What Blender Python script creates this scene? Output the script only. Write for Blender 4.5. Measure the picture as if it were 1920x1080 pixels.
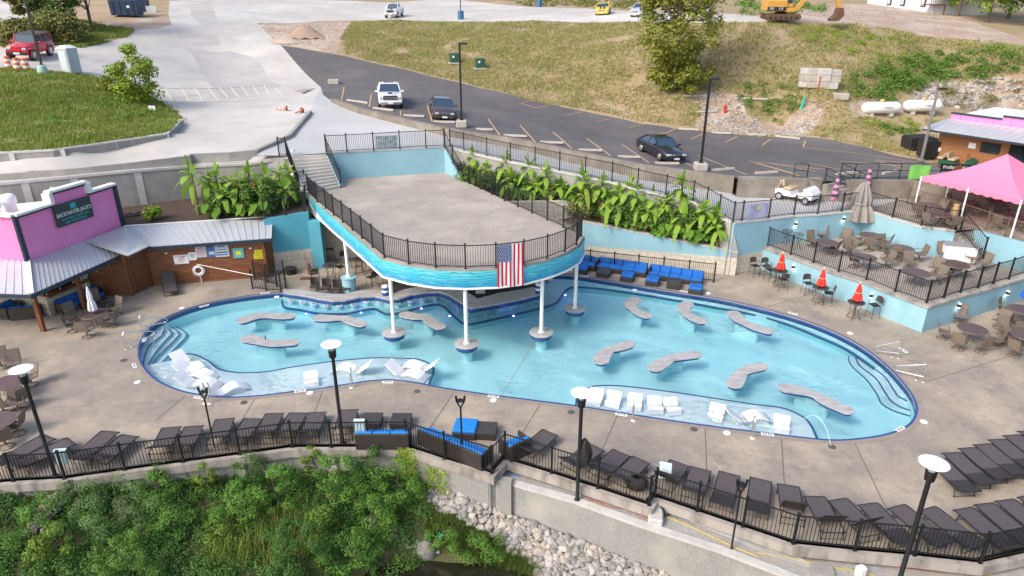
import bpy,math,random
import numpy as np
from mathutils import Vector,Matrix,noise as mnoise
from mathutils.geometry import delaunay_2d_cdt
random.seed(7);rng=np.random.default_rng(7)
PI=math.pi
scene=bpy.context.scene
for o in list(bpy.data.objects):bpy.data.objects.remove(o)
COL=scene.collection
# ------------------------------------------------------------ camera, sky, sun, exposure
F=1300.0;TH=math.radians(23.4);CH=16.5
cam_d=bpy.data.cameras.new('camera');cam=bpy.data.objects.new('camera',cam_d);COL.objects.link(cam)
cam.location=(0,0,CH);cam.rotation_euler=(PI/2-TH,0,0)
cam_d.sensor_width=36;cam_d.lens=36*F/1920;cam_d.clip_end=1500;cam_d.clip_start=0.5
scene.camera=cam
world=bpy.data.worlds.new('World');scene.world=world;world.use_nodes=True
nt=world.node_tree
bgn=nt.nodes['Background'];sky=nt.nodes.new('ShaderNodeTexSky');sky.sky_type='NISHITA'
sky.sun_disc=False;SUN_EL=math.radians(42);SUN_AZ=math.radians(-128)
sky.sun_elevation=SUN_EL;sky.sun_rotation=SUN_AZ;sky.air_density=1.0;sky.dust_density=4.0;sky.ozone_density=1.0
nt.links.new(sky.outputs[0],bgn.inputs[0]);bgn.inputs[1].default_value=0.15
sun_d=bpy.data.lights.new('sun','SUN');sun=bpy.data.objects.new('sun',sun_d);COL.objects.link(sun)
sun_d.energy=1.2;sun_d.angle=math.radians(18);sun_d.color=(1,0.95,0.88)
sd=Vector((math.sin(SUN_AZ)*math.cos(SUN_EL),math.cos(SUN_AZ)*math.cos(SUN_EL),math.sin(SUN_EL)))
sun.rotation_euler=sd.to_track_quat('Z','Y').to_euler()
scene.view_settings.view_transform='Standard';scene.view_settings.look='None'
scene.view_settings.exposure=0.8;scene.view_settings.gamma=1.0
scene.render.resolution_x=1024;scene.render.resolution_y=576
# ------------------------------------------------------------ photo pixel -> world
CT,ST=math.cos(TH),math.sin(TH)
def ray(px,py):
 u=(px-960)/F;v=(py-540)/F
 return Vector((u,CT-v*ST,-(ST+v*CT)))
def P(px,py,Z=0.0):
 d=ray(px,py);t=(Z-CH)/d.z
 return Vector((d.x*t,d.y*t,Z))
def P2(px,py,Z=0.0):
 p=P(px,py,Z);return(p.x,p.y)
def Pd(px,py,Y):
 d=ray(px,py);t=Y/d.y
 return Vector((d.x*t,Y,CH+d.z*t))
def catmull(pts,n=6,closed=False):
 pts=[np.array(p,float)for p in pts];out=[];N=len(pts)
 rngi=range(N)if closed else range(N-1)
 for i in rngi:
  if closed:p0,p1,p2,p3=pts[i-1],pts[i],pts[(i+1)%N],pts[(i+2)%N]
  else:p0,p1,p2,p3=pts[max(i-1,0)],pts[i],pts[i+1],pts[min(i+2,N-1)]
  for k in range(n):
   t=k/n
   out.append(tuple(0.5*((2*p1)+(-p0+p2)*t+(2*p0-5*p1+4*p2-p3)*t*t+(-p0+3*p1-3*p2+p3)*t**3)))
 if not closed:out.append(tuple(pts[-1]))
 return out
# ------------------------------------------------------------ objects, tags, mesh builder
def tag(o,label=None,cat=None,group=None,kind=None):
 if label:o['label']=label
 if cat:o['category']=cat
 if group:o['group']=group
 if kind:o['kind']=kind
 return o
def thing(name,label,cat,loc=(0,0,0),rz=0,group=None):
 o=bpy.data.objects.new(name,None);COL.objects.link(o);o.location=loc;o.rotation_euler=(0,0,rz)
 o.empty_display_size=0.2
 return tag(o,label,cat,group)
def wm(o):
 m=Matrix.Identity(4)
 while o is not None:
  m=Matrix.LocRotScale(o.location,o.rotation_euler,o.scale)@m;o=o.parent
 return m
KIDS={}
def kid(c,p):
 c.parent=p;KIDS.setdefault(p.name,[]).append(c)
def copy_tree(o,parent=None):
 c=o.copy();COL.objects.link(c)
 if parent is not None:kid(c,parent)
 for ch in list(KIDS.get(o.name,[])):copy_tree(ch,c)
 return c
def place(proto,loc,rz,label,group=None,scale=None):
 """first call uses the proto itself, later ones copies"""
 if not proto.get('_used'):
  proto['_used']=1;o=proto
 else:
  o=copy_tree(proto)
 o.location=loc;o.rotation_euler=(0,0,rz)
 if scale:o.scale=scale if hasattr(scale,'__len__')else(scale,)*3
 o['label']=label
 if group:o['group']=group
 return o
class MB:
 def __init__(s):s.v=[];s.f=[];s.mi=[]
 def add(s,vs,fs,m=0):
  n=len(s.v);s.v+=[tuple(v)for v in vs];s.f+=[tuple(i+n for i in f)for f in fs];s.mi+=[m]*len(fs);return s
 def box(s,c,d,rz=0,rx=0,ry=0,m=0,taper=1.0):
  R=Matrix.Rotation(rz,3,'Z')@Matrix.Rotation(ry,3,'Y')@Matrix.Rotation(rx,3,'X')
  vs=[]
  for z in(-.5,.5):
   t=taper if z>0 else 1.0
   for x,y in((-.5,-.5),(.5,-.5),(.5,.5),(-.5,.5)):
    vs.append(R@Vector((x*d[0]*t,y*d[1]*t,z*d[2]))+Vector(c))
  return s.add(vs,[(0,3,2,1),(4,5,6,7),(0,1,5,4),(1,2,6,5),(2,3,7,6),(3,0,4,7)],m)
 def cbox(s,c,d,b=0.03,rz=0,rx=0,ry=0,m=0):
  """box with chamfered vertical and top edges (cushions, bodies)"""
  R=Matrix.Rotation(rz,3,'Z')@Matrix.Rotation(ry,3,'Y')@Matrix.Rotation(rx,3,'X')
  X,Y,Z=d[0]/2,d[1]/2,d[2]/2;vs=[]
  for z,i in((-Z,0.6*b),(-Z+b,0),(Z-b,0),(Z,b)):
   x,y=X-i,Y-i
   for a,q in((-x,-y+b),(-x+b,-y),(x-b,-y),(x,-y+b),(x,y-b),(x-b,y),(-x+b,y),(-x,y-b)):
    vs.append(R@Vector((a,q,z))+Vector(c))
  fs=[tuple(range(7,-1,-1)),tuple(range(24,32))]
  for k in range(3):
   for i in range(8):
    a=k*8+i;b2=k*8+(i+1)%8;fs.append((a,b2,b2+8,a+8))
  return s.add(vs,fs,m)
 def beam(s,p0,p1,w,h,m=0,up=(0,0,1)):
  p0,p1=Vector(p0),Vector(p1);d=(p1-p0)
  if d.length<1e-6:return s
  d.normalize();u=Vector(up)
  if abs(d.dot(u))>.98:u=Vector((1,0,0))
  a=d.cross(u).normalized();b=a.cross(d).normalized()
  vs=[]
  for p in(p0,p1):
   for x,y in((-.5,-.5),(.5,-.5),(.5,.5),(-.5,.5)):vs.append(p+a*x*w+b*y*h)
  return s.add(vs,[(0,1,2,3),(7,6,5,4),(0,4,5,1),(1,5,6,2),(2,6,7,3),(3,7,4,0)],m)
 def cone(s,p0,p1,r0,r1=None,n=10,m=0,cap=True):
  if r1 is None:r1=r0
  return s.tube([p0,p1],[r0,r1],n,m,cap)
 def tube(s,pts,r,n=6,m=0,cap=True):
  pts=[Vector(p)for p in pts];N=len(pts)
  rs=r if hasattr(r,'__len__')else[r]*N
  base=len(s.v);prev=None;vs=[]
  for i,p in enumerate(pts):
   d=(pts[min(i+1,N-1)]-pts[max(i-1,0)])
   if d.length<1e-9:d=Vector((0,0,1))
   d.normalize()
   if prev is None:
    a=d.cross(Vector((0,0,1)))
    if a.length<1e-3:a=Vector((1,0,0))
   else:
    a=prev-d*prev.dot(d)
   a.normalize();prev=a;b=d.cross(a)
   for k in range(n):
    t=2*PI*k/n;vs.append(p+(a*math.cos(t)+b*math.sin(t))*rs[i])
  fs=[]
  for i in range(N-1):
   for k in range(n):
    q=i*n+k;w=i*n+(k+1)%n;fs.append((q,w,w+n,q+n))
  if cap:fs+=[tuple(range(n-1,-1,-1)),tuple(range((N-1)*n,N*n))]
  return s.add(vs,fs,m)
 def lathe(s,prof,c=(0,0,0),n=16,m=0,sx=1,sy=1):
  vs=[];fs=[]
  for r,z in prof:
   for k in range(n):
    t=2*PI*k/n;vs.append((c[0]+r*math.cos(t)*sx,c[1]+r*math.sin(t)*sy,c[2]+z))
  for i in range(len(prof)-1):
   for k in range(n):
    q=i*n+k;w=i*n+(k+1)%n;fs.append((q,w,w+n,q+n))
  if prof[0][0]>1e-4:fs.append(tuple(range(n-1,-1,-1)))
  if prof[-1][0]>1e-4:fs.append(tuple(range((len(prof)-1)*n,len(prof)*n)))
  return s.add(vs,fs,m)
 def prism(s,poly,z0,z1,m=0):
  """poly of (x,y) ; z0/z1 numbers or lists"""
  n=len(poly)
  a=sum(poly[i][0]*poly[(i+1)%n][1]-poly[(i+1)%n][0]*poly[i][1]for i in range(n))
  idx=list(range(n))if a>0 else list(range(n-1,-1,-1))
  zz0=z0 if hasattr(z0,'__len__')else[z0]*n;zz1=z1 if hasattr(z1,'__len__')else[z1]*n
  vs=[(poly[i][0],poly[i][1],zz0[i])for i in idx]+[(poly[i][0],poly[i][1],zz1[i])for i in idx]
  fs=[tuple(range(n-1,-1,-1)),tuple(range(n,2*n))]
  for i in range(n):
   j=(i+1)%n;fs.append((i,j,j+n,i+n))
  return s.add(vs,fs,m)
 def ext(s,prof,y0,y1,m=0):
  """extrude an (x,z) side profile along y"""
  n=len(prof);a=sum(prof[i][0]*prof[(i+1)%n][1]-prof[(i+1)%n][0]*prof[i][1]for i in range(n))
  pr=prof if a>0 else prof[::-1]
  vs=[(p[0],y0,p[1])for p in pr]+[(p[0],y1,p[1])for p in pr]
  fs=[tuple(range(n)),tuple(range(2*n-1,n-1,-1))]
  for i in range(n):
   j=(i+1)%n;fs.append((j,i,i+n,j+n))
  return s.add(vs,fs,m)
 def face(s,pts,m=0):return s.add(pts,[tuple(range(len(pts)))],m)
 def grid(s,fn,nu,nv,m=0):
  vs=[fn(i/nu,j/nv)for j in range(nv+1)for i in range(nu+1)];fs=[]
  for j in range(nv):
   for i in range(nu):
    a=j*(nu+1)+i;fs.append((a,a+1,a+nu+2,a+nu+1))
  return s.add(vs,fs,m)
 def wall(s,pts,z0,z1,th,m=0,side=0):
  """vertical wall along xy polyline; z0,z1 lists or numbers; mitred. side: 0 centred, 1 thickness to the left of travel, -1 right"""
  p=[Vector((q[0],q[1]))for q in pts];N=len(p)
  zz0=z0 if hasattr(z0,'__len__')else[z0]*N;zz1=z1 if hasattr(z1,'__len__')else[z1]*N
  L=[];Rr=[]
  for i in range(N):
   d0=(p[i]-p[i-1]).normalized()if i>0 else(p[1]-p[0]).normalized()
   d1=(p[i+1]-p[i]).normalized()if i<N-1 else d0
   n0=Vector((-d0.y,d0.x));n1=Vector((-d1.y,d1.x));nn=(n0+n1)
   if nn.length<.2:nn=n0
   nn.normalize();k=1/max(.35,nn.dot(n0))
   a=(.5+.5*side)*th*k;b=(.5-.5*side)*th*k
   L.append(p[i]+nn*a);Rr.append(p[i]-nn*b)
  vs=[]
  for i in range(N):
   vs+=[(L[i].x,L[i].y,zz0[i]),(L[i].x,L[i].y,zz1[i]),(Rr[i].x,Rr[i].y,zz1[i]),(Rr[i].x,Rr[i].y,zz0[i])]
  fs=[]
  for i in range(N-1):
   a=i*4;b=a+4
   fs+=[(a,a+1,b+1,b),(a+1,a+2,b+2,b+1),(a+2,a+3,b+3,b+2),(a+3,a,b,b+3)]
  fs+=[(0,3,2,1),((N-1)*4,(N-1)*4+1,(N-1)*4+2,(N-1)*4+3)]
  return s.add(vs,fs,m)
 def build(s,name,mat,parent=None,smooth=False,world=False,label=None):
  me=bpy.data.meshes.new(name);o=bpy.data.objects.new(name,me);COL.objects.link(o)
  vs=s.v
  if parent is None:
   a=np.array(vs,float);c=np.array([(a[:,0].min()+a[:,0].max())/2,(a[:,1].min()+a[:,1].max())/2,a[:,2].min()])
   vs=(a-c).tolist();o.location=tuple(c)
  else:
   kid(o,parent)
   if world:
    inv=wm(parent).inverted();A=np.array(inv);a=np.array(vs,float);vs=(a@A[:3,:3].T+A[:3,3]).tolist()
  me.from_pydata(vs,[],s.f)
  for m in(mat if isinstance(mat,(list,tuple))else[mat]):me.materials.append(m)
  if any(s.mi):me.polygons.foreach_set('material_index',s.mi)
  if smooth:
   me.polygons.foreach_set('use_smooth',[True]*len(me.polygons))
   try:me.set_sharp_from_angle(angle=math.radians(38))
   except Exception:pass
  me.update()
  if label:o['label']=label
  return o
def one(mb,name,mat,label,cat,group=None,kind=None,smooth=False):
 o=mb.build(name,mat,smooth=smooth)
 return tag(o,label,cat,group,kind)
ORD=['first','second','third','fourth','fifth','sixth','seventh','eighth','ninth','tenth','eleventh','twelfth','thirteenth','fourteenth','fifteenth','sixteenth','seventeenth','eighteenth','nineteenth','twentieth']
# ------------------------------------------------------------ materials
def col(c):return(c[0],c[1],c[2],1)
def mat(name,c,rough=.6,metal=0,c2=None,scale=3.0,c3=None,scale2=.35,bump=0,bscale=20,spec=.5,coords='world',stretch=None,trans=0,contrast=.5,island=0,coat=0,dist=.02):
 m=bpy.data.materials.new(name);m.use_nodes=True;n=m.node_tree.nodes;l=m.node_tree.links
 b=n['Principled BSDF'];b.inputs['Base Color'].default_value=col(c);b.inputs['Roughness'].default_value=rough
 b.inputs['Metallic'].default_value=metal;b.inputs['Specular IOR Level'].default_value=spec
 if coat:b.inputs['Coat Weight'].default_value=coat;b.inputs['Coat Roughness'].default_value=.08
 src=None
 if c2 or bump:
  if coords=='world':src=n.new('ShaderNodeNewGeometry').outputs['Position']
  else:src=n.new('ShaderNodeTexCoord').outputs['Object']
  if stretch:
   mp=n.new('ShaderNodeMapping');mp.inputs['Scale'].default_value=stretch;l.new(src,mp.inputs[0]);src=mp.outputs[0]
 def ns(sc,det=5,ro=.6):
  t=n.new('ShaderNodeTexNoise');t.inputs['Scale'].default_value=sc;t.inputs['Detail'].default_value=det;t.inputs['Roughness'].default_value=ro
  l.new(src,t.inputs['Vector']);return t.outputs['Fac']
 cur=None
 def ramp(fac,lo,hi):
  r=n.new('ShaderNodeMapRange');r.inputs[1].default_value=lo;r.inputs[2].default_value=hi;l.new(fac,r.inputs[0]);return r.outputs[0]
 if c2:
  mx=n.new('ShaderNodeMix');mx.data_type='RGBA';w=.25*(1-contrast)+.02
  l.new(ramp(ns(scale),.5-w-.08,.5+w+.08),mx.inputs[0]);mx.inputs[6].default_value=col(c);mx.inputs[7].default_value=col(c2);cur=mx.outputs[2]
  if c3:
   my=n.new('ShaderNodeMix');my.data_type='RGBA'
   l.new(ramp(ns(scale2,6),.45,.68),my.inputs[0]);l.new(cur,my.inputs[6]);my.inputs[7].default_value=col(c3);cur=my.outputs[2]
 if island:
  g=n.new('ShaderNodeNewGeometry');hs=n.new('ShaderNodeHueSaturation')
  mr=n.new('ShaderNodeMapRange');mr.inputs[3].default_value=1-island;mr.inputs[4].default_value=1+island;l.new(g.outputs['Random Per Island'],mr.inputs[0]);l.new(mr.outputs[0],hs.inputs['Value'])
  m2=n.new('ShaderNodeMath');m2.operation='MULTIPLY_ADD';m2.inputs[1].default_value=.06;m2.inputs[2].default_value=.47;l.new(g.outputs['Random Per Island'],m2.inputs[0]);l.new(m2.outputs[0],hs.inputs['Hue'])
  if cur:l.new(cur,hs.inputs['Color'])
  else:hs.inputs['Color'].default_value=col(c)
  cur=hs.outputs[0]
 if cur:l.new(cur,b.inputs['Base Color'])
 if bump:
  bp=n.new('ShaderNodeBump');bp.inputs['Strength'].default_value=bump;bp.inputs['Distance'].default_value=dist;l.new(ns(bscale,4),bp.inputs['Height']);l.new(bp.outputs[0],b.inputs['Normal'])
 if trans:
  tr=n.new('ShaderNodeBsdfTranslucent');mxs=n.new('ShaderNodeMixShader');mxs.inputs[0].default_value=trans
  if cur:l.new(cur,tr.inputs[0])
  else:tr.inputs[0].default_value=col(c)
  l.new(b.outputs[0],mxs.inputs[1]);l.new(tr.outputs[0],mxs.inputs[2]);l.new(mxs.outputs[0],n['Material Output'].inputs[0])
 m['b']=1
 return m
def stain(m,sc,lo,hi,c,amt,stretch=(1,1,1)):
 """lay blotches of colour c over the base colour"""
 n=m.node_tree.nodes;l=m.node_tree.links;b=n['Principled BSDF'];g=n.new('ShaderNodeNewGeometry');mp=n.new('ShaderNodeMapping');mp.inputs['Scale'].default_value=stretch;mp.inputs['Location'].default_value=(sc*3.1,sc*1.7,0)
 l.new(g.outputs['Position'],mp.inputs[0]);t=n.new('ShaderNodeTexNoise');t.inputs['Scale'].default_value=sc;t.inputs['Detail'].default_value=8;t.inputs['Roughness'].default_value=.68;l.new(mp.outputs[0],t.inputs['Vector'])
 r=n.new('ShaderNodeMapRange');r.inputs[1].default_value=lo;r.inputs[2].default_value=hi;r.inputs[4].default_value=amt;l.new(t.outputs['Fac'],r.inputs[0]);mx=n.new('ShaderNodeMix');mx.data_type='RGBA';l.new(r.outputs[0],mx.inputs[0]);mx.inputs[7].default_value=col(c)
 s=b.inputs['Base Color']
 if s.links:l.new(s.links[0].from_socket,mx.inputs[6])
 else:mx.inputs[6].default_value=s.default_value
 l.new(mx.outputs[2],s);return m
def stripes(m,axis_vec,period,dark,width=.12,factor=.7,bump=0):
 """multiply base colour by dark on thin lines repeating along axis_vec (world position)"""
 n=m.node_tree.nodes;l=m.node_tree.links;b=n['Principled BSDF']
 g=n.new('ShaderNodeNewGeometry');d=n.new('ShaderNodeVectorMath');d.operation='DOT_PRODUCT';d.inputs[1].default_value=axis_vec
 l.new(g.outputs['Position'],d.inputs[0]);q=n.new('ShaderNodeMath');q.operation='DIVIDE';q.inputs[1].default_value=period;l.new(d.outputs['Value'],q.inputs[0])
 fr=n.new('ShaderNodeMath');fr.operation='FRACT';l.new(q.outputs[0],fr.inputs[0])
 lt=n.new('ShaderNodeMath');lt.operation='LESS_THAN';lt.inputs[1].default_value=width;l.new(fr.outputs[0],lt.inputs[0])
 ml=n.new('ShaderNodeMath');ml.operation='MULTIPLY';ml.inputs[1].default_value=factor;l.new(lt.outputs[0],ml.inputs[0])
 mx=n.new('ShaderNodeMix');mx.data_type='RGBA';l.new(ml.outputs[0],mx.inputs[0]);mx.inputs[7].default_value=col(dark)
 if b.inputs['Base Color'].links:l.new(b.inputs['Base Color'].links[0].from_socket,mx.inputs[6])
 else:mx.inputs[6].default_value=b.inputs['Base Color'].default_value
 l.new(mx.outputs[2],b.inputs['Base Color']);return m
def bricks(name,c1,c2,mortar,w,h,mw=.02,rough=.8,ax='x',off=.5):
 """ax: direction (unit xy) of the wall; brick pattern in (along, z)"""
 m=bpy.data.materials.new(name);m.use_nodes=True;n=m.node_tree.nodes;l=m.node_tree.links;b=n['Principled BSDF']
 g=n.new('ShaderNodeNewGeometry');d=n.new('ShaderNodeVectorMath');d.operation='DOT_PRODUCT';d.inputs[1].default_value=(ax[0],ax[1],0)if not isinstance(ax,str)else(1,0,0)
 l.new(g.outputs['Position'],d.inputs[0]);sp=n.new('ShaderNodeSeparateXYZ');l.new(g.outputs['Position'],sp.inputs[0])
 cb=n.new('ShaderNodeCombineXYZ');l.new(d.outputs['Value'],cb.inputs[0]);l.new(sp.outputs['Z'],cb.inputs[1])
 br=n.new('ShaderNodeTexBrick');br.inputs['Scale'].default_value=1;br.inputs['Brick Width'].default_value=w;br.inputs['Row Height'].default_value=h
 br.inputs['Mortar Size'].default_value=mw;br.offset=off;br.inputs['Color1'].default_value=col(c1);br.inputs['Color2'].default_value=col(c2);br.inputs['Mortar'].default_value=col(mortar)
 l.new(cb.outputs[0],br.inputs['Vector'])
 nz=n.new('ShaderNodeTexNoise');nz.inputs['Scale'].default_value=6;nz.inputs['Detail'].default_value=5;l.new(g.outputs['Position'],nz.inputs['Vector'])
 mr=n.new('ShaderNodeMapRange');mr.inputs[1].default_value=.3;mr.inputs[2].default_value=.7;mr.inputs[3].default_value=.8;mr.inputs[4].default_value=1.12;l.new(nz.outputs['Fac'],mr.inputs[0])
 hs=n.new('ShaderNodeHueSaturation');l.new(br.outputs['Color'],hs.inputs['Color']);l.new(mr.outputs[0],hs.inputs['Value']);l.new(hs.outputs[0],b.inputs['Base Color'])
 b.inputs['Roughness'].default_value=rough
 bp=n.new('ShaderNodeBump');bp.inputs['Strength'].default_value=.4;bp.inputs['Distance'].default_value=.02;bp.invert=True;l.new(br.outputs['Fac'],bp.inputs['Height']);l.new(bp.outputs[0],b.inputs['Normal'])
 return m
m_deck=mat('stamped_concrete',(.325,.277,.224),.75,c2=(.245,.215,.182),scale=.9,c3=(.43,.36,.275),scale2=.28,bump=.25,bscale=9)
m_stage=mat('stage_concrete',(.385,.335,.285),.8,c2=(.30,.27,.24),scale=.8,c3=(.46,.41,.35),scale2=.3,bump=.15,bscale=9)
m_road=mat('pale_concrete',(.50,.475,.435),.85,c2=(.39,.38,.37),scale=.5,c3=(.58,.56,.53),scale2=.09,bump=.1,bscale=14)
stain(m_deck,.55,.53,.72,(.13,.12,.115),.55);stain(m_deck,3.5,.5,.7,(.15,.13,.115),.4);stain(m_deck,1.6,.58,.72,(.48,.42,.34),.5)
stain(m_stage,.5,.55,.72,(.17,.16,.15),.5);stain(m_stage,4,.52,.7,(.22,.2,.18),.4);stain(m_road,.22,.52,.7,(.36,.345,.33),.5);stain(m_road,1.2,.58,.75,(.33,.31,.29),.4,(1,.3,1))
m_plaza=mat('plaza_concrete',(.44,.445,.45),.85,c2=(.39,.395,.40),scale=.6,c3=(.50,.50,.50),scale2=.15,bump=.1,bscale=14)
m_asph=mat('asphalt',(.085,.08,.085),.85,c2=(.11,.103,.107),scale=.5,c3=(.14,.13,.13),scale2=.16,bump=.3,bscale=30)
m_patch=mat('old_concrete_patch',(.42,.40,.385),.85,c2=(.36,.345,.335),scale=.6,c3=(.46,.44,.42),scale2=.2)
m_grassg=mat('slope_ground',(.26,.22,.11),.95,c2=(.33,.24,.15),scale=.35,c3=(.40,.29,.20),scale2=.13,bump=.6,bscale=6,dist=.08)
m_green=mat('green_bank_ground',(.13,.18,.035),.95,c2=(.18,.21,.055),scale=.8,c3=(.19,.16,.08),scale2=.3,bump=.6,bscale=6,dist=.08)
m_dirt=mat('bare_dirt',(.42,.31,.24),.95,c2=(.33,.24,.18),scale=.7,c3=(.50,.42,.35),scale2=.25,bump=.6,bscale=7,dist=.06)
m_rocky=mat('rocky_cut',(.40,.31,.23),.95,c2=(.27,.18,.11),scale=1.2,c3=(.50,.43,.36),scale2=.5,bump=.8,bscale=5,dist=.12)
m_mulch=mat('mulch_soil',(.055,.035,.027),.95,c2=(.09,.06,.045),scale=5,bump=.7,bscale=18)
m_gravel=mat('gravel',(.42,.41,.395),.9,c2=(.27,.26,.25),scale=9,c3=(.34,.30,.26),scale2=.7,bump=.8,bscale=26,dist=.03)
m_cwall=mat('exposed_aggregate_wall',(.34,.33,.31),.9,c2=(.21,.21,.205),scale=14,c3=(.38,.365,.33),scale2=.5,bump=.3,bscale=24)
m_cap=mat('smooth_concrete_trim',(.56,.55,.52),.8,c2=(.42,.41,.39),scale=3,bump=.08,bscale=14)
m_curb=mat('weathered_curb',(.40,.37,.33),.85,c2=(.33,.30,.27),scale=1.3,c3=(.17,.15,.13),scale2=1.8,stretch=(1,1,.3),contrast=.2)
m_lotwall=mat('old_lot_wall',(.24,.215,.18),.9,c2=(.16,.14,.115),scale=1.2,c3=(.32,.29,.25),scale2=.5,bump=.3,bscale=12)
m_barrier=mat('light_barrier_concrete',(.46,.43,.38),.85,c2=(.36,.33,.29),scale=2.2)
m_blue=mat('blue_painted_wall',(.255,.455,.54),.75,c2=(.235,.43,.51),scale=1.3,c3=(.29,.495,.575),scale2=.4,bump=.06,bscale=20)
stain(m_blue,1.1,.55,.75,(.17,.36,.44),.45,(1,1,.22));stain(m_blue,.5,.56,.7,(.33,.55,.62),.5)
stain(m_cwall,.6,.55,.72,(.17,.165,.155),.5,(1,1,.3));stain(m_asph,1.5,.56,.75,(.17,.16,.16),.5,(.25,1,1))
m_teal=mat('teal_painted_wall',(.075,.32,.42),.7,c2=(.09,.36,.46),scale=1.0)
m_black=mat('black_powder_coat',(.012,.012,.013),.45)
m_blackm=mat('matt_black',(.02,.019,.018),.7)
m_dkgreen=mat('dark_green_rail',(.015,.035,.03),.5)
m_steel=mat('stainless_steel',(.75,.75,.74),.22,metal=1)
m_white=mat('white_paint',(.80,.80,.79),.5)
m_gloss=mat('white_gelcoat',(.82,.84,.86),.3)
m_tile=mat('navy_pool_tile',(.02,.06,.19),.25,c2=(.035,.09,.27),scale=18)
m_plaster=mat('pool_plaster',(.70,.92,.94),.8,c2=(.74,.94,.96),scale=.6)
m_ledge=mat('shallow_ledge_plaster',(.82,.90,.92),.8,c2=(.78,.88,.91),scale=2)
m_granite=mat('grey_granite_top',(.37,.365,.36),.35,c2=(.50,.49,.485),scale=2.0,c3=(.26,.25,.25),scale2=4,stretch=(.5,1.4,1),contrast=.5)
m_wicker=mat('dark_wicker',(.03,.024,.022),.6,c2=(.045,.037,.033),scale=30,bump=.6,bscale=60,coords='object')
m_wickerl=mat('brown_mesh_sling',(.078,.064,.064),.55,c2=(.105,.088,.086),scale=8,bump=.3,bscale=80,coords='object')
m_cush=mat('blue_cushion',(.008,.11,.42),.8,c2=(.01,.15,.5),scale=3,coords='object')
m_bcush=mat('bright_blue_cushion',(.01,.22,.62),.8,c2=(.01,.18,.55),scale=3,coords='object')
m_tan=mat('tan_sling',(.19,.155,.125),.8,c2=(.15,.12,.10),scale=20,coords='object')
m_tanf=mat('tan_frame',(.15,.115,.085),.5)
m_slat=stripes(mat('brown_slat_top',(.105,.075,.072),.45,c2=(.13,.09,.085),scale=3),(0,1,0),.11,(.03,.02,.02),.15,.8)
m_char=mat('charcoal_metal',(.045,.04,.04),.5,c2=(.065,.055,.05),scale=25)
m_pink=stripes(mat('pink_siding',(.80,.25,.52),.65,c2=(.75,.22,.48),scale=1),(.7,.72,0),.2,(.5,.13,.34),.1,.55)
m_navyb=mat('faded_navy_band',(.09,.08,.11),.8)
m_navytrim=mat('navy_trim',(.02,.035,.06),.5)
m_metal=mat('galvalume_roof',(.56,.58,.60),.38,metal=.35,c2=(.50,.52,.55),scale=.8)
m_wood=stripes(mat('cedar_cladding',(.22,.082,.03),.6,c2=(.14,.05,.018),scale=2.2,stretch=(1,1,8),c3=(.29,.115,.045),scale2=1.4),(0,0,1),.18,(.06,.02,.01),.09,.75)
m_wood2=stripes(mat('orange_wood_siding',(.34,.15,.06),.6,c2=(.27,.11,.042),scale=2,stretch=(1,1,6)),(0,0,1),.2,(.12,.05,.02),.1,.7)
m_post=mat('brown_wood_post',(.20,.07,.025),.6,c2=(.14,.05,.02),scale=3,stretch=(1,1,.2))
m_glass=mat('dark_glass',(.015,.022,.03),.08,spec=.8)
m_carglass=mat('car_glass',(.03,.06,.10),.06,spec=1.0)
m_tyre=mat('tyre_rubber',(.018,.018,.018),.8)
m_rim=mat('alloy_rim',(.55,.55,.56),.3,metal=.8)
m_cred=mat('red_car_paint',(.55,.012,.035),.28,coat=.8)
m_cwht=mat('white_car_paint',(.80,.80,.82),.28,coat=.6)
m_cblk=mat('black_car_paint',(.012,.012,.015),.2,coat=.9)
m_cbrn=mat('dark_brown_car_paint',(.05,.035,.035),.25,coat=.8)
m_cyel=mat('yellow_car_paint',(.75,.52,.03),.3,coat=.6)
m_chrome=mat('chrome',(.7,.7,.72),.15,metal=1)
m_lens=mat('headlight_lens',(.42,.47,.52),.1,spec=.8)
m_orange=mat('orange_plastic',(.75,.17,.06),.6)
m_redp=mat('red_paint',(.55,.03,.03),.5)
m_catyel=mat('machine_yellow',(.62,.33,.06),.6,c2=(.5,.27,.06),scale=3)
m_rust=mat('rusty_steel',(.16,.075,.04),.8,c2=(.1,.06,.04),scale=4)
m_stone=mat('cream_stone',(.55,.50,.40),.85)
m_tentpink=mat('pink_canvas',(.93,.25,.42),.8,trans=.15)
m_red=mat('red_canvas',(.80,.045,.03),.8)
m_greyc=mat('grey_canvas',(.30,.28,.265),.9,c2=(.24,.225,.21),scale=6)
m_yel=mat('yellow_line_paint',(.62,.40,.20),.8,c2=(.45,.32,.18),scale=3)
m_yel2=mat('faded_yellow_line',(.66,.56,.42),.85,c2=(.60,.56,.50),scale=2)
m_joint=mat('deck_joint',(.13,.11,.095),.9)
m_tealp=mat('teal_plastic',(.03,.42,.34),.5)
m_greenbox=mat('green_enclosure',(.025,.09,.055),.6)
m_dkblue=mat('dark_blue_steel',(.02,.045,.10),.6,c2=(.015,.035,.08),scale=2)
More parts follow.
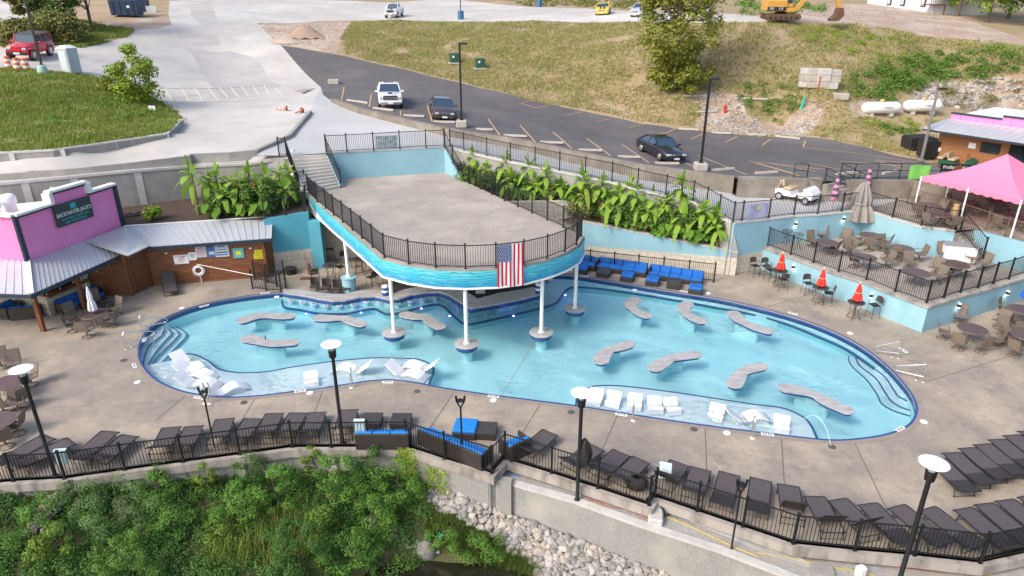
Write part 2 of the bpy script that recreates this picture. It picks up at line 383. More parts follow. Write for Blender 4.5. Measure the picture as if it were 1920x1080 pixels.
# ============================================================ THE LAND
class RBF:
 def __init__(s,pts,smooth=0.004):
  s.p=np.array([(p[0],p[1])for p in pts]);z=np.array([p[2]for p in pts]);n=len(pts)
  K=s.k(s.p,s.p)+np.eye(n)*smooth*30;Q=np.hstack([np.ones((n,1)),s.p])
  A=np.vstack([np.hstack([K,Q]),np.hstack([Q.T,np.zeros((3,3))])]);s.w=np.linalg.solve(A,np.concatenate([z,np.zeros(3)]))
 def k(s,a,b):
  d=np.sqrt(((a[:,None,:]-b[None,:,:])**2).sum(-1));return-d
 def __call__(s,x,y):
  q=np.atleast_2d(np.stack([np.ravel(x),np.ravel(y)],1));out=s.k(q,s.p)@s.w[:-3]+s.w[-3]+q@s.w[-2:]
  return out
ancA=[(0,329,5.9),(-400,345,5.7),(0,303,5.9),(180,300,6.0),(358,292,6.1),(480,283,6.2),(300,262,6.2),(544,255,6.35),(583,212,6.6),(420,230,6.5),(344,228,6.5),
 (500,200,6.75),(602,164,7.1),(400,180,7.2),(330,190,7.2),(400,140,8),(300,160,8),(160,140,9.3),(400,100,9.5),(270,110,9.8),(60,118,10.3),(420,50,12),(527,85,10.2),
 (450,20,13.5),(430,0,14.6),(620,105,9.3),(800,145,7.8),(1000,190,6.4),(1200,232,5.2),(1400,260,4.7),(1600,275,4.5),(1700,300,4.4),
 (735,212,6.9),(674,205,7.0),(841,244,6.45),(980,265,5.95),(1077,286,5.45),(1210,313,4.9),(1377,334,4.55),(1500,335,4.5),(1640,338,4.4),(1850,345,4.3),
 (520,42,11.9),(600,42,12.0),(735,38,12.3),(1000,38,12.6),(1190,40,12.9),(1400,40,13.3),(1465,40,13.3),(1600,45,12.9),(1700,70,11.8),(1880,95,10.8),
 (1540,168,8.2),(1650,222,5.9),(1840,150,8.2),(1750,130,8.8),(1600,120,9.8),(1900,210,5.6),(1760,300,4.3),(1950,260,4.4),(1450,130,9.4),(1450,240,4.8),
 (1300,200,6.5),(1260,165,7.8),(1130,28,13.2),(1000,10,13.7),(735,5,13.9),(1700,22,13.4),(1820,50,12.2),(0,30,12.8),(150,75,11.3),(235,28,13.3),(250,50,12.2),(1600,8,14),(150,265,7.2),(0,268,7.2),(300,243,7.1),
 (100,200,8.2),(20,170,9.2),(200,170,8.3)]
A=[tuple(P(*a))for a in ancA]
A+=[(-95,45,5.3),(-95,75,11),(110,45,4.2),(100,75,10),(-160,60,7),(160,60,6),(-60,160,18),(0,180,18.5),(60,170,18),(110,140,17),(-130,150,18),(0,270,30),(-150,260,30),(150,260,30)]
HA=RBF(A)
def G(px,py,H=None):
 H=H or HA;d=ray(px,py);t=np.arange(35,330,.25);x=d.x*t;y=d.y*t;z=CH+d.z*t
 f=z-H(x,y);i=np.argmax(f<0)
 if f[i]>=0:i=len(t)-1
 if i>0:
  a=f[i-1]/(f[i-1]-f[i]+1e-9);tt=t[i-1]+a*.25
 else:tt=t[0]
 return Vector((d.x*tt,d.y*tt,CH+d.z*tt))
def pip(poly,X,Y):
 poly=np.array(poly)[:,:2];n=len(poly);inside=np.zeros(len(X),bool);j=n-1
 for i in range(n):
  xi,yi=poly[i];xj,yj=poly[j]
  c=((yi>Y)!=(yj>Y))&(X<(xj-xi)*(Y-yi)/(yj-yi+1e-12)+xi);inside^=c;j=i
 return inside
def partition(outer,regions,rest,H,pts,extra_edges=None,dz=0.0,kinds=None):
 """one triangulation of 'outer', shared out to named regions [(name, poly, mat)], first match wins; rest=(name, mat)"""
 V=[];E=[]
 def addpoly(pl):
  n0=len(V)
  for i,p in enumerate(pl):
   V.append(Vector((p[0],p[1])))
   E.append((n0+i,n0+(i+1)%len(pl)))
 def dens(pl,st=1.0):
  out=[]
  for i in range(len(pl)):
   a=np.array(pl[i][:2],float);b=np.array(pl[(i+1)%len(pl)][:2],float);L=np.linalg.norm(b-a);k=max(1,int(L/st))
   for q in range(k):out.append(tuple(a+(b-a)*q/k))
  return out
 addpoly(dens(outer,2.0))
 for r in regions:addpoly(dens(r[1],1.2))
 pts=np.array(pts);ins=pip(outer,pts[:,0],pts[:,1])
 for p in pts[ins]:V.append(Vector(p))
 vo,ed,fa,*_=delaunay_2d_cdt(V,E,[],0,1e-4)
 vo=np.array([(v.x,v.y)for v in vo]);fa=[f for f in fa if len(f)==3];F_=np.array(fa)
 c=vo[F_].mean(1);keep=pip(outer,c[:,0],c[:,1]);z=H(vo[:,0],vo[:,1])+dz
 lab=np.full(len(F_),-2);lab[keep]=-1
 for k in range(len(regions)-1,-1,-1):
  m=keep&pip(regions[k][1],c[:,0],c[:,1]);lab[m]=k
 a,b,d=vo[F_[:,0]],vo[F_[:,1]],vo[F_[:,2]];cr=(b[:,0]-a[:,0])*(d[:,1]-a[:,1])-(b[:,1]-a[:,1])*(d[:,0]-a[:,0]);F_[cr<0]=F_[cr<0][:,::-1]
 out={}
 for k in range(-1,len(regions)):
  sel=F_[lab==k]
  if len(sel)==0:continue
  u,inv=np.unique(sel,return_inverse=True);inv=inv.reshape(sel.shape)
  nm,mt=(rest if k<0 else(regions[k][0],regions[k][2]))
  if nm is None:continue
  mb=MB();mb.v=[(vo[i,0],vo[i,1],z[i])for i in u];mb.f=[tuple(map(int,t))for t in inv];mb.mi=[0]*len(mb.f)
  o=mb.build(nm,mt,smooth=True);o['kind']='structure';out[nm]=o
 return out
def gp(pl,H=None):return[tuple(G(x,y,H))[:2]for x,y in pl]
# --- lot retaining wall, top line (lot side) --------------------------------
lotw_px=[(602,164,7.1),(606,176,7.1),(624,187,7.05),(674,205,7.0),(758,225,6.75),(841,244,6.5),(980,265,6.0),(1077,286,5.5),(1210,313,4.95),(1300,324,4.65),(1377,334,4.55)]
lotw=[P(*q)for q in lotw_px]
step=[0.02,.1,.2,.3,.4,.45,.65,.8,.95,1.0,1.0]
lotw2_px=[(1385,335,4.55),(1540,337,4.5)]
lotw2=[P(*q)for q in lotw2_px]
lotw3_px=[(1588,340,4.45),(1712,341,4.4),(1800,350,4.4),(1990,375,4.4)]
lotw3=[P(*q)for q in lotw3_px]
# --- upper edge of the whole resort bowl, left to right ---------------------
leftcurb=[P(-700,360,5.6),P(-400,345,5.7),P(0,329,5.9),P(120,320,5.95),P(240,308,6.0),P(355,294,6.1)]
leftcurb2=[P(358,291,6.12),P(430,288,6.15),P(480,283,6.2),P(544,255,6.35),P(583,212,6.6)]
edgeA=leftcurb+leftcurb2+[lotw[0]]+lotw[1:]+lotw2+lotw3
outerA=[(-170,20)]+[(p.x,p.y)for p in edgeA]+[(90,40),(170,30),(170,290),(-170,290)]
outerA[0]=(-170,leftcurb[0].y-2)
gx=[]
for(x0,x1,y0,y1,st)in((-75,80,30,85,1.3),(-110,110,85,150,3.0),(-168,168,150,288,8),(-168,-75,30,85,6),(80,168,30,85,6)):
 for x in np.arange(x0,x1,st):
  for y in np.arange(y0,y1,st):gx.append((x+rng.uniform(-.3,.3)*st,y+rng.uniform(-.3,.3)*st))
lot_far=[(527,85),(560,90),(600,97),(650,106),(700,118),(760,130),(830,148),(900,165),(960,178),(1010,190),(1060,202),(1120,214),(1200,231),(1275,243),(1350,250),(1440,256),(1500,256),(1560,262),(1620,275),(1680,292),(1726,300),(1745,309),(1990,330)]
lotpoly=gp(lot_far)+[(p.x,p.y)for p in(lotw3[::-1]+lotw2[::-1]+lotw[::-1])][0:]+gp([(575,140),(555,118),(540,100)])
roadpoly=[(leftcurb[0].x-60,leftcurb[0].y)]+[(p.x,p.y)for p in leftcurb+leftcurb2+[lotw[0]]]+gp([(575,140),(555,118),(540,100),(527,85),(500,62),(482,43),(600,39),(735,37),(1000,38),(1190,40),(1400,42),(1440,42),(1420,30),(1200,22),(1100,16),(985,12),(900,4),(840,-3)])+gp([(500,-4),(415,-3),(318,2),(316,28),(322,46),(296,53),(255,56),(235,70),(200,80),(150,90),(122,88),(106,80),(0,68),(-250,62)])+gp([(-250,128),(0,128),(60,131),(110,135),(160,140),(200,152),(240,168),(285,182),(305,192),(338,215),(340,226),(314,240),(217,254),(100,263),(0,273),(-300,290)])[0:]
roadpoly=[p for p in roadpoly]
gwall=[G(-300,296),G(0,300),G(104,290),G(222,277),G(314,256),G(342,232)]
greenpoly=[(gwall[0].x,gwall[0].y)]+gp([(-300,128),(0,128),(60,131),(110,135),(160,140),(200,152),(240,168),(285,182),(305,192),(338,215)])+[(p.x,p.y)for p in gwall[::-1][:-1]]
dirtpoly=gp([(482,44),(600,40),(660,41),(640,70),(630,102),(600,96),(560,89),(527,84),(505,66)])
patches=gp([(355,92),(430,95),(485,110),(505,150),(530,162),(420,187),(395,160),(370,120)])
patch2=gp([(325,52),(400,58),(415,84),(340,86)])
patch3=gp([(350,0),(395,0),(410,50),(425,66),(390,62),(360,30)])
slope_dirt=gp([(1585,8),(1650,12),(1780,28),(1850,50),(1920,75),(1990,90),(1990,100),(1900,86),(1800,78),(1720,68),(1640,50),(1560,46),(1480,42),(1500,20)])
rocky=gp([(1710,170),(1760,152),(1830,145),(1920,150),(1990,150),(1990,205),(1920,200),(1850,208),(1740,200),(1715,190)])
rocky2=gp([(1300,236),(1320,205),(1290,185),(1330,170),(1390,180),(1400,215),(1460,232),(1480,248),(1440,255),(1350,249)])
rocky3=gp([(1450,252),(1480,220),(1515,190),(1545,200),(1530,240),(1510,256)])
rocky4=gp([(1590,190),(1640,185),(1700,190),(1720,205),(1600,222)])
lefthill_dirt=gp([(120,88),(140,70),(200,40),(318,30),(322,46),(296,52),(250,56),(235,70),(200,80),(160,88)])
landA=partition(outerA,[('parking_lot_asphalt',lotpoly,m_asph),('dirt_clearing',dirtpoly,m_dirt),('road_patch',patches,m_patch),('road_patch',patch2,m_patch),('road_patch',patch3,m_patch),
   ('concrete_road',roadpoly,m_road),(None,greenpoly,None),('dirt_slope',slope_dirt,m_dirt),('rocky_cut',rocky,m_rocky),('rocky_ground',rocky2,m_rocky),('gravel_runoff',rocky3,m_rocky),('rocky_ground',rocky4,m_rocky),('dirt_clearing',lefthill_dirt,m_dirt),('concrete_road',gp([(-250,-8),(95,-8),(62,30),(20,42),(-250,62)]),m_road)],
   ('hillside',m_grassg),HA,gx)
ancG=[(p.x,p.y,z)for p,z in zip(gwall,(6.9,6.9,6.9,6.93,6.95,6.75))]+[(p.x+.2,p.y+1.2,z)for p,z in zip(gwall,(7.1,7.1,7.1,7.12,7.1,6.9))]+[tuple(P(x,y,z))for x,y,z in((0,170,9.2),(100,190,8.4),(200,180,8.2),(60,215,7.9),(170,225,7.6),(260,215,7.4),(120,150,9.3))]+[(p[0],p[1],float(HA(p[0],p[1])[0]))for p in greenpoly[1:12]]
HG=RBF(ancG,.0004);GP2=greenpoly
partition(GP2,[],('green_bank',m_green),HG,gx)
# --- plaza, walkway and upper terrace ---------------------------------------
walk_px=[(524,292,6.0),(538,292,6.0),(612,287,6.0),(834,275,6.0),(957,303,5.7),(1049,321,5.4),(1147,341,5.05),(1195,354,4.85),(1299,377,4.2),(1347.5,403,3.6),(1374,417,3.41),(1391,415,3.38),(1440.5,410,3.28),(1488,404,3.22),(1532.5,402,3.2),(1577.5,397.5,3.2),(1624,393,3.2),(1673,408.6,3.2),(1727,424,3.2),(1791,432,3.2)]
walk=[P(*q)for q in walk_px]
ancW=[tuple(w)for w in walk]+[(p.x,p.y,p.z-s)for p,s in zip(lotw,step)]+[(p.x,p.y,3.25)for p in lotw2+lotw3]+[(P(490,290,6.1)).to_tuple(),tuple(P(544,262,6.2)),tuple(P(583,220,6.5)),(45,33,3.2),(32,40,3.2),(30,36,3.2)]
HW=RBF(ancW)
tent_edge=[P(1831,430,3.2),P(1920,452,3.2),P(2100,500,3.2)]
outerW=[(P(480,294,6).x,P(480,294,6).y)]+[(p.x,p.y)for p in walk]+[(p.x,p.y)for p in tent_edge]+[(48,30),(48,48)]+[(p.x,p.y)for p in lotw3[::-1]+lotw2[::-1]+lotw[::-1]]+[(P(583,212,6.5).x,P(583,212,6.5).y),(P(544,255,6.1).x,P(544,255,6.1).y)]
gw=[(x+rng.uniform(-.2,.2),y+rng.uniform(-.2,.2))for x in np.arange(-30,48,1.2)for y in np.arange(28,75,1.2)]
tentdeck=[(P(1640,388,3.2).x,P(1640,388,3.2).y)]+[(p.x,p.y)for p in walk[-4:]]+[(p.x,p.y)for p in tent_edge]+[(48,30),(48,47),(P(1700,372,3.2).x,P(1700,372,3.2).y)]
landW=partition(outerW,[('terrace_paving',tentdeck,m_deck)],('concrete_plaza',m_plaza),HW,gw)
# --- near bank and creek ----------------------------------------------------
ff_px=[(-420,985),(-80,912),(26,902),(122,897),(235,881),(344,866),(450,852),(549,838),(622,838),(692,837),(763,837),(834,860),(922,887),(947,860),(1034,887),(1121,915),(1217,947),(1228,931),(1307,958),(1393,987),(1487,1019),(1602,1031),(1714,1041),(1837,1055),(1925,1036),(2100,1010)]
ff=[P(x,y,0)for x,y in ff_px]
lw_px=[(924,899),(960,905),(1077,938),(1202,983),(1357,1033),(1460,1072),(1600,1130),(1750,1180)]
lw=[P(x,y,-.42)for x,y in lw_px]
def foot(x,y,line=None):
 """where the wall foot seen at this pixel stands: on the vertical plane of the wall line"""
 line=line or ff;r=ray(x,y)
 for a,b in zip(line[:-1],line[1:]):
  den=r.x*(b.y-a.y)-r.y*(b.x-a.x)
  if abs(den)<1e-9:continue
  k=(a.x*(b.y-a.y)-a.y*(b.x-a.x))/den;X,Y=r.x*k,r.y*k;s=((X-a.x)*(b.x-a.x)+(Y-a.y)*(b.y-a.y))/((b.x-a.x)**2+(b.y-a.y)**2)
  if-.001<=s<=1.001 and k>0:return(X,Y-.15,CH+r.z*k)
 return None
Bp=[foot(x,y)for x,y in((-300,975),(0,925),(200,915),(340,905),(500,892),(620,888),(700,890),(760,892),(800,905),(860,925),(905,945))]+[foot(x,y,lw)for x,y in((960,966),(1057,1002),(1150,1040),(1224,1069),(1350,1120),(1450,1165))]
Bp=[p for p in Bp if p]
Bp+=[(-7.5,12,-2.7),(12,12,-3.2)]+[tuple(P(*a))for a in[(850,1015,-2.5),(800,1085,-3.3),(930,1085,-3.3),(700,1085,-3.15),(560,1000,-1.8),(300,1000,-1.4),(300,1080,-2.0),(0,1080,-1.8),(0,1000,-1.1),(1020,1060,-2.7),(1120,1085,-2.6),(1000,985,-2.0),(850,965,-1.75),(650,1050,-2.5),(600,950,-1.3),(200,950,-.9)]]+[(-40,10,-2.8),(-10,5,-3.6),(20,5,-3.6),(-40,-30,-4.3),(40,-30,-4.3),(-60,25,-1.6)]
HB=RBF(Bp,.0004)
def GB(px,py):
 d=ray(px,py);t=np.arange(10,60,.05);x=d.x*t;y=d.y*t;z=CH+d.z*t;f=z-HB(x,y);i=int(np.argmax(f<0));tt=t[i]
 return Vector((d.x*tt,d.y*tt,CH+d.z*tt))
FB=Vector((0,-1,0))
bank_back=[(-62,ff[0].y+6)]+[(p.x,p.y+.5)for p in ff[:13]]+[(P(1000,900,0).x,P(1000,900,0).y-.6)]+[(p.x,p.y-1.2)for p in ff[15:24]]+[(40,22)]
gb=[(x+rng.uniform(-.1,.1),y+rng.uniform(-.1,.1))for x in np.arange(-60,40,.8)for y in np.arange(-30,32,.8)]
partition([(-62,-32),(42,-32)]+bank_back[::-1],[],('creek_bank',mat('dark_bank_soil',(.06,.075,.025),.95,c2=(.09,.075,.04),scale=1.5,bump=.6,bscale=8)),HB,gb)
m_creek=mat('creek_water',(.012,.014,.008),.06,c2=(.02,.02,.01),scale=.6,bump=.12,bscale=3,spec=.6)
mb=MB();mb.face([(-20,-25,-2.93),(30,-25,-2.93),(30,21.5,-2.93),(-20,21.5,-2.93)]);o=mb.build('creek_water',m_creek);o['kind']='structure'
mb=MB();mb.face([(-900,-600,-4.6),(900,-600,-4.6),(900,1200,-4.6),(-900,1200,-4.6)]);o=mb.build('ground',m_grassg);o['kind']='structure'
# --- pool deck sheet with the pool cut out ----------------------------------
pool_px=[(262,652),(268,635),(285,612),(330,588),(385,570),(440,559),(500,551),(545,548),(640,550),(760,545),(860,540),(1000,532),(1032,515),(1080,517),(1150,528),(1250,545),(1350,561),(1450,584),(1530,609),(1600,641),(1655,680),(1695,722),(1714,752),(1716,775),(1700,798),(1660,814),(1600,823),(1550,824),(1490,818),(1400,807),(1300,794),(1200,779),(1100,763),(1000,750),(900,737),(820,725),(780,717),(740,712),(700,713),(650,720),(600,728),(540,735),(480,742),(420,744),(360,737),(320,725),(290,708),(270,686),(262,668)]
pw=[P2(*q)for q in pool_px]
ps=catmull(pw[:8],4)[:-1]+pw[8:12]+catmull(pw[12:],4)
POOL=ps
deck_front=[(p.x,p.y)for p in ff]
deck_outer=[(-60,ff[0].y-3)]+deck_front+[(46,24),(46,36),(30,47),(-60,50)]
gd=[(x,y)for x in np.arange(-60,46,3)for y in np.arange(20,50,3)]
flat=lambda x,y:np.zeros(len(np.ravel(x)))
partition(deck_outer,[(None,POOL,None)],('pool_deck',m_deck),flat,gd)
mb=MB();n=len(ff);mb.wall([(p.x,p.y)for p in ff],[-.34]*n,[.0]*n,.40);o=mb.build('deck_edge_curb',m_curb);tag(o,'weathered pale concrete curb carrying the front fence along the deck edge','curb')
mb=MB()
for a,b in(((1040,700),(905,1000)),((350,-1),(0,0)),):
 pass
def joint(p,q):
 a,b=P(*p),P(*q);d=(b-a).normalized();nrm=Vector((-d.y,d.x,0))*.018
 mb.face([tuple(a-nrm+Vector((0,0,.006))),tuple(b-nrm+Vector((0,0,.006))),tuple(b+nrm+Vector((0,0,.006))),tuple(a+nrm+Vector((0,0,.006)))])
for p,q in(((1014,756),(965,835)),((853,733),(800,812)),((1160,774),(1118,868)),((1322,800),(1326,905)),((1465,818),(1472,930)),((606,729),(580,800)),((480,744),(440,810)),((350,740),(290,790)),((230,560),(0,600)),((1600,826),(1665,960)),((1590,530),(1440,575)),((1740,715),(1920,660))):joint(p,q)
o=mb.build('deck_control_joints',m_joint);o['kind']='structure'
# --- gravel strip and lower wall in front right ------------------------------
grav=[(p.x,p.y)for p in lw]+[(ff[24].x,ff[24].y-1.5)]+[(p.x,p.y)for p in ff[24:12:-1]]
gg=[(x,y)for x in np.arange(-5,25,.8)for y in np.arange(12,30,.8)]
partition(grav+[],[],('gravel_strip',m_gravel),lambda x,y:np.full(len(np.ravel(x)),-.5),gg)
mb=MB();mb.wall([(p.x,p.y+.13)for p in lw],-4.2,-.58,.20)
t=thing('retaining_wall','long grey aggregate retaining wall with white top below the gravel strip','wall',tuple(lw[3]-Vector((0,0,2.4))))
mb.build('wall_face',m_cwall,t,world=True)
mb=MB();mb.wall([(p.x,p.y+.13)for p in lw],-.58,-.46,.26);mb.build('wall_cap',m_cap,t,world=True)
for x,y in((924,899),(1060,934),(1228,991)):
 p=P(x,y,-.6);mb=MB();mb.box((p.x-.03,p.y+.02,-2.4),(.32,.1,3.6),rz=math.atan2(lw[3].y-lw[2].y,lw[3].x-lw[2].x));mb.build('pilaster',m_cap,t,world=True)
p=P(1222,975,-.45);mb=MB();mb.cbox((p.x+.2,p.y+.35,-.35),(.5,1.3,.3),.05,rz=-.2);one(mb,'concrete_block',m_cap,'short pale concrete stub joining the curb and the lower wall','block')
mb=MB();q=ff[:14]+[P(1000,900,0)]
t=thing('retaining_wall','grey aggregate wall under the left front deck edge, half hidden by weeds','wall',tuple(q[6]-Vector((0,0,2.3))))
mb.wall([(p.x,p.y+.05)for p in q[:13]],-4.4,-.34,.26);mb.build('wall_face',m_cwall,t,world=True)
for i in(2,4,6,8):
 mb=MB();mb.box((q[i].x,q[i].y-.12,-1.8),(.3,.1,2.9));mb.build('pilaster',m_cap,t,world=True)
mb=MB();a,b=ff[12],P(960,905,0);mb.wall([(ff[12].x,ff[12].y),(lw[0].x-.1,lw[0].y),(lw[1].x,lw[1].y)],-4.3,-.3,.3);mb.build('wall_face',m_cwall,t,world=True)
# ============================================================ WALLS, STAGE, FENCES
def fence(pts,label,h=1.2,pw_=.075,gap=.115,pk=.019,group='black picket fences',name='picket_fence',skip_posts=(),mt=None):
 mt=mt or m_black
 pts=[Vector(p)for p in pts];t=thing(name,label,'fence',tuple(pts[0]),group=group)
 for i,p in enumerate(pts):
  if i in skip_posts:continue
  mb=MB();mb.box((p.x,p.y,p.z+h/2+.03),(pw_,pw_,h+.06));mb.box((p.x,p.y,p.z+h+.075),(pw_+.025,pw_+.025,.03));mb.box((p.x,p.y,p.z+.01),(pw_+.06,pw_+.06,.02))
  mb.build('post',mt,t,world=True)
 for a,b in zip(pts[:-1],pts[1:]):
  mb=MB();d=b-a;L=math.hypot(d.x,d.y)
  if L<.25:continue
  e=d.normalized()*.04
  for z,w in((h-.02,.04),(.12,.03)):
   mb.beam(a+e+Vector((0,0,z)),b-e+Vector((0,0,z)),.035,w)
  n=max(1,int(L/gap))
  for k in range(1,n):
   q=a+d*(k/n);mb.box((q.x,q.y,q.z+.12+(h-.14)/2),(pk,pk,h-.16),rz=math.atan2(d.y,d.x))
  mb.build('picket_panel',mt,t,world=True)
 return t
def zl(p,z):return Vector((p.x,p.y,z))
# --- left ramp wall ----------------------------------------------------------
t=thing('retaining_wall','tall grey aggregate retaining wall behind the pink bar and the left planter','wall',tuple(zl(leftcurb[3],2)))
w=[P(-700,372,5.5),P(-400,357,5.5),P(0,341,5.62),P(240,318,5.7),P(358,309,5.58),P(472,304,5.58),P(524,295,5.8),P(546,291.5,5.95)]
ww=[(p.x,p.y-.05)for p in w]
mb=MB();mb.wall(ww,0,[p.z-.16 for p in w],.3);mb.build('wall_face',m_cwall,t,world=True)
mb=MB();mb.wall([(p[0],p[1]-.03)for p in ww],[p.z-.16 for p in w],[p.z for p in w],.38);mb.build('wall_cap',m_cap,t,world=True)
def lerp(a,b,t):return a+(b-a)*t
for px,zt in((68,4.8),(140,4.85),(237,4.9),(478,5.0)):
 for i in range(len(w)-1):
  x0=P(px,330,5.6).x
  if ww[i][0]<=x0<ww[i+1][0]:
   k=(x0-ww[i][0])/(ww[i+1][0]-ww[i][0]);y0=lerp(ww[i][1],ww[i+1][1],k);zz=lerp(w[i].z,w[i+1].z,k)-.18
   mb=MB();mb.box((x0,y0-.15,zz/2),(.42,.1,zz),rz=math.atan2(ww[i+1][1]-ww[i][1],ww[i+1][0]-ww[i][0]));mb.build('pilaster',m_cap,t,world=True)
edge=leftcurb+leftcurb2[:3]
mb=MB();c=[(p.x,p.y-.06)for p in edge];mb.wall(c,0,[p.z-.0+.10 for p in edge],.22)
one(mb,'road_curb',m_cwall,'low grey curb wall along the left ramp edge above the retaining wall','curb')
mb=MB();q=[zl(leftcurb2[2],6.3),zl(leftcurb2[3],6.5),zl(leftcurb2[4],6.85)]
mb.wall([(p.x,p.y-.1)for p in q],4,[p.z for p in q],.26);one(mb,'ramp_parapet',m_cwall,'short grey parapet wall splitting the ramp from the plaza beside the two fallen cones','wall')
mb=MB();a=[(p.x,p.y-.1)for p in leftcurb[2:]+leftcurb2[:3]];b=[(p[0],p[1]+.12)for p in ww[2:]];mb.add([(x,y,5.62)for x,y in a]+[(x,y,5.6)for x,y in b],[(0,1,len(a)+1,len(a)),(1,2,len(a)+1),(2,3,len(a)+2,len(a)+1),(3,4,len(a)+2),(4,5,len(a)+3,len(a)+2),(5,6,len(a)+4,len(a)+3)])
o=mb.build('wall_ledge',m_cap);o['kind']='structure'
mb=MB();q=[P(466,304,5.6),P(546,291.5,5.97),P(552,278,6.15),P(480,281,6.25)];mb.prism([(p.x,p.y)for p in q],5.1,[5.62,5.98,6.12,6.0]);o=mb.build('wall_ledge',m_cap);o['kind']='structure'
w=[p+Vector((0,-.12,0))for p in gwall]
zt=[7.0,7.0,7.0,7.02,7.05,6.9]
t=thing('retaining_wall','low grey aggregate wall with pale cap holding the green bank on the left','wall',tuple(w[2]))
mb=MB();mb.wall([(p.x,p.y)for p in w],4.5,[z-.1 for z in zt],.28);mb.build('wall_face',m_cwall,t,world=True)
mb=MB();mb.wall([(p.x,p.y)for p in w],[z-.1 for z in zt],zt,.34);mb.build('wall_cap',m_cap,t,world=True)
for q in((28,297),(122,288),(220,277),(316,256)):
 p=G(*q);mb=MB();mb.box((p.x,p.y-.2,6.3),(.3,.1,1.3),rz=.15);mb.build('pilaster',m_cap,t,world=True)
# --- lot retaining walls -------------------------------------------------------
mb=MB();mb.wall([(p.x,p.y)for p in lotw[2:]],3.0,[p.z+.12 for p in lotw[2:]],.42);one(mb,'lot_wall',m_lotwall,'long curved weathered concrete wall along the near edge of the parking lot','wall')
mb=MB();mb.wall([(p.x,p.y)for p in lotw2],3.0,[p.z+.12 for p in lotw2],.45);one(mb,'lot_wall',m_lotwall,'short straight weathered concrete wall behind the white golf cart','wall')
mb=MB();mb.wall([(p.x,p.y)for p in lotw3],3.0,[p.z+.1 for p in lotw3],.4);one(mb,'lot_wall',m_lotwall,'stained concrete wall under the green railing near the pink canopy','wall')
# --- stage ---------------------------------------------------------------------
SZ=4.15
stl=[P(581,366,SZ)]+[P(x,y,SZ)for x,y in((595,379),(611,391),(626,404),(643,417),(661,432),(679,447),(699,464),(721,483))]
stf=[P(x,y,SZ)for x,y in((767,495),(817.5,502),(873,504),(930,502),(982,495.5),(1026,485),(1059,472.5),(1081,459),(1090,443))]
strr=[P(x,y,SZ)for x,y in((1056,427),(1026,413),(997.5,400),(971,388),(946,377),(922,365),(901,355),(880,345),(865.5,338))]
outline=stl+stf+strr;back=[P(834,327,SZ),P(760,330,SZ),P(640,334,SZ),P(600,350,SZ)]
cen=sum((p for p in outline),Vector())/len(outline)
def grow(pl,d):
 out=[]
 for p in pl:v=(p-cen);out.append(p+Vector((v.x,v.y,0)).normalized()*d)
 return out
slab=grow(outline,.14)
poly=[(p.x,p.y)for p in slab]+[(p.x,p.y)for p in back]
mb=MB();mb.prism([(p.x,p.y)for p in slab]+[(P(838,322,SZ).x,P(838,322,SZ).y),(P(600,322,SZ).x,P(600,322,SZ).y)],SZ-.28,SZ)
t=thing('stage_platform','raised tan concrete stage deck with rounded front over the pool bar','stage',tuple(zl(cen,SZ-1)))
mb.build('stage_slab',m_stage,t,world=True)
m_wave=bpy.data.materials.new('wave_banner');m_wave.use_nodes=True;n=m_wave.node_tree.nodes;l=m_wave.node_tree.links;b=n['Principled BSDF'];b.inputs['Roughness'].default_value=.45
tc=n.new('ShaderNodeUVMap');tc.uv_map='uv'
wv=n.new('ShaderNodeTexNoise');wv.inputs['Scale'].default_value=1.0;wv.inputs['Detail'].default_value=3;mp=n.new('ShaderNodeMapping');mp.inputs['Scale'].default_value=(1.2,11,1)
wd=n.new('ShaderNodeTexWave');wd.bands_direction='Y';wd.inputs['Scale'].default_value=2.2;wd.inputs['Distortion'].default_value=9;wd.inputs['Detail'].default_value=2;wd.inputs['Detail Scale'].default_value=1.2;mp2=n.new('ShaderNodeMapping');mp2.inputs['Scale'].default_value=(.5,1,1)
l.new(tc.outputs[0],mp.inputs[0]);l.new(mp.outputs[0],wv.inputs['Vector']);l.new(tc.outputs[0],mp2.inputs[0]);l.new(mp2.outputs[0],wd.inputs['Vector'])
sp=n.new('ShaderNodeSeparateXYZ');l.new(tc.outputs[0],sp.inputs[0])
gr=n.new('ShaderNodeValToRGB');e=gr.color_ramp.elements;e[0].position=.0;e[0].color=(.02,.25,.44,1);e[1].position=.9;e[1].color=(.12,.60,.63,1);e2=gr.color_ramp.elements.new(.4);e2.color=(.04,.44,.60,1)
l.new(sp.outputs['Y'],gr.inputs[0])
mx=n.new('ShaderNodeMix');mx.data_type='RGBA';mr=n.new('ShaderNodeMapRange');mr.inputs[1].default_value=.52;mr.inputs[2].default_value=.75;mr.inputs[4].default_value=.75;l.new(wv.outputs['Fac'],mr.inputs[0]);l.new(mr.outputs[0],mx.inputs[0]);l.new(gr.outputs[0],mx.inputs[6]);mx.inputs[7].default_value=(.45,.80,.80,1)
my=n.new('ShaderNodeMix');my.data_type='RGBA';mr2=n.new('ShaderNodeMapRange');mr2.inputs[1].default_value=.62;mr2.inputs[2].default_value=.95;mr2.inputs[4].default_value=.6;l.new(wd.outputs['Fac'],mr2.inputs[0]);l.new(mr2.outputs[0],my.inputs[0]);l.new(mx.outputs[2],my.inputs[6]);my.inputs[7].default_value=(.004,.17,.36,1)
l.new(my.outputs[2],b.inputs['Base Color'])
fa=[p for p in slab];
top=[Vector((p.x,p.y,SZ-.05))for p in fa];dens_=[]
mb=MB();dist=0;uvs=[]
for i,p in enumerate(fa):
 if i:dist+=(fa[i]-fa[i-1]).length
 d=.045;v=Vector((p.x-cen.x,p.y-cen.y,0)).normalized()*d;hh=.92
 mb.v+=[(p.x+v.x,p.y+v.y,SZ-hh),(p.x+v.x*1.6,p.y+v.y*1.6,SZ-.06)];uvs+=[(dist,0),(dist,.9)]
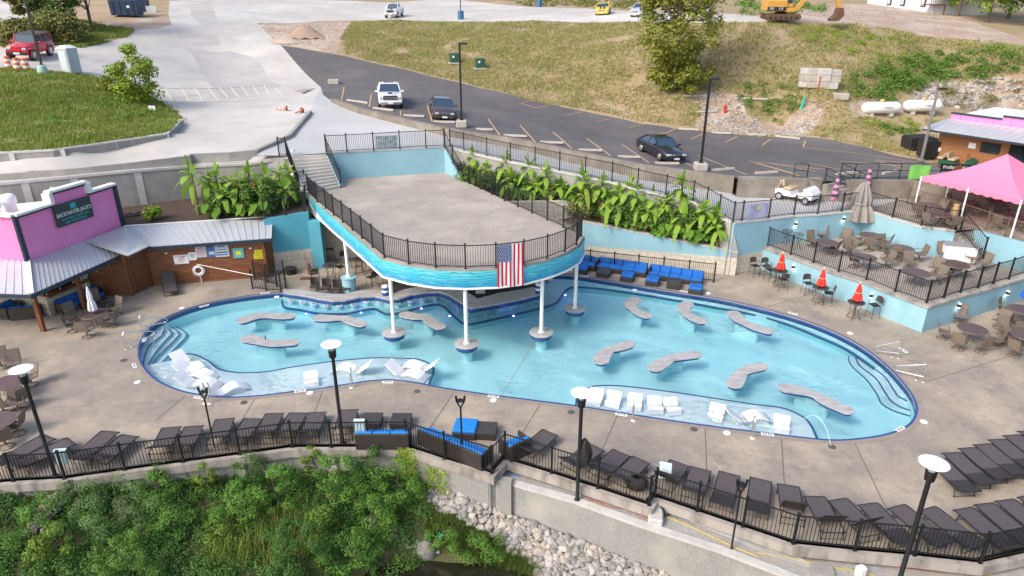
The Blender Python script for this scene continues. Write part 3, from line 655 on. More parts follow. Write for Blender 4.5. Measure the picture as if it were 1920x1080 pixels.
for i in range(len(fa)-1):mb.f.append((2*i,2*i+2,2*i+3,2*i+1));mb.mi.append(0)
fo=mb.build('wave_banner',m_wave,t,world=True,smooth=True)
uv=fo.data.uv_layers.new(name='uv')
for lp in fo.data.loops:uv.data[lp.index].uv=uvs[lp.vertex_index]
mb=MB();mb.wall([(p.x,p.y)for p in grow(outline,.08)],SZ-.92,SZ-.28,.12);mb.build('fascia_board',m_white,t,world=True)
mb=MB();mb.wall([(p.x,p.y)for p in grow(outline,.13)],SZ-1.0,SZ-.925,.26);mb.build('edge_beam',m_white,t,world=True)
mb=MB();mb.prism([(p.x,p.y)for p in grow(outline,-.1)]+[(P(838,322,SZ).x,P(838,322,SZ).y),(P(600,322,SZ).x,P(600,322,SZ).y)],SZ-.45,SZ-.29);mb.build('soffit',m_white,t,world=True)
fence([P(578.6,363,SZ)]+stl[1:],'black picket fence along the left edge of the raised stage')
fence([stl[-1]]+stf,'black picket fence curving round the front of the raised stage behind the flag',skip_posts=(0,))
fence([stf[-1]]+strr,'black picket fence along the right edge of the raised stage beside the planter',skip_posts=(0,))
LZ=6.0
bl,br=P(612,287,LZ),P(834,275,LZ)
t=thing('stage_back_wall','pale blue painted wall at the back of the stage below the plaza','wall',tuple(zl(bl,SZ)))
mb=MB();mb.wall([(bl.x,bl.y),(br.x,br.y)],0,LZ-.02,.3);mb.build('wall_face',m_blue,t,world=True)
mb=MB();mb.wall([(bl.x,bl.y),(br.x,br.y)],LZ-.02,LZ+.05,.36);mb.build('wall_cap',m_cap,t,world=True)
sr=P(865.5,338,SZ);mb=MB();mb.wall([(br.x,br.y),(sr.x,sr.y)],0,[LZ,SZ+.02],.22);mb.build('side_wall',m_blue,t,world=True)
fence([P(612,287,LZ+.05),P(651,285,LZ+.05),P(701,282,LZ+.05),P(750,279,LZ+.05),P(799,276.5,LZ+.05),P(833,275,LZ+.05)],'black picket fence on top of the pale blue stage back wall, holding a white banner')
sl=P(640,352,SZ)
fence([P(834,277,LZ),P(849,306,5.1),P(865,337,SZ)],'sloping black fence panel from the plaza down to the right side of the stage')
fence([P(613,290,LZ),P(640,352,SZ)],'sloping black handrail fence on the right side of the stage stairs')
fence([P(524,292,LZ),P(538,292,LZ),P(563,362,SZ)],'sloping black handrail fence on the left side of the stage stairs')
a,b=P(706,281,6.05),P(746,278.5,6.05);mb=MB();mb.wall([(a.x,a.y-.06),(b.x,b.y-.06)],6.2,7.0,.01);bo=one(mb,'banner',mat('white_banner',(.62,.68,.70),.7,c2=(.25,.40,.48),scale=4,contrast=.9),'pale banner tied to the fence above the blue stage wall','banner')
t=thing('stairs','wide grey concrete stairs from the plaza down to the stage','stairs',tuple(zl(sl,SZ)))
A0,A1=P(541,292,LZ),P(611,289,LZ);B0,B1=P(566,366,SZ),P(638,352,SZ);NS=11
for k in range(NS):
 f0=k/NS;f1=(k+1)/NS;z=LZ-(LZ-SZ)*(k+1)/(NS+0)+.0
 z=LZ-(LZ-SZ)*(f1)
 q=[A0.lerp(B0,f0),A1.lerp(B1,f0),A1.lerp(B1,f1+.02),A0.lerp(B0,f1+.02)]
 mb=MB();mb.prism([(p.x,p.y)for p in q],SZ-.3,z+.16);mb.build('step',m_road,t,world=True)
for u,v_ in((A1,B1),(A0,B0)):
 mb=MB();mb.wall([(u.x+.1,u.y),(v_.x+.1,v_.y)],0,[LZ+.1,SZ+.12],.22);mb.build('stringer_wall',m_blue if u is A1 else m_cap,t,world=True)
mb=MB();q=[P(560,345,SZ),P(566,368,SZ),P(600,368,SZ),P(660,345,SZ),P(640,330,SZ)]
# --- planter walls -------------------------------------------------------------
a,b=P(508,508,0),P(590,498,0)
t=thing('planter_wall','teal blue wall with block base between the wood shed and the stage','wall',tuple(a))
u2=(b-a).normalized()
mb=MB();mb.wall([(a.x,a.y),(b.x,b.y)],0,1.25,.34);mb.build('block_base',bricks('cream_blocks',(.56,.52,.43),(.50,.46,.38),(.38,.35,.30),.6,.3,.012,ax=(u2.x,u2.y)),t,world=True)
mb=MB();mb.wall([(a.x,a.y),(b.x,b.y)],1.25,[3.45,3.65],.30);mb.build('painted_wall',m_teal,t,world=True)
c0=P(603,500,0);mb=MB();mb.box((c0.x-.1,c0.y+.1,1.55),(.75,.7,3.1));mb.build('pilaster',m_teal,t,world=True)
fence([zl(a,3.45)+Vector((.1,0,0)),zl(a.lerp(b,.5),3.55),zl(b,3.65)-Vector((.25,0,0))],'short black fence above the teal wall beside the left planter')
fence([zl(b,3.62)-Vector((.2,0,0)),Vector((P(576,350,SZ).x,P(576,350,SZ).y,3.6)),P(563,362,SZ)+Vector((0,1.2,0))],'small black gate fence at the foot of the stage stairs')
a2,b2=P(606,490,0),P(1100,478,0);u2=(b2-a2).normalized()
mb=MB();mb.wall([(a2.x,a2.y+.6),(b2.x,b2.y+.4)],0,SZ-.46,.3)
one(mb,'back_wall',bricks('cream_blocks_back',(.50,.46,.38),(.45,.41,.34),(.36,.33,.28),.6,.3,.012,ax=(u2.x,u2.y)),'cream block wall at the back of the bar under the stage','wall')
zsoil=3.35
sp_=[P(180,420,3.3),P(330,424,3.3),P(508,410,3.4),P(590,400,3.5),P(575,330,3.5)]
sp_=[Vector((leftcurb[3].x-6,P(180,420,3.3).y,3.2)),P(230,424,3.25),P(508,408,3.4),P(583,396,3.5),zl(P(560,300,5.3),3.5),zl(P(472,306,5.05),3.4),zl(P(240,318,5.0),3.2),Vector((leftcurb[3].x-6,leftcurb[3].y-.5,3.2))]
mb=MB();mb.prism([(p.x,p.y)for p in sp_],2.6,[p.z for p in sp_]);o=mb.build('planter_soil',m_mulch);o['kind']='structure'
R0=P(1378,515,0);R1=P(1437,502,0);L0=P(1085,481,0)
u2=(R0-L0).normalized()
t=thing('planter_wall','long pale blue wall over cream blocks behind the blue poolside sofas','wall',tuple(zl(L0,0)))
mb=MB();mb.wall([(L0.x,L0.y),(R0.x,R0.y)],0,[.85,1.15],.36);mb.build('block_base',bricks('cream_blocks_right',(.58,.54,.45),(.52,.48,.40),(.40,.37,.32),.6,.3,.012,ax=(u2.x,u2.y)),t,world=True)
mb=MB();mb.wall([(L0.x,L0.y),(R0.x,R0.y)],[.85,1.15],[2.5,1.52],.30);mb.build('painted_wall',m_blue,t,world=True)
mb=MB();mb.wall([(L0.x,L0.y),(R0.x,R0.y)],[2.5,1.52],[2.56,1.58],.36);mb.build('wall_cap',m_cap,t,world=True)
W=walk[3:11];
t=thing('retaining_wall','grey concrete wall behind the banana planter carrying the walkway fence','wall',tuple(zl(W[3],1)))
mb=MB();ww=[(p.x,p.y)for p in W];mb.wall(ww,0,[p.z-.06 for p in W],.3);mb.build('wall_face',m_cwall,t,world=True)
mb=MB();mb.wall(ww,[p.z-.06 for p in W],[p.z+.05 for p in W],.42);mb.build('wall_cap',m_cap,t,world=True)
C0=W[-1]
mb=MB();mb.wall([(R0.x,R0.y),(C0.x,C0.y+.1)],0,[1.55,3.3],.3);mb.build('end_wall',m_cwall,t,world=True)
top_=[L0+Vector((-3.5,1,0)),L0,R0,C0]
mb=MB()
def soil(u,v,W=W):
 f=Vector((lerp(L0.x-6,R0.x,u),lerp(L0.y+2.0,R0.y,u),lerp(2.9,1.45,u)));k=min(.999,u)*(len(W)-1);i=int(k);bk=W[i].lerp(W[i+1],k-i)
 return tuple(Vector((lerp(f.x,bk.x,v),lerp(f.y,bk.y,v),f.z+.75*v*(1-u*.6)+.06*math.sin(31*u+17*v))))
mb.grid(soil,30,8);o=mb.build('planter_soil',m_mulch,smooth=True);o['kind']='structure'
bw=walk[10:]
t=thing('terrace_back_wall','pale blue wall around the back of the sunken dining terrace','wall',tuple(zl(bw[2],1.5)))
ww=[(p.x,p.y)for p in bw];mb=MB();mb.wall(ww,[1.2]+[1.2]*(len(bw)-1),[p.z-.05 for p in bw],.3);mb.build('wall_face',m_blue,t,world=True)
mb=MB();mb.wall(ww,[p.z-.05 for p in bw],[p.z+.04 for p in bw],.36);mb.build('wall_cap',m_cap,t,world=True)
u2=Vector((ww[2][0]-ww[0][0],ww[2][1]-ww[0][1])).normalized()
mb=MB();mb.wall([(ww[0][0],ww[0][1]),(ww[1][0],ww[1][1]),(ww[3][0],ww[3][1])],0,1.2,.36);mb.build('block_base',bricks('cream_blocks_corner',(.58,.54,.45),(.52,.48,.40),(.40,.37,.32),.6,.3,.012,ax=(u2.x,u2.y)),t,world=True)
TZ=1.5
tf=[P(x,y,TZ)for x,y in((1438,461),(1482.5,478),(1525,493),(1572,510),(1624,525),(1678,547.5),(1736.7,568.6),(1769.5,559),(1800.5,549),(1833,541),(1861.7,532.5),(1891,524),(1925,512),(2000,492),(2150,460))]
TT=[(p.x,p.y)for p in tf]+[(P(2150,440,TZ).x,46)]+[(p.x,p.y)for p in(bw[::-1])]
mb=MB();mb.prism(TT,.0,TZ-.02);to=one(mb,'dining_terrace',m_stage,'raised brown paved dining terrace inside pale blue walls','terrace',kind='structure')
t=thing('terrace_front_wall','pale blue low wall with tan cap holding up the dining terrace','wall',tuple(zl(tf[6],0)))
mb=MB();mb.wall([(p.x,p.y)for p in tf],0,TZ-.1,.3,side=-1);mb.build('wall_face',m_blue,t,world=True)
mb=MB();mb.wall([(p.x,p.y)for p in tf],TZ-.1,TZ+.02,.38,side=-1);mb.build('wall_cap',m_curb,t,world=True)
fence([p+Vector((0,0,.02))for p in tf[:7]],'black picket fence along the pool side of the raised dining terrace')
fence([p+Vector((0,0,.02))for p in tf[6:14]],'black picket fence on the right side of the raised dining terrace',skip_posts=(0,))
wf=[P(*q)for q in((844,276,5.98),(870,283,5.92),(913,293,5.82),(957,303,5.7),(1003,312,5.56),(1049,321,5.4),(1097,331,5.23),(1147,341,5.05),(1195,354,4.85),(1248,366,4.62),(1299,377,4.2),(1324,389,3.9),(1347.5,403,3.62),(1374,417,3.42))]
fence([p+Vector((0,0,.04))for p in wf],'long black picket fence along the walkway behind the banana planter')
wf2=[P(*q)for q in((1374,417,3.42),(1390.5,415,3.38),(1440.5,410,3.28),(1488,404,3.22),(1532.5,402,3.2),(1577.5,397.5,3.2),(1624,393,3.2))]
fence([p+Vector((0,0,.03))for p in wf2],'black picket fence above the left terrace wall carrying a purple banner',skip_posts=(0,))
wf3=[P(*q)for q in((1624,393,3.2),(1673,408.6,3.2),(1727,424,3.2),(1791,432,3.2))]
fence([p+Vector((0,0,.03))for p in wf3],'black picket fence behind the big closed grey umbrella and the terrace tables',skip_posts=(0,))
fence([P(1800,434,3.2),P(1842,484,TZ+.6)],'sloping black fence panel beside the white cabinet on the terrace')
te=[P(1826,427,3.2)]+tent_edge
t=thing('upper_deck_wall','pale blue wall below the pink canopy deck at the right edge','wall',tuple(zl(te[1],1.5)))
mb=MB();mb.wall([(p.x,p.y)for p in te],1.5,3.18,.28);mb.build('wall_face',m_blue,t,world=True)
fence([P(1700,383,3.2),P(1768,402,3.2),P(1848,431,3.2),P(1884,443,3.2),P(1930,456,3.2),P(2010,480,3.2)],'thin grey wire fence around the pink canopy deck',h=1.1,pk=.014,gap=.16,mt=m_tanf,group='thin canopy deck fences')
t=thing('stairs','small concrete stairs behind the white terrace cabinet','stairs',tuple(P(1850,478,TZ)))
A0,A1,B0,B1=P(1790,433,3.2),P(1832,428,3.2),P(1843,488,TZ),P(1892,478,TZ)
for k in range(9):
 f0,f1=k/9,(k+1)/9;mb=MB();mb.prism([tuple(A0.lerp(B0,f0))[:2],tuple(A1.lerp(B1,f0))[:2],tuple(A1.lerp(B1,f1+.01))[:2],tuple(A0.lerp(B0,f1+.01))[:2]],1.3,3.2-1.7*(k+.7)/9);mb.build('step',m_curb,t,world=True)
rf=[P(1062,498,0),P(1338,529,0)];rp=[rf[0].lerp(rf[1],k/6)for k in range(7)]
fence(rp,'black picket fence behind the long blue poolside sofas')
mb=MB();a=P(1095,478,0);b=P(1365,512,0);mb.tube([a+Vector((0,-.3,1.5)),b+Vector((0,-.3,1.05))],.025);
for k in(.0,.25,.5,.75,1):q=a.lerp(b,k)+Vector((0,-.3,lerp(1.5,1.05,k)));mb.tube([q,q+Vector((0,.15,-.05))],.015)
one(mb,'handrail',m_black,'black wall-mounted handrail on the cream block wall behind the sofas','handrail')
F_l=[p+Vector((0,0,.0))for p in ff]
fence(F_l[0:9],'black front fence along the left part of the deck edge above the weeds',h=1.15)
fence(F_l[8:13],'black front fence behind the blue corner sofas in the middle of the deck edge',h=1.15,skip_posts=(0,))
fence(F_l[12:14],'very short black fence return beside the blue corner sofa',h=1.15,skip_posts=(0,))
fence(F_l[13:17],'black front fence section left of the cable spool',h=1.15,skip_posts=(0,))
fence(F_l[16:18],'very short black fence return beside the cable spool',h=1.15,skip_posts=(0,))
fence(F_l[17:24],'black front fence curving past the gravel strip on the right',h=1.15,skip_posts=(0,))
fence(F_l[23:],'black front fence end section at the bottom right',h=1.15,skip_posts=(0,))
gA=[P(474,541,0),P(500,545,0),P(527,547,0),P(537,540,0),P(534,524,0)]
fence(gA,'small black picket gate enclosure near the left end of the bar',h=1.15)
fence([P(478,524,0),P(502,530,0),P(520,537,0)],'black picket fence behind the small gate near the shed',h=1.15)
for i,(x,y)in enumerate(((127,866),(678,808),(1243,893))):
 p=P(x,y+25,0);mb=MB();mb.box((p.x,p.y-.05,.83),(.42,.03,.6),rz=(.12,0,-.3)[i]);mb.box((p.x,p.y+.0,1.14),(.42,.13,.02),rz=(.12,0,-.3)[i])
 one(mb,'sign_board',mat('pale_board_%d'%i,(.62,.78,.82),.5),('small pale board hung on the far left front fence','small pale board on the front fence by the blue sofa','small pale board on the front fence near the cable spool')[i],'sign')
# ============================================================ POOL
WZ=-.14;FZ=-.85
def absorb_mat():
 m=bpy.data.materials.new('pool_water');m.use_nodes=True;n=m.node_tree.nodes;l=m.node_tree.links
 n.remove(n['Principled BSDF']);out=n['Material Output']
 g=n.new('ShaderNodeNewGeometry');mp=n.new('ShaderNodeMapping');mp.inputs['Scale'].default_value=(1.0,1.6,1);l.new(g.outputs['Position'],mp.inputs[0])
 t=n.new('ShaderNodeTexNoise');t.inputs['Scale'].default_value=3.2;t.inputs['Detail'].default_value=4;t.inputs['Distortion'].default_value=.4;l.new(mp.outputs[0],t.inputs['Vector'])
 t2=n.new('ShaderNodeTexNoise');t2.inputs['Scale'].default_value=.28;l.new(g.outputs['Position'],t2.inputs['Vector'])
 mr=n.new('ShaderNodeMapRange');mr.inputs[1].default_value=.42;mr.inputs[2].default_value=.62;mr.inputs[3].default_value=.15;mr.inputs[4].default_value=1;l.new(t2.outputs['Fac'],mr.inputs[0])
 ml=n.new('ShaderNodeMath');ml.operation='MULTIPLY';l.new(t.outputs['Fac'],ml.inputs[0]);l.new(mr.outputs[0],ml.inputs[1])
 bp=n.new('ShaderNodeBump');bp.inputs['Strength'].default_value=.8;bp.inputs['Distance'].default_value=.13;l.new(ml.outputs[0],bp.inputs['Height'])
 fr=n.new('ShaderNodeFresnel');fr.inputs['IOR'].default_value=1.33;l.new(bp.outputs[0],fr.inputs['Normal'])
 tr=n.new('ShaderNodeBsdfTransparent');gl=n.new('ShaderNodeBsdfGlossy');gl.inputs['Roughness'].default_value=.04;l.new(bp.outputs[0],gl.inputs['Normal'])
 mx=n.new('ShaderNodeMixShader');l.new(fr.outputs[0],mx.inputs[0]);l.new(tr.outputs[0],mx.inputs[1]);l.new(gl.outputs[0],mx.inputs[2]);l.new(mx.outputs[0],out.inputs['Surface'])
 va=n.new('ShaderNodeVolumeAbsorption');va.inputs['Color'].default_value=(.16,.86,.95,1);va.inputs['Density'].default_value=.22
 l.new(va.outputs[0],out.inputs['Volume'])
 return m
m_water=absorb_mat()
N=len(POOL)
cx=sum(p[0]for p in POOL)/N;cy=sum(p[1]for p in POOL)/N
area=sum(POOL[i][0]*POOL[(i+1)%N][1]-POOL[(i+1)%N][0]*POOL[i][1]for i in range(N));CCW=area>0
mb=MB();vs=[(x,y,z)for z in(-.30,0)for x,y in POOL]
mb.add(vs,[(i,(i+1)%N,(i+1)%N+N,i+N)for i in range(N)]);o=mb.build('pool_tile_band',m_tile);o['kind']='structure'
mb=MB();vs=[(x,y,z)for z in(FZ-.1,-.30)for x,y in POOL]
mb.add(vs,[(i,(i+1)%N,(i+1)%N+N,i+N)for i in range(N)]);o=mb.build('pool_wall',m_plaster);o['kind']='structure'
mb=MB();mb.add([(x,y,FZ)for x,y in POOL],[tuple(range(N))if CCW else tuple(range(N-1,-1,-1))]);o=mb.build('pool_floor',m_plaster);o['kind']='structure'
def offs(poly,d):
 out=[];n=len(poly);s=1 if CCW else-1
 for i in range(n):
  a=Vector(poly[i-1]);b=Vector(poly[(i+1)%n]);t=(b-a).normalized();nn=Vector((t.y,-t.x))*s;out.append((poly[i][0]+nn.x*d,poly[i][1]+nn.y*d))
 return out
oo=offs(POOL,.30);mb=MB();mb.add([(x,y,.012)for x,y in offs(POOL,-.01)]+[(x,y,.012)for x,y in oo]+[(x,y,-.05)for x,y in offs(POOL,-.01)],[(i,(i+1)%N,(i+1)%N+N,i+N)for i in range(N)]+[(i,(i+1)%N,(i+1)%N+2*N,i+2*N)for i in range(N)])
o=mb.build('pool_coping',mat('coping_concrete',(.25,.21,.18),.7,c2=(.31,.26,.22),scale=2));o['kind']='structure'
oo2=offs(POOL,.09);mb=MB();mb.add([(x,y,.018)for x,y in offs(POOL,-.012)]+[(x,y,.018)for x,y in oo2],[(i,(i+1)%N,(i+1)%N+N,i+N)for i in range(N)])
o=mb.build('pool_tile_edge',m_tile);o['kind']='structure'
wp=offs(POOL,.0005);mb=MB();mb.prism(wp,FZ-.3,WZ);wo=mb.build('pool_water',m_water);wo['kind']='structure'
m_tile2=mat('submerged_blue_tile',(.03,.10,.24),.5,c2=(.04,.14,.3),scale=18)
def ledge(name,line,rest_px,z,nose=True,label=None,nose_w=.10,m=None):
 """raised shelf: line = px of its inner edge (with dark tile nosing), rest = px closing it beyond the pool wall"""
 ln=catmull([P2(x,y,z)for x,y in line],5);rs=[P2(x,y,z)for x,y in rest_px]
 mb=MB();mb.prism(ln+rs,FZ-.05,z);o=mb.build(name,m or m_ledge);o['kind']='structure'
 if nose:
  mb=MB();mb.wall(ln,z-(.10 if nose_w>.07 else.03),z+.006,nose_w);o=mb.build('ledge_tile_nosing',m_tile2);o['kind']='structure'
 return ln
ledge('sun_shelf',[(318,676),(333,666),(361,664),(389,676),(411,692),(440,698),(458,699),(500,697),(549,688),(605,680),(660,674),(702,671),(758,672),(785,674),(805,682),(813,692),(808,709),(800,730)],[(700,760),(600,760),(500,770),(400,775),(330,760),(262,720),(250,690)],WZ-.22)
ledge('sun_shelf',[(1079,775),(1080,759),(1085,739),(1104,727),(1127,723),(1168,724),(1238,732),(1321,744),(1380,753),(1420,759),(1462,764),(1489,773),(1512,787),(1525,806),(1538,838)],[(1400,840),(1200,810),(1090,790)],WZ-.22)
ledge('bar_seat_ledge',[(529,560),(533,575),(563,580),(599,587),(647,587),(674,582),(702,578),(722,587),(747,586),(786,576),(813,570),(830,573),(842,583),(855,595),(874,607),(911,601),(980,585),(1013,577),(1041,568),(1052,556),(1062,543),(1085,537),(1168,546),(1266,562),(1349,577),(1420,590),(1476,607),(1531,629),(1587,654),(1640,690)],[(1700,680),(1600,600),(1450,555),(1250,520),(1080,500),(900,500),(520,520)],-.46,m=mat('bar_ledge_plaster',(.42,.74,.78),.8))
LS=[[(331,612),(348,624),(348,632),(333,648),(320,662),(305,678),(290,690)],[(322,613),(335,624),(332,632),(308,656),(296,668),(280,690)],[(314,616),(322,625),(314,634),(300,650),(289,664),(275,690)],[(308,617),(303,628),(289,640),(278,650),(271,668),(268,690)]]
for k,s_ in enumerate(LS):ledge('pool_step',s_,[(262,720),(230,690),(230,640),(300,595)],WZ-.58+.125*k,nose_w=.055,m=m_ledge)
RS=[[(1596,664),(1591,672),(1598,687),(1625,712),(1645,740),(1653,756),(1676,770),(1712,781)],[(1609,663),(1605,671),(1614,687),(1642,709),(1662,739),(1670,750),(1687,762),(1714,771)],[(1624,663),(1620,671),(1631,684),(1659,706),(1676,731),(1684,742),(1698,750),(1714,760)],[(1640,672),(1656,684),(1676,703),(1692,731),(1700,741),(1712,747)]]
for k,s_ in enumerate(RS):ledge('pool_step',s_,[(1730,770),(1740,720),(1660,650),(1600,620)],WZ-.58+.125*k,nose_w=.055,m=m_ledge)
mb=MB();a,b=P(1005,636,FZ),P(938,745,FZ);nrm=Vector((.05,0,.01));mb.face([tuple(a-nrm+Vector((0,0,.02))),tuple(b-nrm+Vector((0,0,.02))),tuple(b+nrm),tuple(a+nrm)]);o=mb.build('pool_floor_seam',m_white);o['kind']='structure'
# --- footprint islands -----------------------------------------------------------
isl=[[(458,599),(482,592),(505,591),(530,592),(544,592)],[(598,595),(619,596),(644,596),(661,602),(677,607)],[(761,589),(780,593),(799,595),(808,603),(824,612)],[(465,634),(485,638),(505,643),(530,642),(550,641)],
 [(1190.5,562),(1182,571),(1190,580),(1202,587),(1211,591)],[(1288,570),(1281,577),(1287,587),(1302,596),(1314,601)],[(1376,588),(1386,598),(1402,607),(1421,614),(1440,620)],[(1179,645),(1160,650.5),(1142,656),(1131,666),(1127,675)],
 [(1303,664),(1279,667),(1256,672),(1240.5,681),(1229,688)],[(1427,686),(1407,691),(1390,699),(1381,712),(1377,719)],[(1475.5,727),(1500,731),(1531,740),(1553,753),(1587,768)]]
idesc=['at the far left of the pool','left of the leftmost water column, near the bar','between the first and second stage columns','nearest the left sun shelf with a bottle on it','leftmost of the three by the far right edge','middle one of the three by the far right edge','rightmost of the three by the far right edge','leftmost of the middle row right of the columns','middle one of the row in the right half','right one of the middle row, bent steeply','longest one at the right near the entry steps']
for k,sp0 in enumerate(isl):
 TZ_=.025;pl=catmull([P2(x,y,TZ_)for x,y in sp0],6);n=len(pl)
 rr=[]
 for i in range(n):
  f=i/(n-1);r=.36-.09*math.exp(-((f-.45)/.16)**2);r*=(.95+.15*(f if k in(7,8,9)else 1-f));rr.append(r)
 def outl(sc,dr=0,i0=0):
  L=[];R=[];full=pl;pl_s=pl[i0:n-i0]
  for i,(x,y)in list(enumerate(pl))[i0:n-i0]:
   a=Vector(pl[max(i-1,0)]);b=Vector(pl[min(i+1,n-1)]);t=(b-a).normalized();nn=Vector((-t.y,t.x));r=max(.05,rr[i]*sc+dr)
   L.append(Vector((x,y))+nn*r);R.append(Vector((x,y))-nn*r)
  def capo(c,t,r):
   a0=math.atan2(t.y,t.x);return[Vector((c[0]+r*math.cos(a0+q),c[1]+r*math.sin(a0+q)))for q in(1.2,.8,.4,0,-.4,-.8,-1.2)]
  t1=(Vector(pl_s[-1])-Vector(pl_s[-2])).normalized();t0=(Vector(pl_s[0])-Vector(pl_s[1])).normalized()
  return L+capo(pl_s[-1],t1,max(.05,rr[-1]*sc+dr))+R[::-1]+capo(pl_s[0],t0,max(.05,rr[0]*sc+dr))
 mid=P(*sp0[2],TZ_);t=thing('island_table','footprint-shaped grey granite pool table, '+idesc[k],'pool table',(mid.x,mid.y,FZ),group='footprint tables standing in the pool')
 mb=MB();mb.prism([(p.x,p.y)for p in outl(1)],TZ_-.045,TZ_);mb.build('granite_top',m_granite,t,world=True)
 mb=MB();mb.prism([(p.x,p.y+.05)for p in outl(1,-.24,n//4)],FZ,WZ-.03);mb.build('pedestal',m_plaster,t,world=True)
 mb=MB();mb.prism([(p.x,p.y)for p in outl(1,-.10)],WZ-.02,TZ_-.045);mb.build('tile_band',m_tile,t,world=True)
p=P(498,636,.045);mb=MB();mb.lathe([(.03,0),(.03,.14),(.012,.2),(.012,.24)],tuple(p),8);one(mb,'bottle',m_dkblue,'small dark bottle on the footprint table near the left sun shelf','bottle')
# --- columns ----------------------------------------------------------------------
cb=[((656,545),'on the deck behind the bar, rising from a blue round base'),((739,622),'leftmost of the four standing in the water'),((875,643),'standing in the water nearest the flag'),((1015,622),'standing in the water right of the flag'),((1078,577),'rightmost, under the right curve of the stage')]
for i,((x,y),d)in enumerate(cb):
 p=P(x,y,.12 if i else 0);t=thing('stage_column','white round steel column '+d,'column',(p.x,p.y,FZ if i else 0),group='white columns holding up the stage')
 z0=.12 if i else.9
 mb=MB();mb.lathe([(.1,z0),(.1,3.17)],(p.x,p.y,0),16);mb.lathe([(.17,z0),(.17,z0+.05)],(p.x,p.y,0),16);mb.build('shaft',m_white,t,world=True,smooth=True)
 if i:
  mb=MB();mb.lathe([(.60,.06),(.62,.07),(.62,.11),(.60,.12)],(p.x,p.y,0),28);mb.build('granite_disc',m_granite,t,world=True,smooth=True)
  mb=MB();mb.lathe([(.54,WZ-.04),(.54,.06)],(p.x,p.y,0),28);mb.build('tile_band',m_tile,t,world=True,smooth=True);mb=MB();mb.lathe([(.28,FZ),(.28,WZ-.04)],(p.x,p.y,0),28);mb.build('plaster_base',m_plaster,t,world=True,smooth=True)
 else:
  mb=MB();mb.lathe([(.40,0),(.40,.85),(.46,.85),(.46,.9)],(p.x,p.y,0),24);mb.build('round_base',m_blue,t,world=True,smooth=True)
# --- bar counter --------------------------------------------------------------------
cf=[(530,548),(545,551),(563,553),(580,556),(597,560),(624,564),(647,563),(674,557),(702,555),(730,561),(747,560),(772,552),(799,548),(824,547),(841,552),(863,566),(883,578),(924,571),(980,560),(1012,552)]
ck=[(1000,538),(960,545),(935,549),(895,560),(890,556),(872,545),(858,536),(835,532),(800,534),(765,541),(740,548),(700,543),(670,545),(647,551),(624,551),(597,548),(563,543),(532,542)]
t=thing('pool_bar','long wavy grey granite bar counter between the pool and the shaded bar','bar',(P(760,560,0).x,P(760,560,0).y,0))
mb=MB();CZ=.12;mb.prism([P2(x,y,CZ)for x,y in cf+ck],CZ-.08,CZ);mb.build('granite_counter',m_granite,t,world=True)
mb=MB();cfl=[P2(x,y,CZ)for x,y in cf];mb.wall([(x,y+.22)for x,y in cfl],-.2,CZ-.08,.3);mb.build('tiled_front',m_tile,t,world=True);mb=MB();mb.wall([(x,y+.24)for x,y in cfl],FZ,-.2,.3);mb.build('plaster_front',m_plaster,t,world=True)
mb=MB();mb.prism([P2(x,y,.0)for x,y in((735,548),(765,541),(800,534),(835,532),(858,536),(890,556),(960,545),(1000,538),(1035,512),(1000,500),(760,505),(735,520))],-.05,.02);o=mb.build('bar_floor',mat('dark_rubber_floor',(.03,.028,.026),.8));o['kind']='structure'
def steelbox(x,y,d,z,nm,label,cat,mt,rz=0):
 p=P(x,y,0);mb=MB();mb.cbox((p.x,p.y,z+d[2]/2),d,.03,rz=rz);return one(mb,nm,mt,label,cat)
def counter_unit(x,y,d,label,rz=0):
 p=P(x,y,0);t=thing('bar_counter_unit',label,'counter',(p.x,p.y,0),rz)
 mb=MB();mb.cbox((0,0,d[2]/2),d,.03);mb.build('cabinet',m_blackm,t)
 mb=MB();mb.box((0,0,d[2]+.02),(d[0]+.06,d[1]+.06,.04));mb.build('steel_top',m_steel,t)
 mb=MB()
 for k in range(3):mb.box((-d[0]/2+d[0]*(k+.5)/3,-d[1]/2-.01,d[2]*.5),(d[0]/3-.05,.02,d[2]*.8))
 mb.build('door',m_char,t)
for q in((790,525,(1.4,.6,.85),'black and steel back-bar unit at the left of the shaded bar',.1),(845,522,(1.5,.6,.85),'steel-topped cooler in the middle of the shaded bar',.0),(960,528,(1.6,.6,.85),'steel-topped counter at the right of the shaded bar',.25),(905,520,(1.0,.7,1.7),'tall dark cooler at the back of the shaded bar',0)):counter_unit(*q)
p=P(901,548,0);mb=MB();mb.cbox((p.x,p.y,1.3),(.55,.5,2.6),.02);one(mb,'square_pillar',mat('grey_pillar',(.35,.36,.37),.7),'grey square pillar behind the bar below the stage','pillar')
p=P(794,532,0);mb=MB();mb.lathe([(.16,0),(.16,2.6)],tuple(p),14);one(mb,'round_pillar',m_white,'white round pillar inside the bar behind the leftmost water column','pillar',smooth=True)
# --- coolers on the bar -----------------------------------------------------------
def cooler(x,y,lab):
 p=P(x,y,CZ);t=thing('drum_cooler',lab,'drum',(p.x,p.y,CZ));
 mb=MB();mb.lathe([(.19,0),(.2,.1),(.19,.5)],(0,0,0),18);mb.build('body',m_dkb,t,smooth=True)
 mb=MB();mb.lathe([(.2,.5),(.2,.56),(.17,.6)],(0,0,0),18);mb.build('lid',m_white,t,smooth=True)
 mb=MB();mb.lathe([(.202,.2),(.202,.34)],(0,0,0),18);mb.build('label_band',m_cwht,t,smooth=True)
m_dkb=mat('royal_blue_plastic',(.01,.06,.28),.35)
cooler(723,553,'blue drum cooler with white lid on the wavy bar counter by the first column');cooler(1010,549,'blue drum cooler at the right end of the bar counter')
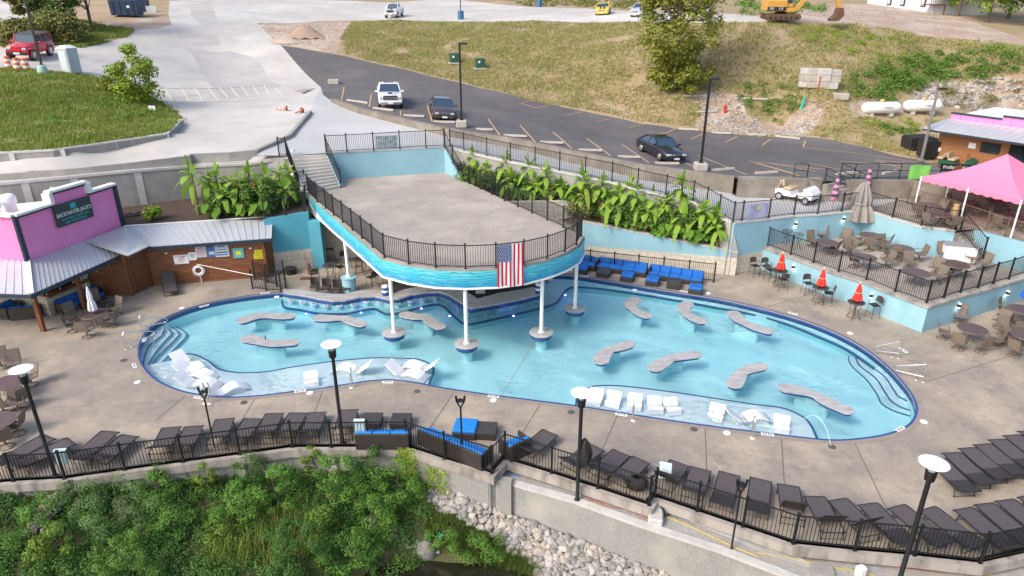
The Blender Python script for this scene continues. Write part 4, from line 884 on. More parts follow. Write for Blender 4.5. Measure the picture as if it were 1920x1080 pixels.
# --- underwater stools ---------------------------------------------------------------
st_px=[(545,563),(567,566),(588,570),(611,573),(636,573),(662,571),(687,566),(713,566),(746,569),(769,565),(793,560),(816,557),(839,560),(850,568),(861,577),(910,584),(933,579),(957,574),(978,570),(1000,563),(1032,524)]
mb=MB();mb.lathe([(.14,0),(.13,.16),(.19,.22),(.19,.26)],(0,0,0),14)
proto=thing('pool_stool','','stool');mb.build('pedestal',m_plaster,proto,smooth=True);mb=MB();mb.lathe([(.19,.26),(.18,.28),(.1,.29)],(0,0,0),14);mb.build('seat',m_ledge,proto,smooth=True);mb=MB();mb.lathe([(.06,.29),(.06,.296)],(0,0,0),10);mb.build('seat_cap',m_tile,proto)
for i,(x,y)in enumerate(st_px):
 p=P(x,y,-.20);place(proto,(p.x,p.y,-.46),0,'submerged pool stool, %s from the left along the wavy bar'%(ORD[i]if i<20 else 'last and farthest right'),'submerged stools along the pool bar')
m_lite=bpy.data.materials.new('pool_light_glow');m_lite.use_nodes=True;q=m_lite.node_tree.nodes['Principled BSDF'];q.inputs['Emission Color'].default_value=(.45,.35,1,1);q.inputs['Emission Strength'].default_value=6;q.inputs['Base Color'].default_value=(.6,.6,1,1)
for i,(x,y,z)in enumerate(((574,588,-.5),(677,586,-.5),(790,578,-.5),(843,592,-.5),(963,592,-.5),(1060,553,-.5),(1250,551,-.5),(1433,584,-.5),(1604,650,-.5),(499,560,-.35))):
 p=P(x,y,z);t=thing('pool_light','small violet underwater light, %s from the left'%ORD[i],'light',(p.x,p.y,z-.05),group='underwater pool lights')
 mb=MB();mb.lathe([(.0,0),(.07,.0),(.08,.03)],(0,0,0),12);mb.build('housing',m_steel,t);mb=MB();mb.lathe([(.06,.03),(.05,.055),(.0,.06)],(0,0,0),12);mb.build('lens',m_lite,t)
 ld=bpy.data.lights.new('pool_light_lamp','POINT');ld.energy=1.6;ld.color=(.3,.15,1);ld.shadow_soft_size=.08;lo=bpy.data.objects.new('pool_light_lamp',ld);COL.objects.link(lo);lo.location=(0,0,.14);kid(lo,t)
# --- white ledge loungers --------------------------------------------------------------
def make_ledge_lounger():
 t=thing('ledge_lounger','','pool lounger')
 prof=catmull([(-.95,.02),(-.72,.20),(-.45,.37),(-.2,.36),(.05,.22),(.28,.16),(.5,.35),(.72,.60),(.90,.78)],8)
 up=[(x,z+.05)for x,z in prof];dn=[(x,z-.02)for x,z in prof]
 mb=MB();mb.ext(up+dn[::-1],-.34,.34);mb.build('seat_shell',m_gloss,t,smooth=True)
 mb=MB();mb.ext([(-.85,-.18),(-.75,.12),(-.45,.32),(-.2,.3),(.0,.17),(.3,.1),(.45,.2),(.5,-.18)],-.27,.27);mb.build('base',m_gloss,t,smooth=True)
 return t
pl_=make_ledge_lounger()
LL=[((382,693),(325,668),'topmost of the stack on the left sun shelf'),((400,703),(332,690),'second of the stack on the left sun shelf'),((406,716),(336,712),'third of the stack on the left sun shelf'),((450,719),(395,735),'lowest of the stack, beside the Y-shaped torch pole'),
 ((636,686),(686,690),'just right of the tall lamp'),((793,702),(733,690),'near the right end of the left sun shelf'),((760,680),(812,688),'at the right tip of the left sun shelf'),
 ((1112,752),(1120,733),'leftmost on the right sun shelf behind the lamp disc'),((1147,757),(1153,738),'second from the left on the right sun shelf'),((1189,763),(1191,742),'third from the left on the right sun shelf'),((1232,768),(1226,748),'fourth from the left on the right sun shelf'),((1268,770),(1254,750),'fifth from the left on the right sun shelf'),((1340,782),(1346,762),'sixth from the left on the right sun shelf'),((1432,776),(1372,780),'lying sideways on the right sun shelf'),((1466,803),(1466,785),'rightmost on the right sun shelf'),((584,716),(582,702),'short box-like one left of the tall lamp')]
for i,(ft,hd,d)in enumerate(LL):
 z=WZ-.22;a=P(*ft,WZ+.1);b=P(*hd,WZ+.1);mid=(a+b)/2;ang=math.atan2(b.y-a.y,b.x-a.x)
 sc=(.40,.92,.6)if 6<i and i!=13 else(1.08,1,.8)
 place(pl_,(mid.x,mid.y,z+.02),ang,'white curved in-pool lounger, '+d,'white loungers on the sun shelves',scale=sc)
# --- hand rails ---------------------------------------------------------------------
def hrail(a,b,lab,h=.9):
 a,b=P(*a,0),P(*b,WZ);t=thing('entry_handrail',lab,'handrail',tuple(a),group='steel pool handrails');d=(b-a);d.z=0;L=d.length;d.normalize()
 mb=MB();up=Vector((0,0,h));mb.tube([a,a+up*.9,a+up+d*.08,a+d*L*.95+Vector((0,0,.42)),a+d*L+Vector((0,0,.3)),a+d*(L-.12)+Vector((0,0,.2)),a+d*.05+Vector((0,0,.28))],.028,8);mb.tube([a+d*.3,a+d*.3+Vector((0,0,.27))],.026,8);mb.tube([a+d*L*.9+Vector((0,0,.25)),a+d*L*.9+Vector((0,0,-.6))],.026,8);mb.build('rail_tube',m_steel,t,world=True,smooth=True)
 for q in(a,a+d*.3):
  mb=MB();mb.lathe([(.05,0),(.05,.015),(.03,.02)],tuple(q),12);mb.build('flange',m_white,t,world=True)
hrail((266,622),(317,614),'steel handrail at the left entry steps, far one');hrail((236,655),(293,638),'steel handrail at the left entry steps, near one')
hrail((1685,672),(1637,668),'steel handrail at the right entry steps, far one');hrail((1731,717),(1674,705),'steel handrail at the right entry steps, near one')
def grab(x,y,lab,rz=0):
 p=P(x,y,0);t=thing('grab_rail',lab,'handrail',tuple(p),rz,group='curved steel grab rails')
 for s in(0,):
  mb=MB();mb.tube([(0,0,0),(0,0,.75),(0,.08,.87),(0,.2,.92),(0,.32,.86),(0,.38,.7),(0,.38,-.2)],.025,8);mb.build('rail_tube',m_steel,t,smooth=True)
  mb=MB();mb.lathe([(.09,0),(.09,.02),(.04,.035)],(0,0,0),12);mb.build('flange',m_white,t)
grab(659,727,'hooked steel grab rail right of the tall lamp on the left shelf',.1);grab(1187,789,'hooked steel grab rail in the middle of the right shelf',-.1);grab(1411,822,'hooked steel grab rail near the right end of the right shelf',-.2);grab(384,757,'hooked steel grab rail by the Y-shaped torch pole',.2);grab(393,757,'second hooked steel grab rail by the Y-shaped torch pole',.2)
for i,(x,y)in enumerate(((252,686),(271,637),(383,574),(497,550),(1096,518),(1282,547),(1487,588),(1694,657),(1688,805),(1439,815),(1165,778),(925,744),(727,717),(563,734),(374,746))):
 p=P(x,y,0);pn=min(POOL,key=lambda q:(q[0]-p.x)**2+(q[1]-p.y)**2);k=POOL.index(pn);a,b=Vector(POOL[k-1]),Vector(POOL[(k+1)%N]);an=math.atan2(b.y-a.y,b.x-a.x)
 t=thing('depth_marker','small white depth marker tile with dark print, %s clockwise from the far left pool edge'%ORD[i],'marker',(p.x,p.y,0),an,group='depth marker tiles round the pool');mb=MB();mb.box((0,0,.014),(.5,.16,.024));mb.build('tile',m_white,t);mb=MB()
 for q in(-.14,-.05,.06,.15):mb.box((q,0,.028),(.05,.09,.004))
 mb.build('print',m_blackm,t)
p,q=P(1558,836,.02),P(1502,790,WZ);mb=MB();mb.tube([tuple(p.lerp(q,k/12)+Vector((0,0,1.5*(k/12)*(1-k/12)*2)))for k in range(13)],.007,5)
m_jet=mat('clear_water_jet',(.75,.88,.9),.1);one(mb,'water_jet',m_jet,'thin arc of water jumping from the deck drain into the right end of the pool','water jet',smooth=True)
# --- deck inserts: skimmer lids, drains, depth tiles ----------------------------------
m_dr=mat('drain_grey',(.09,.085,.08),.6);
for i,(x,y)in enumerate(((341,578),(258,717),(581,737),(519,557),(925,751),(1328,550),(1594,625),(1363,812),(1732,791),(1190,544),(1070,507))):
 p=P(x,y,0);mb=MB();mb.lathe([(.15,.0),(.15,.02),(.12,.028)],tuple(p),18);one(mb,'skimmer_lid',m_white,'round white skimmer lid on the deck, %s one'%['next to the far left pool edge','left of the stacked white loungers','left of the tall lamp by the pool','by the small gate near the bar','left of the right sun shelf','by the blue ottomans','in front of the high bar tables','below the right sun shelf','right of the right entry steps','near the sofa ottomans','beside the rightmost column'][i],'skimmer lid','white skimmer lids')
for i,(x,y)in enumerate(((232,676),(782,734),(1071,773),(1301,805),(1560,838),(457,755))):
 p=P(x,y,0);mb=MB();mb.lathe([(.15,.0),(.15,.018),(.1,.02)],tuple(p),18);mb.lathe([(.05,.02),(.04,.035)],tuple(p),10);one(mb,'floor_drain',m_dr,'round dark floor drain on the deck, %s from the left'%['first','third','fourth','fifth','sixth and rightmost','second'][i],'drain','dark round deck drains')
# ============================================================ FURNITURE
def heading(a,b,Z=0):p,q=P(*a,Z),P(*b,Z);return math.atan2(q.y-p.y,q.x-p.x)
def make_chaise(rise,name='chaise_lounge'):
 t=thing(name,'','lounger')
 W=.37;hinge=-.25;L=.72;bx,bz=hinge-L*math.cos(rise),.37+L*math.sin(rise)
 sag=lambda u:-.025*math.sin(PI*u)
 mb=MB();pts=[(hinge+(1.0-hinge)*k/10,.37+sag(k/10)-(.05*max(0,(k-8)/2)**2))for k in range(11)]
 mb.ext([(x,z+.012)for x,z in pts]+[(x,z-.012)for x,z in pts[::-1]],-W+.02,W-.02);
 mb.build('seat_sling',m_wickerl,t)
 mb=MB();q=[(hinge+(bx-hinge)*k/6,.37+(bz-.37)*k/6+sag(k/6))for k in range(7)]
 mb.ext([(x,z+.012)for x,z in q]+[(x,z-.012)for x,z in q[::-1]],-W+.02,W-.02);mb.build('backrest',m_wicker,t)
 mb=MB()
 for s in(-1,1):mb.tube([(1.02,s*W,.32),(.9,s*W,.37),(-.75,s*W,.34)],.019,6);mb.tube([(hinge,s*W,.37),(bx,s*W,bz)],.017,6)
 mb.tube([(1.02,-W,.32),(1.02,W,.32)],.019);mb.tube([(bx,-W,bz),(bx,W,bz)],.017);mb.tube([(-.75,-W,.34),(-.75,W,.34)],.017)
 for x in(.35,.75):mb.tube([(x,-W,.34),(x,W,.34)],.01,4)
 mb.build('frame',m_black,t)
 for x,dx in((.72,.12),(-.62,-.1)):
  for s in(-1,1):
   mb=MB();mb.tube([(x,s*W,.36),(x+dx,s*W,0)],.017,6);mb.build('leg',m_black,t)
 for q in([(.84,-W,.05),(.84,W,.05)],[(-.71,-W,.05),(-.71,W,.05)],[(-.5,-W*.8,.34),((bx+hinge)/2,-W*.8,(bz+.37)/2)],[(-.5,W*.8,.34),((bx+hinge)/2,W*.8,(bz+.37)/2)]):mb=MB();mb.tube(q,.012,4);mb.build('brace',m_black,t)
 return t
ch_up=make_chaise(.95);ch_mid=make_chaise(.5);ch_flat=make_chaise(.12)
def chaises(lst,where,protos):
 for i,(ft,hd)in enumerate(lst):
  a=P(*ft,.35);b=P(*hd,.35);d=(b-a);d.normalize();c=a+d*.98;c.z=0
  lab='dark brown mesh lounger, %s from the left %s'%(ORD[i],where)
  place(protos[i]if len(protos)==len(lst)else protos[i%len(protos)],(c.x,c.y,0),math.atan2(-d.y,-d.x),lab,'dark mesh loungers '+where)
LX=[((92,819),(35,850)),((133,827),(83,850)),((207,809),(160,850)),((244,817),(205,850)),((322,801),(303,838)),((364,799),(348,832)),((422,785),(408,822)),((475,785),(453,818)),((515,775),(497,812)),((559,774),(541,808)),((595,773),(583,808)),((655,768),(643,808))]
chaises(LX,'in the left front row',[ch_flat,ch_flat,ch_flat]+[ch_mid]*9)
RX=[((1032,811),(1002,836)),((1118,838),(1085,862)),((1165,849),(1138,874)),((1202,862),(1173,890)),((1274,868),(1257,892)),((1314,879),(1304,911)),((1368,888),(1357,930)),((1427,899),(1421,944)),((1478,910),(1484,950)),((1527,931),(1546,966)),((1570,937),(1604,972)),((1627,945),(1668,988)),((1681,950),(1730,990)),((1739,954),(1792,995)),((1806,954),(1858,998)),((1845,945),(1898,991)),((1884,938),(1940,984)),((1925,930),(1982,972))]
chaises(RX,'in the long right front row',[ch_mid,ch_mid,ch_mid,ch_mid,ch_up,ch_mid,ch_flat,ch_flat,ch_up,ch_up,ch_up]+[ch_flat]*7)
UX=[((1757,861),(1795,900)),((1784,849),(1828,890)),((1814,840),(1860,880)),((1842,833),(1889,872)),((1870,824),(1917,863)),((1897,816),(1945,853)),((1925,808),(1972,844))]
chaises(UX,'in the upper right group',[ch_flat])
chd=place(ch_up,tuple(P(320,545,0)),heading((322,550),(316,520)),'dark grey lounger with raised back standing against the wood shed wall');chd.rotation_euler.z+=PI
# --- swivel chair --------------------------------------------------------------
def make_swivel():
 t=thing('swivel_chair','','chair');W=.27
 mb=MB();s=[(.27,.43),(.1,.41),(-.2,.40)];mb.ext([(x,z+.012)for x,z in s]+[(x,z-.012)for x,z in s[::-1]],-W,W);mb.build('seat',m_tan,t)
 mb=MB();s=[(-.2,.41),(-.27,.62),(-.36,.98)];mb.ext([(x+.01,z+.01)for x,z in s]+[(x-.014,z-.01)for x,z in s[::-1]],-W,W);mb.build('backrest',m_tan,t)
 for y in(-W-.02,W+.02):
  mb=MB();mb.tube([(-.36,y,.98),(-.27,y,.62),(-.2,y,.41),(.28,y,.42)],.016,5);mb.tube([(-.28,y,.66),(.2,y,.64),(.28,y,.42)],.02,5);mb.build('arm_frame',m_tanf,t)
 mb=MB();mb.tube([(-.36,-W,.98),(-.36,W,.98)],.016,5);mb.build('top_rail',m_tanf,t)
 mb=MB();mb.cone((0,0,.1),(0,0,.4),.04,.04,8)
 for k in range(4):a=k*PI/2+.4;mb.tube([(0,0,.13),(.27*math.cos(a),.27*math.sin(a),.03)],.016,5)
 mb.tube([(.27*math.cos(k*PI/10),.27*math.sin(k*PI/10),.02)for k in range(21)],.018,5,cap=False);mb.build('swivel_base',m_tanf,t)
 return t
def make_round_table(R=.62,hole=True):
 t=thing('round_table','','table')
 mb=MB();mb.lathe([(R-.015,.70),(R,.71),(R,.73),(R-.01,.74)],(0,0,0),32);mb.build('table_top',m_slat,t)
 mb=MB();mb.tube([(R*math.cos(k*PI/16),R*math.sin(k*PI/16),.725)for k in range(33)],.022,6,cap=False);mb.build('rim',m_tanf,t)
 for k in range(4):
  a=k*PI/2+.78;mb=MB();mb.tube([(R*.75*math.cos(a),R*.75*math.sin(a),.7),(R*.4*math.cos(a),R*.4*math.sin(a),.35),(R*.7*math.cos(a),R*.7*math.sin(a),0)],.02,5);mb.build('leg',m_tanf,t)
 return t
sw=make_swivel();rt=make_round_table(.68)
def dirword(dx,dy):
 a=math.degrees(math.atan2(dy,dx))%360
 return['right','far right','far','far left','left','near left','near','near right'][int((a+22.5)//45)%8]
def set_table(px,Z,chairs,desc,group,Rsc=1.0):
 c=P(*px,Z+.74);c.z=Z
 place(rt,tuple(c),.3,'round brown slatted table '+desc,group,scale=(Rsc,Rsc,1))
 used={}
 for q in chairs:
  if isinstance(q,(int,float)):a=math.radians(q);p=c+Vector((math.cos(a),math.sin(a),0))*(.68*Rsc+.28)
  else:
   p=P(*q,Z)
  d=c-p;w=dirword(-d.x,-d.y);used[w]=used.get(w,0)+1
  ex='' if used[w]==1 else ', farther out'
  place(sw,(p.x,p.y,Z),math.atan2(d.y,d.x)+random.uniform(-.3,.3),'tan swivel chair, %s side of table %s%s'%(w,desc,ex),'tan sling swivel chairs')
set_table((176,588),0,[(137,622),(165,632),(212,612),(219,590),(180,575),(140,600)],'under the closed white umbrella','round slatted dining tables')
set_table((10,718),0,[(60,722),(45,760),(8,775),(30,695),(4,690)],'behind the left disc lamp','round slatted dining tables')
set_table((-6,790),0,[(35,813),(12,838),(36,770)],'lowest at the left edge','round slatted dining tables')
set_table((1824,616),0,[(1766,635),(1796,605),(1795,655),(1838,660),(1862,650),(1872,615)],'nearest the blue wall corner','round slatted dining tables')
set_table((1917,580),0,[(1880,592),(1893,608),(1905,630)],'at the far right edge','round slatted dining tables')
set_table((1925,628),0,[(1885,648),(1900,668),(1880,630)],'lower at the right edge','round slatted dining tables')
TG='round slatted tables on the dining terrace'
set_table((1550,454),TZ,[(1540,450),(1582,458),(1560,478),(1522,462),(1590,476)],'at the terrace left end',TG,1.0)
set_table((1633,441),TZ,[(1605,460),(1628,470),(1658,466),(1670,446),(1628,436)],'by the big grey umbrella',TG)
set_table((1691,465),TZ,[(1655,470),(1683,488),(1662,486),(1722,488),(1695,458),(1712,460)],'in the terrace middle',TG)
set_table((1622,482),TZ,[(1590,478),(1600,500),(1660,500)],'by the terrace front fence',TG,.95)
set_table((1718,511),TZ,[(1752,515),(1755,530),(1702,503)],'nearest the terrace corner',TG,1.05)
set_table((1792,495),TZ,[(1765,485),(1820,494),(1786,518),(1760,478),(1840,505)],'before the white cabinet',TG,1.05)
for(x,y),d in(((1765,402),'left under the pink canopy'),((1812,378),'middle under the pink canopy'),((1870,378),'centre right under the pink canopy'),((1895,405),'right under the pink canopy'),((1745,384),'at the canopy deck edge')):
 set_table((x,y),3.2,[20,110,200,290],d,'tables under the pink canopy',.9)
def make_ring_stool():
 t=thing('stacked_round_table','','bar table');mb=MB()
 mb.tube([(.3*math.cos(k*PI/10),.3*math.sin(k*PI/10),.95)for k in range(21)],.02,5,cap=False);mb.tube([(.3,0,.95),(-.3,0,.95)],.012,4);mb.tube([(0,.3,.95),(0,-.3,.95)],.012,4);mb.build('ring_top',m_char,t)
 for k in range(4):a=k*PI/2+.5;mb=MB();mb.tube([(.28*math.cos(a),.28*math.sin(a),.95),(.12*math.cos(a),.12*math.sin(a),.5),(.27*math.cos(a),.27*math.sin(a),0)],.014,5);mb.build('leg',m_char,t)
 return t
rs=make_ring_stool()
for i,(x,y)in enumerate(((1462,427),(1477,433),(1497,439))):
 p=P(x,y,TZ+.95);place(rs,(p.x,p.y,TZ),i,'upturned round bar table frame, %s from the left in the terrace corner'%ORD[i],'upturned bar table frames')
# --- high bar tables and chairs -----------------------------------------------------
def make_high_table():
 t=thing('high_table','','bar table');mb=MB();mb.lathe([(.44,.98),(.45,1.0),(.44,1.02)],(0,0,0),26);mb.build('table_top',m_char,t)
 mb=MB();mb.lathe([(.17,1.021),(.17,1.03),(.05,1.035)],(0,0,0),16);mb.build('centre_plate',m_blackm,t)
 for k in range(4):a=k*PI/2+.5;mb=MB();mb.tube([(.32*math.cos(a),.32*math.sin(a),.98),(.2*math.cos(a),.2*math.sin(a),.5),(.36*math.cos(a),.36*math.sin(a),0)],.016,6);mb.build('leg',m_char,t)
 for z,r in((.5,.2),(.18,.3)):
  mb=MB();mb.tube([(r*math.cos(k*PI/10),r*math.sin(k*PI/10),z)for k in range(21)],.012,5,cap=False);mb.build('foot_ring',m_rust,t)
 return t
def make_high_chair():
 t=thing('high_chair','','bar chair');W=.23
 mb=MB();mb.cbox((0,0,.72),(.44,.46,.035),.012);mb.build('seat',m_blackm,t)
 mb=MB()
 def bk(u,v):
  y=(u-.5)*.44;z=.85+v*.34;return(-.24-.05*v-.04*math.cos((u-.5)*PI)+.0,y,z-(.05*(2*u-1)**2)*v)
 mb.grid(bk,6,3);mb.build('backrest',m_char,t)
 for s in(-1,1):
  mb=MB();mb.tube([(-.28,s*W,1.14),(-.22,s*W,.72)],.014,5);mb.tube([(-.25,s*W,.93),(.0,s*(W+.03),.95),(.2,s*(W+.02),.93),(.2,s*W,.72)],.013,5);mb.build('arm',m_char,t)
 for x,y in((.2,1),(.2,-1),(-.2,1),(-.2,-1)):
  mb=MB();mb.tube([(x,y*.21,.72),(x*1.25,y*.26,0)],.014,5);mb.build('leg',m_char,t)
 mb=MB();q=[(.24,.24,.25),(.24,-.24,.25),(-.24,-.24,.25),(-.24,.24,.25),(.24,.24,.25)];mb.tube(q,.01,4);mb.build('foot_rail',m_char,t)
 return t
ht=make_high_table();hc=make_high_chair()
def closed_umbrella(name,label,loc,h0,h1,r,mt,group=None,ruff=8,polez=0,rim=None):
 t=thing(name,label,'umbrella',loc,random.uniform(0,2),group)
 mb=MB();mb.tube([(0,0,polez),(0,0,h1+.08)],.022,8);mb.build('pole',m_tanf,t)
 mb=MB()
 def fn(u,v):
  a=u*2*PI;R=r*(.10+.9*(1-v)**.8)*(1+.22*math.cos(ruff*a))*(1 if v<.97 else.3);R*=(1-.35*math.exp(-((v-.42)/.08)**2)*(.6))
  return(R*math.cos(a),R*math.sin(a),h0+(h1-h0)*v+(.05*math.cos(ruff*a)if v==0 else 0))
 mb.grid(fn,ruff*5,12);mb.build('canopy',mt,t,smooth=True)
 mb=MB();mb.lathe([(.04,h1),(.05,h1+.06),(.0,h1+.14)],(0,0,0),8);mb.build('finial',rim or m_tanf,t)
 mb=MB();mb.lathe([(r*.62,h0+(h1-h0)*.42),(r*.60,h0+(h1-h0)*.46)],(0,0,0),16);mb.build('tie_strap',rim or mt,t)
 return t
for i,((x,y),chs,d)in enumerate((((1463,507),[(1434,515),(1492,522),(1465,540),(1480,498)],'left'),((1539,538),[(1512,548),(1570,543),(1550,567),(1558,535)],'middle'),((1606,566),[(1635,590),(1645,575)],'right'))):
 c=P(x,y,1.02);place(ht,(c.x,c.y,0),.2*i,'high round bar table with closed red umbrella, %s one of three'%d,'high bar tables by the terrace wall')
 for q in chs:
  p=P(*q,0)if False else P(q[0],q[1]+4,.0);dv=Vector((c.x,c.y,0))-p;w=dirword(-dv.x,-dv.y)
  place(hc,(p.x,p.y,0),math.atan2(dv.y,dv.x),'dark bar chair, %s side of the %s red umbrella table%s'%(w,d,', nearest the wall' if q==chs[-1]else ''),'dark metal bar chairs')
 u=closed_umbrella('closed_umbrella','closed red umbrella in the %s high bar table'%d,(c.x,c.y,0),1.15,2.1,.24,m_red,'closed red umbrellas',rim=mat('cream_patch%d'%i,(.7,.55,.25),.8))
for q in((1413,518),(1442,526)):
 p=P(q[0],q[1],0);place(hc,(p.x,p.y,0),-1.2 if q[0]<1420 else.3,'dark metal bar chair standing alone %s against the cream block wall'%('farthest left' if q[0]<1420 else 'second from the left'),'dark metal bar chairs')
for(x,y),chs,d in(((618,497),[(592,528),(620,485),(640,520)],'left of the deck column'),((672,485),[(650,505),(690,510),(665,480)],'right of the deck column')):
 c=P(x,y,1.02);place(ht,(c.x,c.y,0),.4,'high dark table in the shade under the stage '+d,'high tables under the stage')
 for q in chs:
  p=P(*q,0);dv=Vector((c.x,c.y,0))-p;place(hc,(p.x,p.y,0),math.atan2(dv.y,dv.x),'dark bar chair, %s side of shaded table %s'%(dirword(-dv.x,-dv.y),d),'dark metal bar chairs')
for i,(x,y)in enumerate(((587,553),(609,555),(629,557),(648,556))):
 p=P(x,y-2,0);t=thing('wicker_stool_chair','low dark wicker chair behind the left bar counter, %s from the left'%ORD[i],'chair',(p.x,p.y+.5,0),-PI/2,group='wicker chairs behind the bar counter')
 mb=MB();mb.cbox((0,0,.3),(.5,.52,.12),.03);mb.build('seat',m_wicker,t)
 mb=MB();mb.grid(lambda u,v:(-.25+.12*math.cos((u-.5)*PI*1.0)*-1+.1,(u-.5)*.56,.3+v*.45),8,3);mb.build('backrest',m_wicker,t,smooth=True)
 for x2,y2 in((.2,.2),(.2,-.2),(-.2,.2),(-.2,-.2)):mb=MB();mb.tube([(x2,y2,.28),(x2,y2,0)],.02,5);mb.build('leg',m_wicker,t)
for q in((698,540),(708,535)):
 p=P(*q,0);place(hc,(p.x,p.y,0),2.5 if q[0]<700 else 2.9,'dark bar chair beside the bar counter, %s'%('nearer one' if q[0]<700 else 'farther one'),'dark metal bar chairs')
# --- sofas -------------------------------------------------------------------------------
def make_sofa_unit(wd,label,mt,n=1,group=None,loc=(0,0,0),rz=0,arm=False,armL=False):
 """+x faces forward; width along y"""
 t=thing('outdoor_sofa',label,'sofa',loc,rz,group)
 mb=MB();mb.cbox((0,0,.16),(.8,wd,.28),.02);mb.cbox((-.36,0,.48),(.1,wd,.5),.02)
 if arm:mb.cbox((0,wd/2-.05,.42),(.8,.1,.5),.02)
 if armL:mb.cbox((0,-wd/2+.05,.42),(.8,.1,.5),.02)
 mb.build('wicker_base',m_wicker,t)
 for k in range(n):
  w=wd/n;y=-wd/2+w*(k+.5)
  mb=MB();mb.cbox((.04,y,.37),(.70,w-.012,.16),.035);mb.build('seat_cushion',mt,t)
  mb=MB();mb.cbox((-.24,y,.58),(.18,w-.015,.36),.045,ry=-.15);mb.build('back_cushion',mt,t)
 return t
def make_ottoman(label,mt,loc,rz,group=None,s=.78,name='ottoman',cat='ottoman',top=True):
 t=thing(name,label,cat,loc,rz,group);mb=MB();mb.cbox((0,0,.16),(s,s,.28),.02);mb.build('wicker_base',m_wicker,t)
 if top:mb=MB();mb.cbox((0,0,.37),(s-.02,s-.02,.15),.05);mb.build('cushion',mt,t)
 else:
  mb=MB();mb.box((0,0,.315),(s+.02,s+.02,.03));mb.build('table_top',m_char if name=='coffee_table' else m_wickerl,t)
 return t
h=heading((1100,505),(1330,534))
for i,(a,b,nn,gp_)in enumerate((((1092,499),(1123,505),2,''),((1123,503),(1216,516),4,''),((1220,517),(1322,532),5,''))):
 p,q=P(a[0],a[1]-2,.35),P(b[0],b[1]-2,.35);c=(p+q)/2;wd=(q-p).length
 make_sofa_unit(wd,'blue cushioned black wicker sofa against the fence, %s'%('leftmost under the stage edge','long middle run with four seats','long right run with five seats')[i],m_cush,nn,'blue poolside sofas',(c.x,c.y+.55,0),math.atan2(q.y-p.y,q.x-p.x)-PI/2,arm=(i==0),armL=(i==2))
for i,(x,y,kind_)in enumerate(((1091,501,1),(1132,509,0),(1177,515,1),(1224,523,1),(1264,530,0),(1305,538,1))):
 p=P(x,y,.35 if kind_ else.3);
 if kind_:make_ottoman('blue cushioned ottoman in front of the long blue sofas, %s from the left'%ORD[(0,0,1,2,0,3)[i]],m_cush,(p.x,p.y,0),h,'blue ottomans by the far sofas',.8)
 else:make_ottoman('black wicker coffee table in front of the long blue sofas, %s one'%('left' if i==1 else 'right'),m_wicker,(p.x,p.y,0),h,'black wicker coffee tables',.8,'coffee_table','coffee table',False)
p,q=P(671,818,.3),P(770,818,.3);c=(p+q)/2
make_sofa_unit((q-p).length,'blue cushioned sofa backing onto the front fence, left of the slanting sofa',m_bcush,3,None,(c.x,c.y-.1,0),PI/2,True,True)
p,q=P(803,815,.3),P(915,860,.3);c=(p+q)/2
make_sofa_unit((q-p).length+.2,'long blue cushioned sofa with black wicker back slanting along the middle front fence',m_bcush,3,None,(c.x-.1,c.y+.0,0),math.atan2(q.y-p.y,q.x-p.x)+PI/2,False,True)
p=P(966,838,.3);make_sofa_unit(1.0,'single blue cushioned wicker armchair right of the fence corner',m_bcush,1,None,(p.x,p.y,0),2.2,True,True)
p=P(873,797,.4);make_ottoman('bright blue square ottoman by the torch in the middle foreground',m_bcush,(p.x,p.y,0),-.12,None,.95)
p=P(911,803,.3);make_ottoman('dark wicker square table beside the bright blue ottoman',m_wicker,(p.x,p.y,0),-.1,None,.85,'coffee_table','coffee table',False)
for x,y,d in((697,785,'left'),(752,786,'right')):
 p=P(x,y,.3);make_ottoman('dark wicker square table in front of the blue sofa by the front fence, %s one'%d,m_wicker,(p.x,p.y,0),0,'dark wicker square tables',.8,'coffee_table','coffee table',False)
p,q=P(108,580,.3),P(190,550,.3);c=(p+q)/2
make_sofa_unit((q-p).length,'long blue cushioned wicker sofa against the stone bar wall beneath the metal awning',m_cush,4,None,(c.x,c.y,0),math.atan2(q.y-p.y,q.x-p.x)-PI/2,True,True)
p=P(18,582,.3);make_sofa_unit(1.1,'blue cushioned wicker armchair at the far left under the awning',m_cush,1,None,(p.x,p.y,0),-.2,True,True)
p=P(50,585,.3);make_sofa_unit(1.4,'blue cushioned wicker loveseat beside the wood awning post at the left',m_cush,2,None,(p.x,p.y,0),PI/2+.2,True,True)
p=P(196,572,.3);make_ottoman('black wicker square table behind the table with the white umbrella',m_wicker,(p.x,p.y,0),.4,None,.8,'coffee_table','coffee table',False)
c=P(176,588,.74);closed_umbrella('closed_umbrella','closed white umbrella standing in the round table near the pink bar',(c.x,c.y,0),.95,2.35,.2,m_white)
p=P(1613,448,TZ);closed_umbrella('large_closed_umbrella','big closed grey canopy umbrella in the back corner of the terrace',(p.x+.05,p.y+.9,TZ),1.1,3.6,.95,m_greyc,ruff=11)
p=P(1914,590,0);u=closed_umbrella('closed_umbrella','closed bright blue umbrella at the right picture edge',(p.x+.1,p.y,0),1.0,2.4,.34,mat('blue_canvas',(.01,.11,.5),.7))
